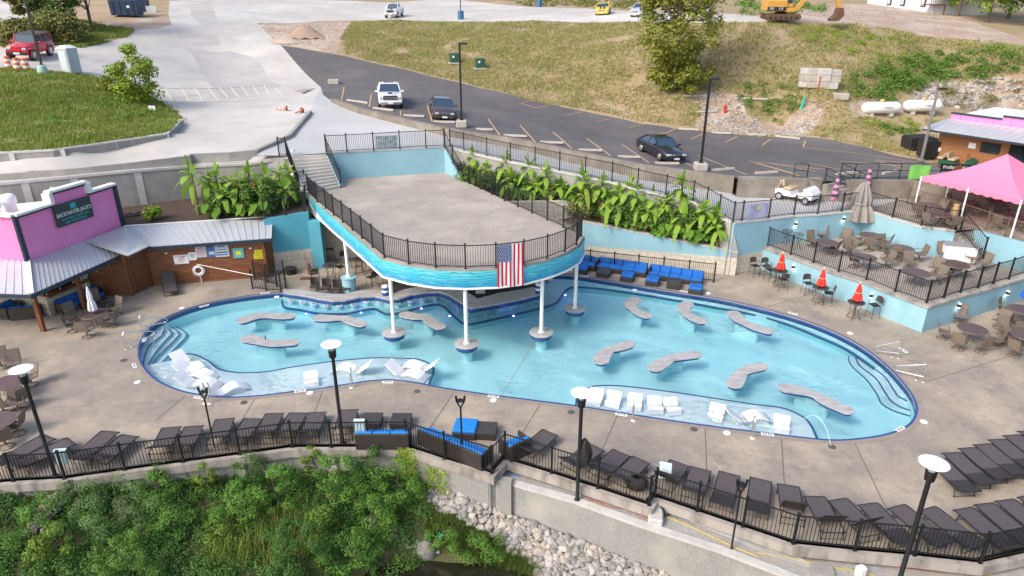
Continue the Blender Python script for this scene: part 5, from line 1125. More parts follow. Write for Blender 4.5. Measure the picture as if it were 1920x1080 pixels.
# ============================================================ TEXT HELPER
def text_mesh(body,size,mt,name,parent=None,extr=.004,align='CENTER'):
 cu=bpy.data.curves.new(name,'FONT');cu.body=body;cu.size=size;cu.extrude=extr;cu.align_x=align;cu.align_y='CENTER';cu.resolution_u=2
 to=bpy.data.objects.new(name+'_tmp',cu);COL.objects.link(to);dg=bpy.context.evaluated_depsgraph_get();me=bpy.data.meshes.new_from_object(to.evaluated_get(dg));bpy.data.objects.remove(to)
 o=bpy.data.objects.new(name,me);COL.objects.link(o);me.materials.clear();me.materials.append(mt)
 if parent is not None:kid(o,parent)
 return o
def face_M(o,origin,xdir,zdir=None):
 """orient: local x along xdir, local y along zdir(up), z = outward normal"""
 x=Vector(xdir).normalized();y=Vector(zdir or(0,0,1));y=(y-x*y.dot(x)).normalized();z=x.cross(y)
 M=Matrix(((x.x,y.x,z.x,origin[0]),(x.y,y.y,z.y,origin[1]),(x.z,y.z,z.z,origin[2]),(0,0,0,1)))
 if o.parent is not None:M=wm(o.parent).inverted()@M
 loc,rot,sc=M.decompose();o.location=loc;o.rotation_euler=rot.to_euler()
 return o
# ============================================================ VEHICLES
def wheel(mbt,mbr,x,y,r,w=.22):
 s=1 if y>0 else-1
 mbt.cone((x,y-s*w/2,r),(x,y+s*w/2,r),r,r,20);mbt.cone((x,y+s*w/2,r),(x,y+s*(w/2+.01),r),r*.98,r*.85,20)
 mbr.cone((x,y+s*(w/2+.005),r),(x,y+s*(w/2+.03),r),r*.66,r*.6,16)
def body_shell(secs,hw_fn):
 """secs: list of (x, [(y_frac, z)...]) cross sections"""
 mb=MB();n=len(secs[0][1]);vs=[]
 for x,pr in secs:
  for y,z in pr:vs.append((x,y,z))
  for y,z in pr[::-1]:vs.append((x,-y,z))
 m=2*n;fs=[]
 for i in range(len(secs)-1):
  for k in range(m):a=i*m+k;b=i*m+(k+1)%m;fs.append((a,b,b+m,a+m))
 fs.append(tuple(range(m-1,-1,-1)));fs.append(tuple(range((len(secs)-1)*m,len(secs)*m)))
 return mb.add(vs,fs)
def vehicle(name,label,loc,rz,paint,prof,cab,W,wheels,r,cat='car',glass=None,lamps=True,grille=None,roof_mat=None,lower=.28,mirrors=True):
 """prof: [(x, z_top, halfwidth)] hood line front(+x)->rear ; cab: dict of x positions: ws0 ws1 (windshield base, top) rw1 rw0, z roof, belt z"""
 t=thing(name,label,cat,loc,rz)
 secs=[]
 for x,zt,hw in prof:secs.append((x,[(0,lower-.02),(hw*.9,lower),(hw,lower+.14),(hw,zt-.18),(hw*.965,zt-.06),(hw*.88,zt),(0,zt+.02)]))
 mb=body_shell(secs,None);mb.build('body',paint,t,smooth=True)
 zb,zr=cab['belt'],cab['roof'];a0,a1,b1,b0=cab['ws0'],cab['ws1'],cab['rw1'],cab['rw0'];hb=W/2*.93;hr=W/2*.76
 mb=MB();vs=[(a0,-hb,zb),(a0,hb,zb),(b0,hb,zb),(b0,-hb,zb),(a1,-hr,zr-.05),(a1,hr,zr-.05),(b1,hr,zr-.05),(b1,-hr,zr-.05)]
 mb.add(vs,[(0,1,5,4),(1,2,6,5),(2,3,7,6),(3,0,4,7)]);mb.build('windows',m_carglass,t)
 mb=MB();vs=[(a1+.03,-hr-.01,zr-.06),(a1+.03,hr+.01,zr-.06),(b1-.03,hr+.01,zr-.06),(b1-.03,-hr-.01,zr-.06),(a1-.12,-hr*.82,zr),(a1-.12,hr*.82,zr),(b1+.12,hr*.82,zr),(b1+.12,-hr*.82,zr)]
 mb.add(vs,[(0,1,5,4),(1,2,6,5),(2,3,7,6),(3,0,4,7),(4,5,6,7),(3,2,1,0)])
 rm=roof_mat or paint;mb.build('roof',rm,t,smooth=False)
 mb=MB()
 for s in(-1,1):
  mb.beam((a0,s*hb,zb),(a1,s*hr,zr-.04),.07,.07);mb.beam((b0,s*hb,zb),(b1,s*hr,zr-.04),.09,.09)
  for xm in cab.get('pillars',[]):
   mb.beam((xm,s*(hb+.005),zb),(xm,s*(hr+.008),zr-.04),.09,.05)
  mb.beam((a1,s*(hr+.005),zr-.05),(b1,s*(hr+.005),zr-.05),.05,.05)
 mb.build('pillars',paint,t)
 for x in wheels:
  for s in(-1,1):
   mt_,mr_=MB(),MB();wheel(mt_,mr_,x,s*(W/2-.12),r);wo_=mt_.build('wheel',m_tyre,t,smooth=True);mr_.build('rim',m_rim,wo_,smooth=True)
   mb=MB();mb.tube([(x+(r+.06)*math.cos(a),s*(W/2-.005),r+(r+.06)*math.sin(a))for a in[k*PI/10 for k in range(-1,12)]],.035,5);mb.build('wheel_arch',m_tyre if cab.get('flare')is None else cab['flare'],t)
 fx,fz,fh=prof[0]
 if lamps:
  for s in(-1,1):
   mb=MB();mb.cbox((fx+.0,s*(fh*.78),cab.get('lampz',fz-.22)),(.12,.32,.16),.03);mb.build('headlight',m_lens,t)
   mb=MB();rx,rz_,rh=prof[-1];mb.cbox((rx,s*(rh*.8),rz_-.25),(.08,.26,.2),.03);mb.build('taillight',m_redp,t)
 mb=MB();mb.cbox((fx+.01,0,cab.get('lampz',fz-.22)),(.08,fh*cab.get('gw',.95),cab.get('gh',.2)),.02);mb.build('grille',grille or m_blackm,t)
 mb=MB();mb.cbox((fx+.03,0,lower+.12),(.12,fh*1.9,.2),.03);mb.build('bumper',cab.get('bump',paint),t)
 mb=MB();mb.box((fx+.1,0,lower+.14),(.02,.42,.13));mb.build('licence_plate',m_white,t)
 hx,hy=math.cos(rz),math.sin(rz);hz=lambda u,v:float(HA(loc[0]+u,loc[1]+v)[0]);t.rotation_euler=(math.atan2(hz(-hy,hx)-hz(hy,-hx),2),-math.atan2(hz(hx*1.5,hy*1.5)-hz(-hx*1.5,-hy*1.5),3),rz)
 if mirrors:
  for s in(-1,1):
   mb=MB();mb.cbox((a0-.15,s*(W/2+.12),zb+.1),(.12,.22,.16),.03);mb.build('side_mirror',cab.get('mir',paint),t)
 return t
def cloc(px,py,z=0):p=G(px,py);return(p.x,p.y,p.z+z)
def sedan(name,label,loc,rz,paint,L=4.9,W=1.85,H=1.45):
 prof=[(L*.5,.66,W*.42),(L*.46,.76,W*.48),(L*.30,.92,W/2),(L*.18,.98,W/2),(-L*.05,.98,W/2),(-L*.3,1.0,W/2),(-L*.42,1.0,W*.49),(-L*.49,.93,W*.45),(-L*.5,.7,W*.43)]
 return vehicle(name,label,loc,rz,paint,prof,dict(ws0=L*.21,ws1=L*.04,rw1=-L*.19,rw0=-L*.38,roof=H,belt=.94,pillars=[-L*.08],lampz=.62,gh=.16),W,(L*.31,-L*.28),.33,lower=.22,grille=m_chrome)
def hd(a,b):p,q=G(*a),G(*b);return math.atan2(q.y-p.y,q.x-p.x)
def pickup(label,loc,rz,W=2.05,L=5.9,sc=1):
 prof=[(L*.5,.98,W*.46),(L*.48,1.12,W*.49),(L*.3,1.22,W/2),(L*.19,1.25,W/2),(-L*.12,1.22,W/2),(-L*.13,.98,W/2),(-L*.49,.98,W/2),(-L*.5,.8,W/2)]
 t=vehicle('pickup_truck',label,loc,rz,m_cwht,prof,dict(ws0=L*.2,ws1=L*.08,rw1=-L*.11,rw0=-L*.135,roof=1.92,belt=1.2,pillars=[-L*.02],lampz=.98,gh=.34,gw=1.3,mir=m_cwht,bump=m_chrome),W,(L*.33,-L*.28),.42,lower=.42,grille=m_blackm,cat='pickup')
 for z in(.9,1.0):mb=MB();mb.box((L*.5+.06,0,z),(.03,W*.62,.04));mb.build('grille_bar',m_chrome,t)
 mb=MB();x0,x1=-L*.14,-L*.495
 for s in(-1,1):mb.box(((x0+x1)/2,s*(W/2-.05),1.1),(x0-x1,.09,.3))
 mb.box((x1+.03,0,1.1),(.07,W,.3));mb.build('bed_walls',m_cwht,t)
 mb=MB();mb.box(((x0+x1)/2,0,1.02),(x0-x1-.1,W-.2,.02));mb.build('bed_floor',m_blackm,t)
 mb=MB();mb.cbox((L*.33,0,1.26),(.5,.35,.06),.02);mb.build('hood_scoop',m_blackm,t)
 mb=MB();mb.box((0,0,1.925),(.7,.8,.012));mb.build('sunroof',m_carglass,t)
 return t
pickup('white crew-cab pickup facing the pool in the parking lot',cloc(731,196),hd((731,190),(736,212)))
sedan('sedan','dark brown sedan with blue-tinted glass parked right of the white pickup',cloc(829,217),hd((826,208),(836,232)),m_cbrn,4.9,1.85)
sedan('sedan','glossy black sedan parked by the lot wall near the tall right lamp',cloc(1236,292),hd((1215,283),(1258,304)),m_cblk,4.7,1.85)
t=pickup('small white single-cab pickup on the upper lot',cloc(740,32),hd((752,28),(728,37)),1.85,5.0)
t=sedan('muscle_car','yellow car with black stripes on the upper lot',cloc(1131,26),hd((1136,20),(1128,30)),m_cyel,4.6,1.85,1.4)
for s in(-.22,.22):
 mb=MB();mb.box((1.45,s,.955),(1.5,.2,.012),ry=.1);mb.box((-.45,s,1.405),(1.0,.2,.012));mb.build('racing_stripe',m_blackm,t)
sedan('sedan','silver car half hidden behind the big tree on the upper lot',cloc(1203,28),hd((1215,24),(1190,32)),mat('silver_car_paint',(.45,.47,.5),.3,coat=.6),4.6,1.8)
sedan('sedan','white car mostly hidden behind the crown of the big tree',cloc(1293,38),hd((1310,36),(1275,38)),m_cwht,4.6,1.8)
L,W=4.6,1.87
prof=[(L*.46,.98,W*.36),(L*.44,1.08,W*.38),(L*.16,1.16,W*.42),(L*.15,1.18,W*.43),(-L*.3,1.18,W*.44),(-L*.47,1.16,W*.44),(-L*.48,.7,W*.44)]
jp=vehicle('off_road_car','red boxy off-roader with grey soft top behind the orange barrels',cloc(60,108),hd((86,101),(38,115)),m_cred,prof,dict(ws0=L*.14,ws1=L*.09,rw1=-L*.43,rw0=-L*.47,roof=1.82,belt=1.15,pillars=[-L*.08,-L*.27],lampz=.9,gh=.4,bump=m_blackm,flare=m_cred),W*.93,(L*.31,-L*.31),.42,grille=m_cred,roof_mat=mat('grey_soft_top',(.06,.07,.08),.8),lower=.45)
jp.scale=(1.2,)*3
mb=MB();mb.cone((-2.22,0,1.0),(-2.45,0,1.0),.38,.38,18);mb.build('spare_wheel',m_tyre,jp,smooth=True)
for s in(-1,1):
 for x in(L*.31,-L*.31):mb=MB();mb.cbox((x,s*.84,.93),(1.1,.28,.07),.03);mb.build('fender',m_cred,jp)
def golf_cart(label,loc,rz,paint,seatm,bags=True):
 t=thing('golf_cart',label,'golf cart',loc,rz)
 mb=MB();mb.ext([(1.2,.35),(1.18,.62),(.95,.86),(.72,.95),(.62,.9),(.55,.42),(-.1,.38),(-.15,.62),(-1.15,.66),(-1.2,.4),(-.9,.3)],-.56,.56);mb.build('body',paint,t,smooth=False)
 mb=MB();mb.cbox((-.38,0,.74),(.5,1.05,.16),.05);mb.build('seat',seatm,t);mb=MB();mb.cbox((-.68,0,1.02),(.14,1.05,.42),.05,ry=-.15);mb.build('seat_back',seatm,t)
 mb=MB();mb.cbox((-1.15,0,.74),(.45,1.0,.14),.05);mb.cbox((-.86,0,1.0),(.12,1.0,.36),.05,ry=.2);mb.build('rear_seat',seatm,t)
 mb=MB();mb.tube([(.65,.25,.9),(.45,.25,1.05)],.02);mb.tube([(.42+.0*k,.25+.16*math.cos(k*PI/6),1.06+.16*math.sin(k*PI/6))for k in range(13)],.015,5,cap=False);mb.build('steering_wheel',m_blackm,t)
 for x in(.82,-.8):
  for s in(-1,1):
   a,b=MB(),MB();wheel(a,b,x,s*.48,.23,.18);w_=a.build('wheel',m_tyre,t,smooth=True);b.build('rim',m_chrome,w_,smooth=True)
 for s in(-1,1):mb=MB();mb.cbox((1.16,s*.35,.6),(.08,.18,.1),.02);mb.build('headlight',m_lens,t)
 return t
p=P(1492,374,3.3)
gc=golf_cart('white golf cart with tan seats parked by the short lot wall',(p.x,p.y,float(HW(p.x,p.y)[0])),heading((1475,368),(1512,376),3.3),m_cwht,mat('tan_vinyl',(.45,.36,.24),.6))
gc.scale=(1.15,)*3
p=P(1795,315,4.4);g2=golf_cart('dark green golf cart by the wood building under the pink canopy edge',(p.x,p.y,float(HA(p.x,p.y)[0])),heading((1775,310),(1810,316),4.4),mat('racing_green',(.01,.09,.05),.3,coat=.5),mat('tan_vinyl_b',(.42,.33,.22),.6))
p=G(1462,39);ex=thing('excavator','yellow tracked excavator on the crest with its bucket resting on the ground','excavator',tuple(p),math.atan2(-.08,1));ex.scale=(.86,)*3
for s in(-1,1):
 mb=MB();mb.ext([(-1.9,.15),(-2.1,.45),(-1.9,.8),(1.9,.8),(2.1,.45),(1.9,.15)],s*1.15-.28,s*1.15+.28);tk=mb.build('track',m_rust,ex)
 mb=MB()
 for x in(-1.5,-.9,-.3,.3,.9,1.5):mb.cone((x,s*1.15-.31,.38),(x,s*1.15+.31,.38),.17,.17,10)
 mb.build('roller',m_blackm,tk)
mb=MB();mb.cone((0,0,.75),(0,0,1.05),.7,.7,16);mb.box((0,0,.55),(1.6,1.8,.35));mb.build('undercarriage',m_blackm,ex)
mb=MB();mb.cbox((-.9,0,1.75),(2.5,2.6,1.25),.12);mb.cbox((.7,0,1.25),(1.3,2.5,.4),.05);mb.build('upper_body',m_catyel,ex)
mb=MB();mb.cbox((-1.7,0,2.5),(.8,1.8,.3),.08);mb.build('engine_hood',m_blackm,ex)
mb=MB();mb.cbox((.75,.75,2.25),(1.35,.95,1.6),.06);cab=mb.build('cab',m_catyel,ex);mb=MB();mb.box((.78,.75,2.4),(1.37,.80,.95));mb.box((.75,.75,2.4),(1.1,.97,.9));mb.build('cab_window',m_carglass,cab)
mb=MB();mb.ext([(.8,1.2),(1.4,1.3),(4.2,5.0),(6.2,4.2),(6.0,3.8),(4.2,4.35),(1.9,1.2)],-.45,.05);mb.build('boom',m_catyel,ex)
mb=MB();mb.ext([(5.2,4.9),(5.8,5.0),(6.9,1.5),(6.5,1.35)],-.4,0);mb.build('stick',m_catyel,ex)
mb=MB();mb.ext([(6.45,1.5),(7.0,1.5),(7.25,.7),(6.7,.05),(5.9,.0),(5.7,.2),(6.3,.7)],-.85,.45);mb.build('bucket',m_rust,ex)
mb=MB();mb.tube([(1.8,-.2,1.6),(3.6,-.2,3.6)],.09,8);mb.tube([(4.4,-.2,5.1),(5.6,-.2,5.2)],.08,8);mb.build('hydraulic_ram',m_steel,ex)
mb=MB();mb.box((-.9,-1.31,1.4),(2.2,.04,.4));mb.build('dark_stripe',m_blackm,ex)
for s_,x_ in(('330B',-1.4),('CAT',-.3)):tx=text_mesh(s_,.38,m_white,'lettering',ex);face_M(tx,wm(ex)@Vector((x_,-1.34,1.4)),(1,0,0))
# ============================================================ STREET FURNITURE
def lot_lamp(px,py,label,Z=None,h=6.2,base=True,mt=None,head=1,thick=.06):
 p=G(px,py)if Z is None else P(px,py,Z);t=thing('lot_lamp',label,'street lamp',tuple(p),group='tall parking lot lamps')
 z0=.55 if base else 0
 if base:mb=MB();mb.cbox((0,0,.27),(.85,.85,.55),.06);mb.build('concrete_base',m_barrier,t)
 mb=MB();mb.box((0,0,z0+(h-z0)/2),(thick*2.4,thick*2.4,h-z0));mb.box((0,0,z0+.03),(.3,.3,.05));mb.build('pole',mt or m_black,t)
 mb=MB();mb.cbox((.28*head,0,h-.06),(.62,.36,.14),.03);mb.box((.02,0,h-.05),(.2,.08,.08));mb.build('lamp_head',m_blackm,t)
 return t
lot_lamp(866,238,'tall black lot lamp on a concrete cube beside the dark brown sedan',h=6.3)
lot_lamp(1313,319,'tall black lot lamp on a concrete cube near the glossy black sedan',h=6.3)
p=G(78,122);lot_lamp(78,122,'tall black lamp pole by the orange barrels and red off-roader',h=7.0,base=False)
lot_lamp(864,36,'distant lamp pole with blue base on the upper lot',h=7,base=False,thick=.05)
for x,y,d in((864,36,'blue plastic barrel around the lamp pole on the upper lot'),(1011,13,'blue plastic barrel near the far bank of the upper lot')):
 p=G(x,y);mb=MB();mb.lathe([(.42,0),(.45,.2),(.42,1.1)],tuple(p),14);one(mb,'barrel',mat('blue_barrel_'+str(x),(.04,.14,.30),.5),d,'barrel','blue barrels',smooth=True)
p=P(1727,300,4.4);lot_lamp(1727,302,'grey leaning lamp pole next to the black bins and wood building',Z=4.4,h=5.4,base=False,mt=mat('grey_pole',(.22,.21,.21),.6))
def disc_lamp(px,py,Z,top,label,lean=(0,0)):
 p=P(px,py,Z);q=ray(*top);
 k=p.y/q.y;h=CH+q.z*k-Z
 t=thing('disc_lamp',label,'lamp',tuple(p),group='tall black lamps with white reflector discs')
 mb=MB();mb.lathe([(.11,0),(.11,.05),(.07,.1),(.065,h-.55)],(0,0,0),14);mb.build('pole',m_black,t,smooth=True)
 mb=MB();mb.lathe([(.065,h-.6),(.13,h-.55),(.15,h-.3),(.14,h-.25)],(0,0,0),16);mb.build('lamp_housing',m_black,t,smooth=True)
 mb=MB();mb.lathe([(.10,h-.25),(.09,h-.22),(0,h-.21)],(0,0,0),14);mb.build('lens',m_lens,t)
 for a in(.5,2.6,4.7):mb=MB();mb.tube([(.12*math.cos(a),.12*math.sin(a),h-.27),(.26*math.cos(a),.26*math.sin(a),h+.0)],.008,4);mb.build('disc_stay',m_black,t)
 mb=MB();mb.lathe([(0,h+.0),(.37,h-.004),(.38,h+.0),(.37,h+.006),(.2,h+.014),(0,h+.016)],(0,0,0),32);d=mb.build('reflector_disc',m_gloss,t,smooth=True)
 return t
disc_lamp(104,893,0,(37,692),'black lamp with white disc rising from the far left front fence')
disc_lamp(643,832,0,(622,645),'black lamp with white disc standing behind the left front fence by the blue sofa')
disc_lamp(1082,938,-.5,(1099,736),'black lamp with white disc and a black bag, on the lower wall in the middle')
disc_lamp(1668,1150,-.5,(1748,868),'black lamp with white disc in the right foreground')
p=P(1082,938,-.5);q=Pd(1096,848,p.y);mb=MB()
def bag(u,v):a=u*2*PI;r=.26*math.sin(PI*min(1,v*.9+.1))**.6*(1+.15*math.sin(5*a+v*4));return(q.x+r*math.cos(a),q.y+.1+r*.8*math.sin(a),q.z-.65+1.2*v)
mb.grid(bag,16,8);one(mb,'black_bag',m_blackm,'black wrapped bundle hung on the middle disc lamp pole','bag',smooth=False)
def torch(px,py,Z,top,label):
 p=P(px,py,Z);q=ray(*top);k=p.y/q.y;h=CH+q.z*k-Z;t=thing('torch_pole',label,'torch',tuple(p),group='slim torch poles with forked tops')
 mb=MB();mb.tube([(0,0,0),(0,0,h-.5)],.035,8);mb.build('pole',m_black,t)
 for s in(-1,1):mb=MB();mb.tube([(0,0,h-.5),(s*.14,0,h-.22),(s*.16,0,h)],[.03,.035,.05],7);mb.build('fork_arm',m_black,t)
 mb=MB();mb.lathe([(.12,h-.2),(.13,h-.16)],(0,0,0),12);mb.build('ring',m_black,t)
 return t
torch(402,838,0,(388,727),'slim torch pole with forked top near the stacked white loungers');torch(867,862,0,(862,743),'slim torch pole with forked top beside the bright blue ottoman');torch(1371,1030,-.5,(1394,900),'slim torch pole with forked top on the gravel strip at the right')
def wstop(a,b,lab,Z=None):
 p,q=G(*a),G(*b);mb=MB();d=(q-p);L=d.length;t=MB();mb.ext([(-.11,0),(-.08,.14),(.08,.14),(.11,0)],-L/2,L/2)
 M=Matrix.Translation((p+q)/2+Vector((0,0,.01)))@Matrix.Rotation(math.atan2(d.y,d.x)-PI/2,4,'Z');mb.v=[tuple(M@Vector(v))for v in mb.v]
 one(mb,'wheel_stop',m_barrier,lab,'wheel stop','concrete wheel stops in the lot')
near=[((651,189),(690,194)),((700,203),(739,209)),((757,216),(796,221)),((813,228),(854,232)),((893,242),(925,246)),((945,253),(988,259)),((1013,265),(1056,272)),((1084,280),(1128,286)),((1158,293),(1200,298)),((1228,306),(1273,309.5)),((1334,320),(1376,318)),((1416,326),(1457,324))]
for i,(a,b)in enumerate(near):wstop(a,b,'concrete wheel stop by the near wall of the lot, %s from the left'%ORD[i])
farst=[((1273,241),(1310,246)),((1334,248),(1371,253)),((1398,251),(1435,256)),((1450,256),(1500,261))]
for i,(a,b)in enumerate(farst):wstop(a,b,'concrete wheel stop along the far grass edge of the lot, %s from the left'%ORD[i])
wstop((1568,328),(1605,325),'concrete wheel stop behind the railing stairs');wstop((1655,327),(1680,322),'concrete wheel stop behind the green banner railing')
mb=MB()
def line(a,b,w=.05,H=None):
 p,q=G(*a),G(*b);d=(q-p);n=max(1,int(d.length/1.2));dn=Vector((-d.y,d.x,0)).normalized()*w
 for k in range(n):
  u,v=p+d*(k/n),p+d*((k+1)/n);zu=float(HA(u.x,u.y)[0])+.02;zv=float(HA(v.x,v.y)[0])+.02
  mb.face([(u.x-dn.x,u.y-dn.y,zu),(v.x-dn.x,v.y-dn.y,zv),(v.x+dn.x,v.y+dn.y,zv),(u.x+dn.x,u.y+dn.y,zu)])
for a,b in(((645,163),(640,188)),((696,177),(692,201)),((751,208),(751,218)),((801,198),(810,228)),((857,210),(866,236)),((915,223),(937,254)),((975,235),(1003,266)),((1037,248),(1072,279)),((1100,260),(1145,293)),((1167,272),(1217,306)),((1275,302),(1310,316)),((1309,292),(1400,328)),((1404,302),(1490,326)),((977,194),(1001,187)),((977,194),(1005,203)),((1005,203),(1041,196)),((1059,217),(1093,210)),((1117,229),(1146,223)),((1180,240),(1209,233)),((1234,254),(1270,240)),((1295,261),(1319,251)),((1360,267),(1382,256)),((1430,272),(1445,261)),((1506,276),(1510,265)),((1506,277),(1600,287)),((1600,287),(1720,305)),((1416,304),(1545,318)),((1420,307),(1500,330)),((1445,306),(1530,322)),((1516,306),(1640,332)),((1576,303),(1700,312)),((1645,300),(1740,312)),((1640,300),(1730,330))):line(a,b)
o=mb.build('parking_lines',m_yel);o['kind']='structure'
mb=MB()
for a,b in(((300,165),(498,160)),((300,190),(480,188)),((310,166),(322,190)),((340,165),(355,190)),((365,165),(382,190)),((390,164),(410,190)),((410,163),(428,184)),((432,163),(448,183)),((452,162),(466,180)),((474,161),(486,179)),((495,160),(505,176)),((320,186),(395,172)),((515,165),(530,180)),((485,20),(500,0)),((620,0),(600,6))):line(a,b,.07)
o=mb.build('faded_road_markings',m_yel2);o['kind']='structure'
def cone_on_side(px,py,rz,lab):
 p=G(px,py);t=thing('traffic_cone',lab,'traffic cone',(p.x,p.y,p.z+.22),rz,group='fallen traffic cones')
 mb=MB();mb.cone((-.45,0,-.08),(.45,0,.02),.05,.15,12);mb.build('cone_body',m_orange,t,smooth=True)
 for x in(-.2,.08):mb=MB();r=.05+.1*(x+.45)/.9;mb.cone((x,0,-.05+.05*(x+.45)),(x+.14,0,-.04+.05*(x+.45)),r+.008,r+.022,12);mb.build('white_band',m_white,t)
 mb=MB();mb.cone((.45,0,.0),(.5,0,.0),.24,.24,8);mb.build('rubber_base',m_rust,t)
cone_on_side(528,208,.1,'orange and white traffic cone lying on the ramp, left one');cone_on_side(560,213,1.2,'orange and white traffic cone lying by the parapet end, right one')
for i,(x,y,rz)in enumerate(((17,128,0),(34,131,0),(51,131,.1))):
 p=G(x,y);t=thing('traffic_barrel','orange and white striped traffic barrel, %s from the left'%ORD[i],'traffic barrel',tuple(p),group='orange traffic barrels');t.rotation_euler=(.12 if i==2 else 0,0,rz)
 z=0
 for k,(a,b)in enumerate(((.30,.28),(.28,.265),(.265,.25),(.25,.235),(.235,.22))):mb=MB();mb.lathe([(a,z),(b,z+.2),(b-.01,z+.2)],(0,0,0),16);mb.build('orange_band' if k%2==0 else 'white_band',m_orange if k%2==0 else m_white,t,smooth=True);z+=.2
 mb=MB();mb.lathe([(.33,0),(.33,.06),(.29,.07)],(0,0,0),16);mb.build('rubber_base',m_tyre,t)
p=G(136,137);t=thing('portable_toilet','pale grey-blue portable toilet at the edge of the green bank','portable toilet',tuple(p),-.35)
m_pt=mat('pale_grey_plastic',(.42,.50,.54),.5);mb=MB();mb.cbox((0,0,1.05),(1.15,1.15,2.1),.06);mb.build('cabin',m_pt,t)
mb=MB();mb.prism([(-.6,-.6),(.6,-.6),(.6,.6),(-.6,.6)],2.1,2.16);mb.add([(-.6,-.6,2.16),(.6,-.6,2.16),(.6,.6,2.16),(-.6,.6,2.16),(-.25,-.25,2.38),(.25,-.25,2.38),(.25,.25,2.38),(-.25,.25,2.38)],[(0,1,5,4),(1,2,6,5),(2,3,7,6),(3,0,4,7),(4,5,6,7)]);mb.build('roof',m_white,t)
mb=MB();mb.cbox((0,-.59,1.0),(.8,.04,1.85),.015);mb.build('door',mat('pale_teal_plastic',(.50,.58,.60),.5),t);mb=MB();mb.box((.2,-.62,1.7),(.28,.015,.22));mb.build('label_plate',m_white,t);mb=MB();mb.box((-.59,0,1.7),(.015,.3,.2));mb.build('vent',m_blackm,t)
def dumpster(px,py,sz,lab,mt,rz=0,Z=None,H=None):
 p=G(px,py)if Z is None else P(px,py,Z);t=thing('dumpster',lab,'dumpster',tuple(p),rz,group='dumpsters')
 w,d,h=sz;mb=MB();mb.ext([(-w/2,.12),(-w/2-.1,h),(w/2+.1,h),(w/2,.12)],-d/2,d/2);mb.build('bin',mt,t)
 for k in range(4):x=-w/2+w*(k+.5)/4;mb=MB();mb.box((x,-d/2-.03,h/2),(.08,.06,h*.8));mb.build('rib',mt,t)
 mb=MB();mb.box((-w/4-.03,0,h+.04),(w/2,d,.06),rx=.06);mb.box((w/4+.03,0,h+.04),(w/2,d,.06),rx=.06);mb.build('lid',m_blackm if mt is not m_dkblue else m_dkblue,t)
 mb=MB();mb.box((w*.2,-d/2-.065,h*.6),(.35,.01,.3));mb.build('label_plate',m_white,t)
dumpster(240,30,(3.2,2,1.9),'large dark blue dumpster behind the left trees',m_dkblue,.1);dumpster(265,22,(1.8,1.6,1.6),'smaller dark blue dumpster right of the large one',m_dkblue,.1)
dumpster(1716,282,(1.9,1.2,1.1),'black dumpster left of the grey lamp pole',m_blackm,.2,4.4);dumpster(1742,296,(1.5,1.1,1.3),'black dumpster in front of the wood building corner',m_blackm,.1,4.4)
p=G(248,30);mb=MB();mb.cbox((p.x,p.y,p.z+.8),(.8,.5,1.6),.04);one(mb,'utility_cabinet',m_pt,'pale utility cabinet beside the blue dumpsters','cabinet')
def stake_sign(px,py,w,h,hp,mt,lab,Z=None,txt=None,ncol=None):
 p=G(px,py)if Z is None else P(px,py,Z);t=thing('sign',lab,'sign',tuple(p));mb=MB();mb.tube([(0,0,0),(0,0,hp)],.025,6);mb.build('post',m_steel,t);mb=MB();mb.box((0,-.04,hp-h/2),(w,.02,h));mb.build('panel',mt,t)
 if txt:tx=text_mesh(txt,h*.4,ncol or m_blackm,'lettering',t);face_M(tx,wm(t)@Vector((0,-.055,hp-h/2)),(1,0,0))
 return t
stake_sign(289,47,1.2,.8,2.2,m_white,'white sign board on a pole beside the road at the top left')
stake_sign(287,212,.55,.42,.6,m_white,'small white yard sign in the grass below the leafy shrub',txt='24',ncol=m_dkblue)
p=G(163,240);mb=MB();mb.cbox((p.x,p.y,p.z+.2),(.3,.2,.4),.03,rz=.4);one(mb,'ground_box',m_greyc,'small grey box in the grass above the low wall','box')
p=G(82,140);mb=MB();mb.lathe([(.42,-.3),(.45,.3),(.3,.75),(.1,.8)],tuple(p),14);one(mb,'lamp_footing',mat('pale_teal_tank',(.33,.50,.44),.6),'pale green round tank at the foot of the left lamp pole','tank',smooth=True)
p=G(196,152);mb=MB();mb.lathe([(.35,0),(.4,.3),(.2,.45),(0,.5)],tuple(p),9);one(mb,'boulder',m_blackm,'dark lump beside the leafy shrub on the green bank','rock')
p=G(626,158);mb=MB();mb.cbox((p.x,p.y,p.z+.25),(1.1,.5,.5),.05,rz=.1);one(mb,'concrete_block',m_barrier,'pale concrete block at the left tip of the parking lot','block')
p=G(577,170);mb=MB();mb.prism([tuple(G(*q))[:2]for q in((550,172),(585,160),(598,163),(568,176))],p.z-.2,p.z+.07);one(mb,'concrete_slab',m_curb,'flat brownish concrete slab at the left tip of the lot','slab')
for x,y,d in((852,119,'upper left'),(900,129,'lower right')):
 p=G(x,y);t=thing('electrical_box','dark green electrical enclosure on the grass slope, %s one'%d,'electrical box',tuple(p),.2,group='green electrical boxes');mb=MB();mb.box((0,0,.06),(1.3,1.2,.12));mb.build('pad',m_cap,t);mb=MB();mb.cbox((0,0,.6),(1.0,.9,1.0),.06);mb.build('enclosure',m_greenbox,t);mb=MB();mb.box((-.15,-.46,.75),(.22,.015,.22));mb.build('label_plate',m_white,t)
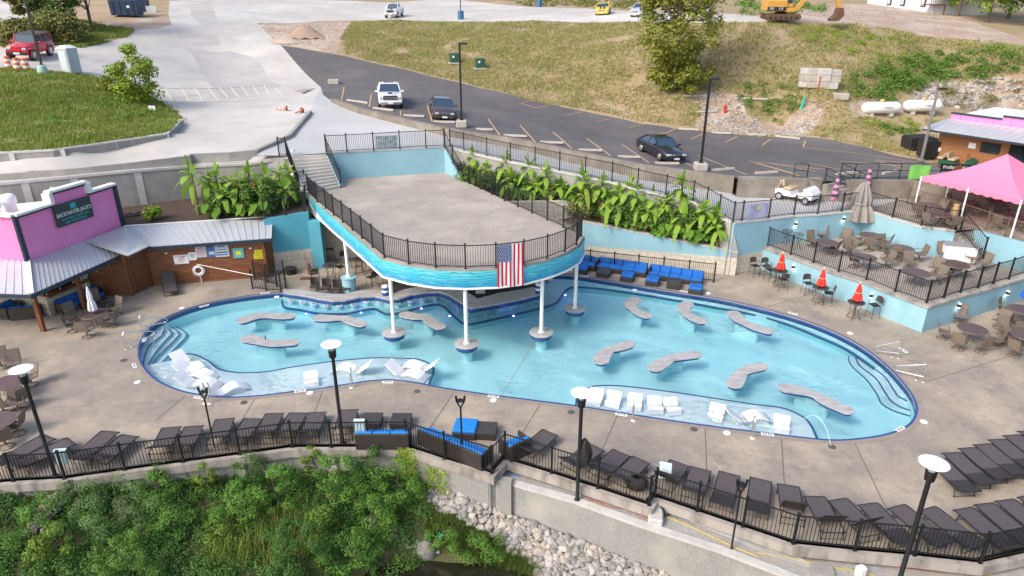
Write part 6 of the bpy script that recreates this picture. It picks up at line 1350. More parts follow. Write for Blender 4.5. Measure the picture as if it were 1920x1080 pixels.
for i,(x,y,tx_)in enumerate(((1649,218,'GASCO'),(1726,214,'GASCO'))):
 p=G(x,y);t=thing('propane_tank','white horizontal gas tank with yellow valve cover, %s'%('left one' if i==0 else 'right one behind the roof'),'gas tank',(p.x,p.y,p.z),.06,group='white gas tanks')
 mb=MB();L=1.35;r=.5;prof=[(-L-.42,.0),(-L-.38,.2),(-L-.25,.37),(-L,.5),(L,.5),(L+.25,.37),(L+.38,.2),(L+.42,0)]
 vs=[];fs=[];n=18
 for xx,rr in prof:
  for k in range(n):a=2*PI*k/n;vs.append((xx,max(rr,.01)*math.cos(a),.75+max(rr,.01)*math.sin(a)))
 for a in range(len(prof)-1):
  for k in range(n):q=a*n+k;w_=a*n+(k+1)%n;fs.append((q,w_,w_+n,q+n))
 mb.add(vs,fs);mb.build('tank',m_white,t,smooth=True)
 mb=MB();mb.lathe([(.22,1.22),(.2,1.4),(.1,1.48),(0,1.5)],(0,0,0),12);mb.build('valve_cover',m_yel,t,smooth=True)
 for xx in(-.9,.9):mb=MB();mb.box((xx,0,.15),(.25,.8,.3));mb.build('saddle',m_cap,t)
 tt=text_mesh(tx_,.26,m_dkblue,'lettering',t);face_M(tt,wm(t)@Vector((.35,-.51,.82)),(1,0,0))
blk=[(1508,152,0),(1524,153,0),(1541,153,0),(1557,155,0),(1508,152,1),(1524,153,1),(1541,153,1),(1560,155,1),(1560,155,2),(1541,153,2),(1524,153,2),(1575,172,0),(1508,152,2)]
for i,(x,y,k)in enumerate(blk):
 p=G(x,y+12);mb=MB();c=p.z+.3+.56*k+(0 if i!=11 else-.15);mb.cbox((p.x,p.y,c),(1.05 if i!=11 else 1.3,.7,.54),.04,rz=-.1)
 one(mb,'retaining_block',m_barrier if i%3 else m_cap,('stacked concrete block on the hill, %s course up, %s from the left'%(ORD[k],ORD[(0,1,2,3,0,1,2,3,3,2,1,0,0)[i]]))if i!=11 else 'single tan concrete block lying right of the stacked blocks on the hill','block','stacked concrete blocks')
def hydrant(px,py,lab):
 p=G(px,py);t=thing('fire_hydrant',lab,'hydrant',tuple(p));mb=MB();mb.lathe([(.16,0),(.16,.06),(.11,.08),(.11,.5),(.15,.52),(.15,.56),(.1,.66),(.03,.74)],(0,0,0),12);mb.build('barrel',m_redp,t,smooth=True)
 mb=MB();mb.cone((-.22,0,.42),(.22,0,.42),.06,.06,8);mb.cone((0,-.2,.38),(0,0,.38),.08,.08,8);mb.build('nozzle',m_redp,t)
hydrant(1359,211,'red fire hydrant on the gravel patch below the slope')
p=G(1530,165);mb=MB();mb.tube([tuple(p+Vector((0,-.5,0))),tuple(p+Vector((0,-.5,1.0)))],.09,8);mb.box((p.x,p.y-.5,p.z+1.02),(.22,.22,.05));one(mb,'standpipe',m_redp,'red standpipe in front of the stacked concrete blocks','pipe')
p=G(1502,206);mb=MB();mb.tube([tuple(p),tuple(p+Vector((.15,0,1.1)))],.11,10);mb.lathe([(.13,1.0),(.13,1.14),(0,1.16)],(p.x+.15,p.y,p.z),10);one(mb,'green_pipe',m_tealp,'bright green vertical pipe on the gravel runoff','pipe')
for i,(a,b)in enumerate((((1280,183),(1325,182)),((1388,187),(1440,189)),((1305,213),(1345,211)))):
 p,q=G(*a),G(*b);mb=MB();mb.tube([tuple(p+Vector((0,0,.12))),tuple(q+Vector((0,0,.12)))],.11,8);one(mb,'log',m_barrier,'pale weathered log lying on the slope, %s'%('below the big tree','right of the lamp top','nearest the red hydrant')[i],'log','logs on the slope')
# ============================================================ BUILDINGS
def seams(mb,quad,n,h=.035,w=.03):
 """raised ribs over a roof quad: a-b eave edge, d-c ridge edge"""
 a,b,c,d=[Vector(p)for p in quad];nrm=(b-a).cross(d-a).normalized()
 if nrm.z<0:nrm=-nrm
 for k in range(n+1):
  t=k/n;p=a.lerp(b,t);q=d.lerp(c,t);
  if(q-p).length>.15:mb.beam(p+nrm*h*.5,q+nrm*h*.5,w,h,up=nrm)
def roof(parent,quad,n,name='metal_roof',th=.06):
 a,b,c,d=[Vector(p)for p in quad];mb=MB();dn=Vector((0,0,-th))
 mb.add([a,b,c,d,a+dn,b+dn,c+dn,d+dn],[(0,1,2,3),(7,6,5,4),(0,4,5,1),(1,5,6,2),(2,6,7,3),(3,7,4,0)]);o=mb.build(name,m_metal,parent,world=True)
 mb=MB();seams(mb,quad,n);mb.build('standing_seams',m_metal,o,world=False)if False else None
 m2=MB();seams(m2,quad,n);s=m2.build('standing_seams',m_metal,o,world=True);return o
# --- left pink bar --------------------------------------------------------------
RZ=3.4
K=P(51,490,RZ);E=P(229,424,RZ);Wl=Vector((K.x-9,K.y+1.5,RZ))
t=thing('pink_bar_building','pink sided bar building with stepped parapet and metal awning at the left','building',(K.x,K.y,0))
d1=(E-K);d1.z=0;d1.normalize();n1=Vector((d1.y,-d1.x,0));d0=(K-Wl);d0.z=0;d0.normalize()
LEN=(E-K).length
def onK(px,py):
 r=ray(px,py);nn=Vector((d1.y,-d1.x));num=(K.x*nn.x+K.y*nn.y);den=r.x*nn.x+r.y*nn.y;k=num/den;p=Vector((r.x*k,r.y*k,CH+r.z*k));return p
def wallpoly(pts,th,parent,name,m):
 mb=MB();a=[Vector(p)for p in pts];nn=(a[1]-a[0]).cross(a[2]-a[0]).normalized();
 if nn.y>0:nn=-nn
 n_=len(a);mb.add([tuple(p)for p in a]+[tuple(p-nn*th)for p in a],[tuple(range(n_)),tuple(range(2*n_-1,n_-1,-1))]+[(i,i+n_,(i+1)%n_+n_,(i+1)%n_)for i in range(n_)]);return mb.build(name,m,parent,world=True)
tp=[onK(*q)for q in((34,403),(93,384),(88,362),(159,342),(164,361),(213,346))]
tp[0]=Vector((K.x,K.y,onK(34,403).z));zt0=tp[0].z
ptop=[tp[0],Vector((tp[1].x,tp[1].y,tp[1].z)),Vector((tp[1].x,tp[1].y,tp[2].z)),Vector((tp[3].x,tp[3].y,tp[3].z)),Vector((tp[3].x,tp[3].y,tp[4].z)),tp[5]]
base=[Vector((tp[5].x,tp[5].y,RZ-.1)),Vector((K.x,K.y,RZ-.1))]
wallpoly(ptop+base,.12,t,'pink_front',m_pink)
mb=MB()
for a,b in zip(ptop[:-1],ptop[1:]):mb.beam(a-n1*(-.0)-Vector((0,0,-.05)),b+Vector((0,0,.05)),.42,.12,up=(0,0,1))if abs(a.z-b.z)<.6 and(b-a).length>.6 else mb.beam(a,b,.3,.42)
mb.build('parapet_cap',m_white,t,world=True)
mb=MB()
for a,b in zip(ptop[:-1],ptop[1:]):mb.beam(a+n1*.05-Vector((0,0,.1)),b+n1*.05-Vector((0,0,.1)),.06,.1)
for q in(K,tp[5]):mb.beam(Vector((q.x,q.y,RZ-.1))+n1*.03,Vector((q.x,q.y,(zt0 if q is K else tp[5].z)))+n1*.03,.3,.12)
mb.build('navy_trim',m_navytrim,t,world=True)
zl_=P(0,399,zt0).z
wallpoly([Vector((Wl.x,Wl.y,zt0+.0)),Vector((K.x,K.y,zt0)),Vector((K.x,K.y,RZ-.1)),Vector((Wl.x,Wl.y,RZ-.1))],.12,t,'pink_side',m_pink)
mb=MB();mb.beam(Vector((Wl.x,Wl.y,zt0+.05)),Vector((K.x,K.y,zt0+.05)),.42,.12);mb.build('parapet_cap',m_white,t,world=True)
bk=Vector((-d1.y,d1.x,0))
rf_=[Vector((K.x,K.y,4.6))+d1*.1+bk*.2,Vector((E.x,E.y,4.6))+bk*.2,Vector((E.x,E.y,4.6))+bk*5,Vector((K.x,K.y,4.6))+bk*12]
mb=MB();mb.prism([(p.x,p.y)for p in rf_],RZ-.2,4.55);mb.build('flat_roof',m_white,t,world=True)
mb=MB();a_=Vector((E.x,E.y,0));mb.wall([(a_.x,a_.y),(a_+bk*5)[:2]],RZ-.1,5.35,.12);mb.build('side_parapet',m_white,t,world=True)
for(x,y,r,h)in((18,385,.42,.75),(-15,395,.5,.7)):
 p=P(x,y,5.0);mb=MB();mb.lathe([(r*.8,-.5),(r*.8,.1),(r,.12),(r,.5),(r*.8,.62),(r*.5,.66)],tuple(p),20);one(mb,'roof_vent',m_white,'white round rooftop exhaust fan on the pink bar, %s'%('beside the stepped parapet' if x>0 else 'cut by the left edge'),'roof vent',smooth=True)
s4=[onK(*q)for q in((97,386),(166,366),(173,405),(106,427))]
sa,sb=s4[3],s4[2];zc0=(s4[3].z+s4[2].z)/2;zc1=(s4[0].z+s4[1].z)/2
o1=n1*.16
sg=thing('bar_sign','black sign with a palm mark and white hand-drawn lettering on the pink wall','sign',tuple(Vector((sa.x,sa.y,zc0))+o1))
mb=MB();mb.add([tuple(Vector((sa.x,sa.y,zc0))+o1),tuple(Vector((sb.x,sb.y,zc0))+o1),tuple(Vector((sb.x,sb.y,zc1))+o1),tuple(Vector((sa.x,sa.y,zc1))+o1),tuple(Vector((sa.x,sa.y,zc0))+o1*.4),tuple(Vector((sb.x,sb.y,zc0))+o1*.4),tuple(Vector((sb.x,sb.y,zc1))+o1*.4),tuple(Vector((sa.x,sa.y,zc1))+o1*.4)],[(0,1,2,3),(7,6,5,4),(0,4,5,1),(1,5,6,2),(2,6,7,3),(3,7,4,0)]);mb.build('panel',mat('sign_charcoal',(.03,.045,.05),.6),sg,world=True)
sw_=(Vector((sb.x,sb.y,0))-Vector((sa.x,sa.y,0))).length;sh=zc1-zc0;mid=(Vector((sa.x,sa.y,0))+Vector((sb.x,sb.y,0)))/2
m_teals=mat('sign_teal',(.03,.45,.50),.6)
def fit_text(body,w,hgt,m_,par,org,xd,name='lettering'):
 o=text_mesh(body,1,m_,name,par);v=[x.co for x in o.data.vertices];wx=max(c.x for c in v)-min(c.x for c in v);hy=max(c.y for c in v)-min(c.y for c in v);mx_=(max(c.x for c in v)+min(c.x for c in v))/2;my_=(max(c.y for c in v)+min(c.y for c in v))/2
 for c in o.data.vertices:c.co=((c.co.x-mx_)*w/wx,(c.co.y-my_)*hgt/hy,c.co.z)
 face_M(o,org,xd);return o
fit_text("BACKWATER JACK'S",sw_*.94,sh*.24,m_white,sg,Vector((mid.x,mid.y,zc0+sh*.50))+n1*.17,d1)
fit_text("SUGAR SAND ISLAND GRILL",sw_*.78,sh*.09,m_teals,sg,Vector((mid.x,mid.y,zc0+sh*.30))+n1*.17,d1)
fit_text("Lake of the Ozarks",sw_*.60,sh*.13,m_teals,sg,Vector((mid.x,mid.y,zc0+sh*.15))+n1*.17,d1)
mb=MB()
def tpt(u,v,zz=.0):return Vector((mid.x,mid.y,zc0+sh*.8))+d1*u+Vector((0,0,v))+n1*(.172+zz)
mb.add([tuple(tpt(.17*math.cos(k*PI/6),.13*math.sin(k*PI/6)))for k in range(12)],[tuple(range(12))])
for a in(.7,2.4,3.9,5.4,1.57):mb.add([tuple(tpt(.12*math.cos(a-.5),.1*math.sin(a-.5))),tuple(tpt(.33*math.cos(a),.26*math.sin(a))),tuple(tpt(.12*math.cos(a+.5),.1*math.sin(a+.5)))],[(0,1,2)])
mb.build('emblem',m_teals,sg,world=True)
EZ=2.55
C1=P(58,552,EZ);C0_=Vector((Wl.x-.5,C1.y+.9,EZ));C2=P(222,479,EZ)
Kz,Ez=Vector((K.x,K.y,RZ)),Vector((E.x,E.y,RZ));Wz=Vector((Wl.x,Wl.y,RZ))
roof(t,(C0_,C1,Kz,Wz),24,'metal_awning');
M_=Kz.lerp(Ez,.84)
roof(t,(C1,C2,P(165,452,RZ-.1).lerp(Ez,.55),Kz),20,'metal_awning')
mb=MB();mb.beam(C1+Vector((0,0,.06)),Kz+Vector((0,0,.06)),.28,.05);mb.build('hip_cap',m_white,t,world=True)
mb=MB()
for a,b in((C0_,C1),(C1,C2)):mb.beam(a-Vector((0,0,.12)),b-Vector((0,0,.12)),.06,.2)
mb.build('eave_trim',m_navytrim,t,world=True)
roof(t,(P(240,479,EZ+.22),P(279,461,EZ+.16),P(232,424,RZ+.1),P(158,452,RZ-.02)),12,'metal_awning')
mb=MB();mb.beam(P(240,479,EZ+.1),P(279,461,EZ+.04),.06,.2);mb.beam(P(240,479,EZ+.1),P(170,456,RZ-.12),.06,.1);mb.build('eave_trim',m_navytrim,t,world=True)
for i,(x,y,xt,yt)in enumerate(((82,621,60,556),(160,580,142,520))):
 p=P(x,y,0);mb=MB();mb.box((p.x,p.y,1.25),(.2,.2,2.5));mb.build('awning_post',m_post,t,world=True)
 a=Vector((K.x,K.y,0))
sA,sB,sC=P(28,578,0),P(96,592,0),P(176,556,0)
u2=(sC-sB).normalized()
mb=MB();mb.wall([(sA.x-7,sA.y+.5),(sA.x,sA.y),(sB.x,sB.y),(sC.x,sC.y)],0,1.1,.3,side=1);mb.build('stone_wall',bricks('cream_stone_blocks',(.56,.51,.40),(.48,.43,.34),(.33,.30,.25),.7,.32,.02,ax=(u2.x,u2.y)),t,world=True)
mb=MB();mb.wall([(sA.x-7,sA.y+1.0),(sA.x,sA.y+.5),(sB.x-.15,sB.y+.6),(sC.x-.3,sC.y+.5)],0,2.6,.1,side=1);mb.build('bar_shade_panel',m_blackm,t,world=True)  # matt black sheet stands in for the shade inside the bar
mb=MB();mb.wall([(sB.x,sB.y),(sC.x,sC.y)],1.1,1.18,.5);mb.build('bar_top',m_wood,t,world=True)
q=sB.lerp(sC,.78);mb=MB();mb.wall([tuple(sB.lerp(sC,.72))[:2],(sC.x,sC.y)],1.18,2.5,.28,side=1);mb.build('stone_wall',t.children[0].data.materials[0]if False else bricks('cream_stone_blocks_b',(.56,.51,.40),(.48,.43,.34),(.33,.30,.25),.7,.32,.02,ax=(u2.x,u2.y)),t,world=True)
mb=MB()
for k in range(7):
 q=C1.lerp(C2,k/7)-Vector((0,0,.35));mb.lathe([(0,-.04),(.03,0),(.02,.05)],tuple(q),6)
mb.build('string_bulbs',m_lens,t,world=True)
# --- wood shed ------------------------------------------------------------------
t=thing('wood_shed','brown cedar clad shed with standing seam metal roof beside the pink bar','building',tuple(P(380,528,0)))
a0,a1,a2,a3,a4=P(180,556,0),P(250,553,0),P(286,536,0),P(380,528,0),P(503,519,0)
mb=MB();mb.wall([(p.x,p.y)for p in(a0,a1)],0,2.55,.12,side=1);mb.wall([(p.x,p.y)for p in(a1,a2)],0,2.6,.12,side=1);mb.wall([(p.x,p.y)for p in(a2,a4)],0,2.62,.12,side=1);mb.build('cedar_wall',m_wood,t,world=True)
mb=MB();mb.wall([(a4.x,a4.y),(a4.x+.25,a4.y+1.2)],0,2.7,.12,side=1);mb.build('cedar_wall',m_wood,t,world=True)
dq=(a2-a1).normalized();dn_=Vector((dq.y,-dq.x,0));mb=MB();m_=a1.lerp(a2,.55);mb.beam(m_-dq*.45+dn_*.03+Vector((0,0,1.05)),m_+dq*.45+dn_*.03+Vector((0,0,1.05)),.04,2.05);dr=mb.build('door',m_post,t,world=True)
mb=MB();mb.box(tuple(m_+dq*.35+dn_*.08+Vector((0,0,1.0))),(.06,.06,.14));mb.build('handle',m_steel,dr,world=True)
for p in(a1,a2,a4):mb=MB();mb.box((p.x,p.y-.06,1.3),(.16,.16,2.6));mb.build('corner_post',m_post,t,world=True)
e0,e1=P(281,462,2.62),P(509,446,2.62);r1,r0=P(511,407,3.35),P(232,425,3.35)
roof(t,(e0,e1,r1,r0),19)
mb=MB();mb.beam(e0-Vector((0,0,.14)),e1-Vector((0,0,.14)),.06,.2);mb.beam(e1-Vector((0,0,.12)),r1-Vector((0,0,.12)),.06,.18);mb.build('eave_trim',m_navytrim,t,world=True)
mb=MB();mb.beam(r0+Vector((0,0,.04)),r1+Vector((0,0,.04)),.12,.06);mb.build('ridge_flashing',m_white,t,world=True)
dS=(a4-a2);dS.z=0;dS.normalize();nS=Vector((dS.y,-dS.x,0))
def onS(px,py):
 r=ray(px,py);nn=nS;k=(a2.x*nn.x+a2.y*nn.y)/(r.x*nn.x+r.y*nn.y);return Vector((r.x*k,r.y*k,CH+r.z*k))
def wall_sign(px,py,w,h,bg,lines,lab,tc=None,accent=None,ac=None):
 p=onS(px,py)+nS*.03;t=thing('wall_sign',lab,'sign',tuple(p));mb=MB();hv=Vector((0,0,h/2));c=[p-dS*w/2-hv,p+dS*w/2-hv,p+dS*w/2+hv,p-dS*w/2+hv]
 mb.add([tuple(x+nS*.02)for x in c]+[tuple(x-nS*.01)for x in c],[(0,1,2,3),(7,6,5,4),(0,4,5,1),(1,5,6,2),(2,6,7,3),(3,7,4,0)]);mb.build('panel',bg,t,world=True)
 for(s_,y_,ww_,hh_)in lines:fit_text(s_,w*ww_,h*hh_,tc or m_blackm,t,p+Vector((0,0,h*y_))+nS*.024,dS)
 if accent:
  for(x_,y_,ww_,hh_)in accent:
   mb=MB();q=p+dS*w*x_+Vector((0,0,h*y_))+nS*.026;hv=Vector((0,0,h*hh_/2));dx=dS*w*ww_/2;mb.add([tuple(q-dx-hv),tuple(q+dx-hv),tuple(q+dx+hv),tuple(q-dx+hv)],[(0,1,2,3)]);mb.build('print',ac,t,world=True)
 return t
m_syel=mat('sign_yellow',(.75,.68,.02),.6);m_sblu=mat('sign_blue',(.05,.17,.42),.6);m_steal=mat('sign_teal_pale',(.12,.42,.42),.6);m_spale=mat('sign_pale',(.55,.58,.60),.6)
ns_=wall_sign(340,486,.82,.56,m_white,[('NO DIVING',.33,.8,.16)],'white NO DIVING sign with red circle on the wood shed wall')
p=onS(340,484)+nS*.03-Vector((0,0,.05));mb=MB();mb.tube([tuple(p+dS*.15*math.cos(k*PI/12)+Vector((0,0,.15*math.sin(k*PI/12)))+nS*.02)for k in range(25)],.016,5,cap=False);mb.tube([tuple(p+dS*.11+Vector((0,0,.11))+nS*.02),tuple(p-dS*.11-Vector((0,0,.11))+nS*.02)],.014,5);mb.build('prohibition_mark',m_redp,ns_,world=True)
mb=MB();mb.beam(p-dS*.08+nS*.02,p+dS*.07+Vector((0,0,.06))+nS*.02,.03,.03);mb.build('diver_mark',m_blackm,ns_,world=True)
wall_sign(361,480,.42,.5,m_white,[],'small white notice right of the NO DIVING sign on the shed',accent=[(0,.28,.6,.07),(0,.12,.7,.06),(0,-.04,.6,.06),(0,-.22,.4,.06)],ac=m_blackm)
wall_sign(377,472,.6,.68,m_spale,[],'pale grey notice board with a red top line, left of the blue sign',accent=[(0,.38,.6,.08)]+[(0,.22-.1*k,.75,.025)for k in range(6)],ac=m_redp)
wall_sign(397,472,.5,.62,m_sblu,[],'blue sign in the middle of the shed wall',accent=[(0,-.1,.6,.3)],ac=m_spale)
wall_sign(416,470,.8,.75,m_spale,[],'white and blue printed sign on the shed',accent=[(0,.38,.5,.1),(0,.12,.7,.06),(0,-.12,.8,.12),(0,-.32,.8,.1)],ac=m_sblu)
wall_sign(447,474,.62,.64,m_steal,[],'teal sign with a pale centre on the shed',accent=[(0,0,.45,.4)],ac=m_syel)
wall_sign(487,471,.62,.2,m_syel,[('CAUTION',0,.85,.6)],'narrow yellow CAUTION strip above the yellow sign on the shed')
wall_sign(487,480,.66,.34,m_syel,[('WATCH',.22,.8,.3),('STEPS',-.22,.8,.3)],'yellow WATCH STEPS sign at the right end of the shed')
for i,(x,y)in enumerate(((312,474),(470,465))):
 p=onS(x,y)+nS*.06;mb=MB();mb.cbox(tuple(p),(.12,.12,.1),.02);one(mb,'wall_lamp',m_white,'tiny white wall lamp on the wood shed, %s one'%('left','right')[i],'wall lamp')
p=onS(373,506)+nS*.1;t=thing('life_ring','white life ring with rope hanging on the wood shed wall','life ring',tuple(p));mb=MB();mb.tube([tuple(p+dS*.24*math.cos(k*PI/12)+Vector((0,0,.24*math.sin(k*PI/12))))for k in range(25)],.07,8,cap=False);mb.build('ring',m_white,t,world=True,smooth=True)
mb=MB();mb.tube([tuple(p+dS*(.34+.03*math.cos(5*k))*math.cos(k*PI/12)+Vector((0,0,.34*math.sin(k*PI/12)))+nS*.05)for k in range(25)],.014,4,cap=False);mb.tube([tuple(p-Vector((0,0,.3))),tuple(p+dS*.06-Vector((0,0,.6))),tuple(p+dS*.02-Vector((0,0,.85)))],.025,5);mb.build('rope',m_white,t,world=True)
mb=MB();mb.tube([tuple(p+Vector((0,0,.42))+nS*.05),tuple(P(474,516,1.1))],.02,5);one(mb,'rescue_pole',m_white,'long white rescue pole running from the life ring to the gate','pole')
p=P(585,510,0);t=thing('hand_truck','red hand truck lying by the block wall under the stage','hand truck',tuple(p),.3);mb=MB();mb.tube([(-.25,.3,.0),(-.3,.35,1.1),(-.1,.35,1.25),(.1,.35,1.1),(.15,.3,0)],.018,5);mb.build('frame',m_redp,t);mb=MB();mb.cbox((0,-.1,.12),(.5,.9,.05),.01);mb.build('deck_plate',m_rust,t)
for s in(-.25,.25):mb=MB();mb.cone((s,.3,.1),(s+.04,.3,.1),.1,.1,12);mb.build('wheel',m_tyre,t)
p=P(546,513,0);mb=MB();mb.lathe([(.33,0),(.36,.35),(.38,.38)],tuple(p),16);one(mb,'tub',m_blackm,'round black tub beside the teal wall','tub',smooth=True)
p=P(577,522,.01);mb=MB();mb.box((p.x,p.y,.012),(.9,.45,.02));one(mb,'door_mat',m_rust,'brown door mat on the shaded deck left of the bar','mat')
p=P(650,482,0);mb=MB();mb.cbox((p.x,p.y,1.0),(1.6,.3,1.6),.02);one(mb,'wooden_cabinet',m_wood,'brown wooden cabinet against the block wall under the stage','cabinet')
# --- flag ------------------------------------------------------------------------
f0=P(932,502,SZ)+Vector((0,-.17,0));f1=P(981,497,SZ)+Vector((0,-.17,0));ztp=SZ+1.22;zbt=SZ-.98
t=thing('flag','stars and stripes flag hung vertically over the front stage fence','flag',(f0.x,f0.y,zbt));dF=(f1-f0).normalized();nF=Vector((dF.y,-dF.x,0));wF=(f1-f0).length;hF=ztp-zbt
def fp(u,v):return f0+dF*wF*u+Vector((0,0,(ztp-SZ)-hF*(1-v)))+nF*(.04+.035*math.sin(u*14+v*3)*(1-v*.6))
for k in range(13):
 mb=MB();mb.grid(lambda u,v:tuple(fp((k+u)/13,v)),2,14);mb.build('stripe',m_flr if k%2==0 else m_flw,t,world=True,smooth=True)if 'm_flr' in globals()else None
m_flr=mat('flag_red',(.50,.02,.04),.8);m_flw=mat('flag_white',(.75,.75,.76),.8);m_flb=mat('flag_blue',(.02,.06,.22),.8)
for k in range(13):
 mb=MB();mb.grid(lambda u,v:tuple(fp((k+u)/13,v)),2,14);mb.build('stripe',m_flr if k%2==0 else m_flw,t,world=True,smooth=True)
mb=MB();mb.grid(lambda u,v:tuple(fp(u*7/13,.6+v*.4)+nF*.012),8,8);cn=mb.build('canton',m_flb,t,world=True,smooth=True)
mb=MB()
for r in range(9):
 for c in range(6 if r%2==0 else 5):
  u=((c+.5)/6 if r%2==0 else(c+1)/6)*7/13;v=.6+.4*(r+.5)/9;q=fp(u,v)+nF*.022;s=.042;pts=[]
  for k in range(10):a=PI/2+k*PI/5;rr=s if k%2==0 else s*.4;pts.append(tuple(q+dF*rr*math.cos(a)+Vector((0,0,rr*math.sin(a)))))
  mb.add(pts,[tuple(range(10))])
mb.build('stars',m_flw,cn,world=True)
# --- purple banner, green banner, sign banner ---------------------------------------
def banner(p0,p1,z0,z1,m_,lab,texts=(),name='banner',extra=None,off=.08):
 p0,p1=Vector(p0),Vector(p1);d=(p1-p0);d.z=0;L=d.length;d.normalize();n_=Vector((d.y,-d.x,0));t=thing(name,lab,'banner',(p0.x,p0.y,z0));a=Vector((p0.x,p0.y,0))+n_*off
 mb=MB();mb.grid(lambda u,v:tuple(a+d*L*u+n_*.02*math.sin(9*u)+Vector((0,0,z0+(z1-z0)*v))),10,2);mb.build('cloth',m_,t,world=True)
 for s_,x_,y_,w_,h_,mm in texts:fit_text(s_,L*w_,(z1-z0)*h_,mm,t,a+d*L*x_+n_*.04+Vector((0,0,z0+(z1-z0)*y_)),d)
 return t
a,b=P(1396,415,3.38),P(1436,411,3.28)
pb=banner(a,b,3.5,4.4,mat('purple_banner',(.30,.25,.52),.7,c2=(.42,.50,.62),scale=2.5),'purple banner with yellow and green print on the fence above the blue corner wall')
mb=MB();d=(b-a);d.z=0;L=d.length;d.normalize();n_=Vector((d.y,-d.x,0));c=Vector((a.x,a.y,4.15))+d*L*.5+n_*.13
mb.add([tuple(c+d*.22*math.cos(k*PI/5)*(1 if k%2 else.5)+Vector((0,0,.16*math.sin(k*PI/5)*(1 if k%2 else.5))))for k in range(10)],[tuple(range(10))]);mb.build('flower_print',m_syel,pb,world=True)
m_rail=m_dkgreen
def rail(pts,lab,h=1.1,rails=(1.1,.62,.15),sp=1.6):
 t=thing('pipe_railing',lab,'railing',tuple(pts[0]),group='dark green pipe railings');pts=[Vector(p)for p in pts]
 for a,b in zip(pts[:-1],pts[1:]):
  mb=MB()
  for z in rails:mb.tube([tuple(a+Vector((0,0,z))),tuple(b+Vector((0,0,z)))],.028,6)
  mb.build('rail_run',m_rail,t,world=True);n_=max(1,round((b-a).length/sp))
  for k in range(n_+1):q=a.lerp(b,k/n_);mb=MB();mb.tube([tuple(q),tuple(q+Vector((0,0,h)))],.032,6);mb.build('post',m_rail,t,world=True)
 return t
rail([P(1487,336,4.5),P(1512,337,4.5),P(1545,345,4.4)],'dark green pipe railing left of the lot stairs');rail([P(1546,345,4.4),P(1600,372,3.2)],'sloping dark green handrail on the left of the lot stairs');rail([P(1574,336,4.5),P(1640,368,3.2)],'sloping dark green handrail on the right of the lot stairs')
rail([P(1574,335,4.5),P(1600,337,4.45),P(1685,336,4.4),P(1760,337,4.4),P(1850,340,4.4)],'long dark green pipe railing above the stained wall carrying banners')
t=thing('stairs','concrete stairs from the lot down to the walkway between green handrails','stairs',tuple(P(1580,360,3.2)))
q0,q1,q2,q3=P(1543,343,4.5),P(1576,338,4.5),P(1640,372,3.2),P(1600,380,3.2)
for k in range(6):
 f0_,f1_=k/6,(k+1)/6;mb=MB();mb.prism([tuple(q0.lerp(q3,f0_))[:2],tuple(q1.lerp(q2,f0_))[:2],tuple(q1.lerp(q2,f1_))[:2],tuple(q0.lerp(q3,f1_))[:2]],3.1,4.5-.21*(k+.4));mb.build('step',m_curb,t,world=True)
a,b=P(1700,338,4.4),P(1738,338,4.4);banner(a,b,4.5,5.45,mat('green_banner',(.13,.48,.10),.7,c2=(.25,.6,.12),scale=1.5),'bright green banner tied to the railing left of the pink canopy')
a,b=P(1757,336,4.4),P(1812,337,4.4);banner(a,b,5.0,5.5,m_blackm,'black banner with white script reading Friday Night on the railing by the canopy',(('Friday Night',.5,.5,.85,.6,m_white),))
for i,(x,y)in enumerate(((1560,395),(1620,375))):
 p=P(x,y,3.22);t=thing('striped_umbrella','closed pink and navy striped umbrella, %s by the lot stairs'%('left one, lower' if i==0 else 'right one, higher'),'umbrella',tuple(p),group='striped closed umbrellas')
 mb=MB();mb.tube([(0,0,0),(0,0,2.5)],.025,6);mb.build('pole',m_tanf,t);z=.9-.3*i*0
 for k in range(8):
  r0_=.22-.018*k;mb=MB();mb.lathe([(r0_+.02,.75+k*.2),(r0_-.01,.95+k*.2)],(0,0,0),10);mb.build('pink_band' if k%2==0 else 'navy_band',mat('umb_pink%d%d'%(i,k),(.75,.2,.42),.8)if k==0 else(m_pinkp if k%2==0 else m_navyb),t)if k else None
  m_pinkp=m_pinkp if 'm_pinkp' in globals()else mat('canopy_pink_plain',(.66,.24,.42),.8)
  if k==0:mb.build('pink_band',m_pinkp,t)
# --- pink tent ----------------------------------------------------------------------
t=thing('canopy_tent','large bright pink canopy tent with scalloped edge on white poles','canopy',tuple(P(1850,380,3.2)))
TA=P(1728,331,5.5);TB=P(1916,375,5.5);dT=(TB-TA);dT.normalize();rT=Vector((-dT.y,dT.x,0));TWd=(TB-TA).length
TB=TA+dT*TWd;TD=TA+rT*6.4;TC=TB+rT*6.4;
if TD.x<TA.x:rT=-rT;TD=TA+rT*6.4;TC=TB+rT*6.4
pk_=(TA+TC)/2;pk_.z=7.2
def panel(a,b,nm):
 mb=MB()
 def fn(u,v):q=a.lerp(b,u).lerp(pk_,v);q.z-=.22*math.sin(PI*v)*(1)+.0;return tuple(q)
 mb.grid(fn,12,10);mb.build(nm,m_tentpink,t,world=True,smooth=True)
for a,b in((TA,TB),(TB,TC),(TC,TD),(TD,TA)):
 panel(a,b,'canopy_panel');mb=MB();nsc=22
 def fn2(u,v,a=a,b=b):q=a.lerp(b,u);return(q.x,q.y,q.z-v*(.22+.08*abs(math.sin(u*PI*nsc/2))))
 mb.grid(fn2,nsc*4,1);mb.build('valance',m_tentpink,t,world=True)
for q in(TA,TB,TC,TD,TA.lerp(TB,.5),TC.lerp(TD,.5),TB.lerp(TC,.5),TA.lerp(TD,.5)):mb=MB();mb.tube([(q.x,q.y,3.2),(q.x,q.y,5.5)],.05,8);mb.build('tent_pole',m_white,t,world=True)
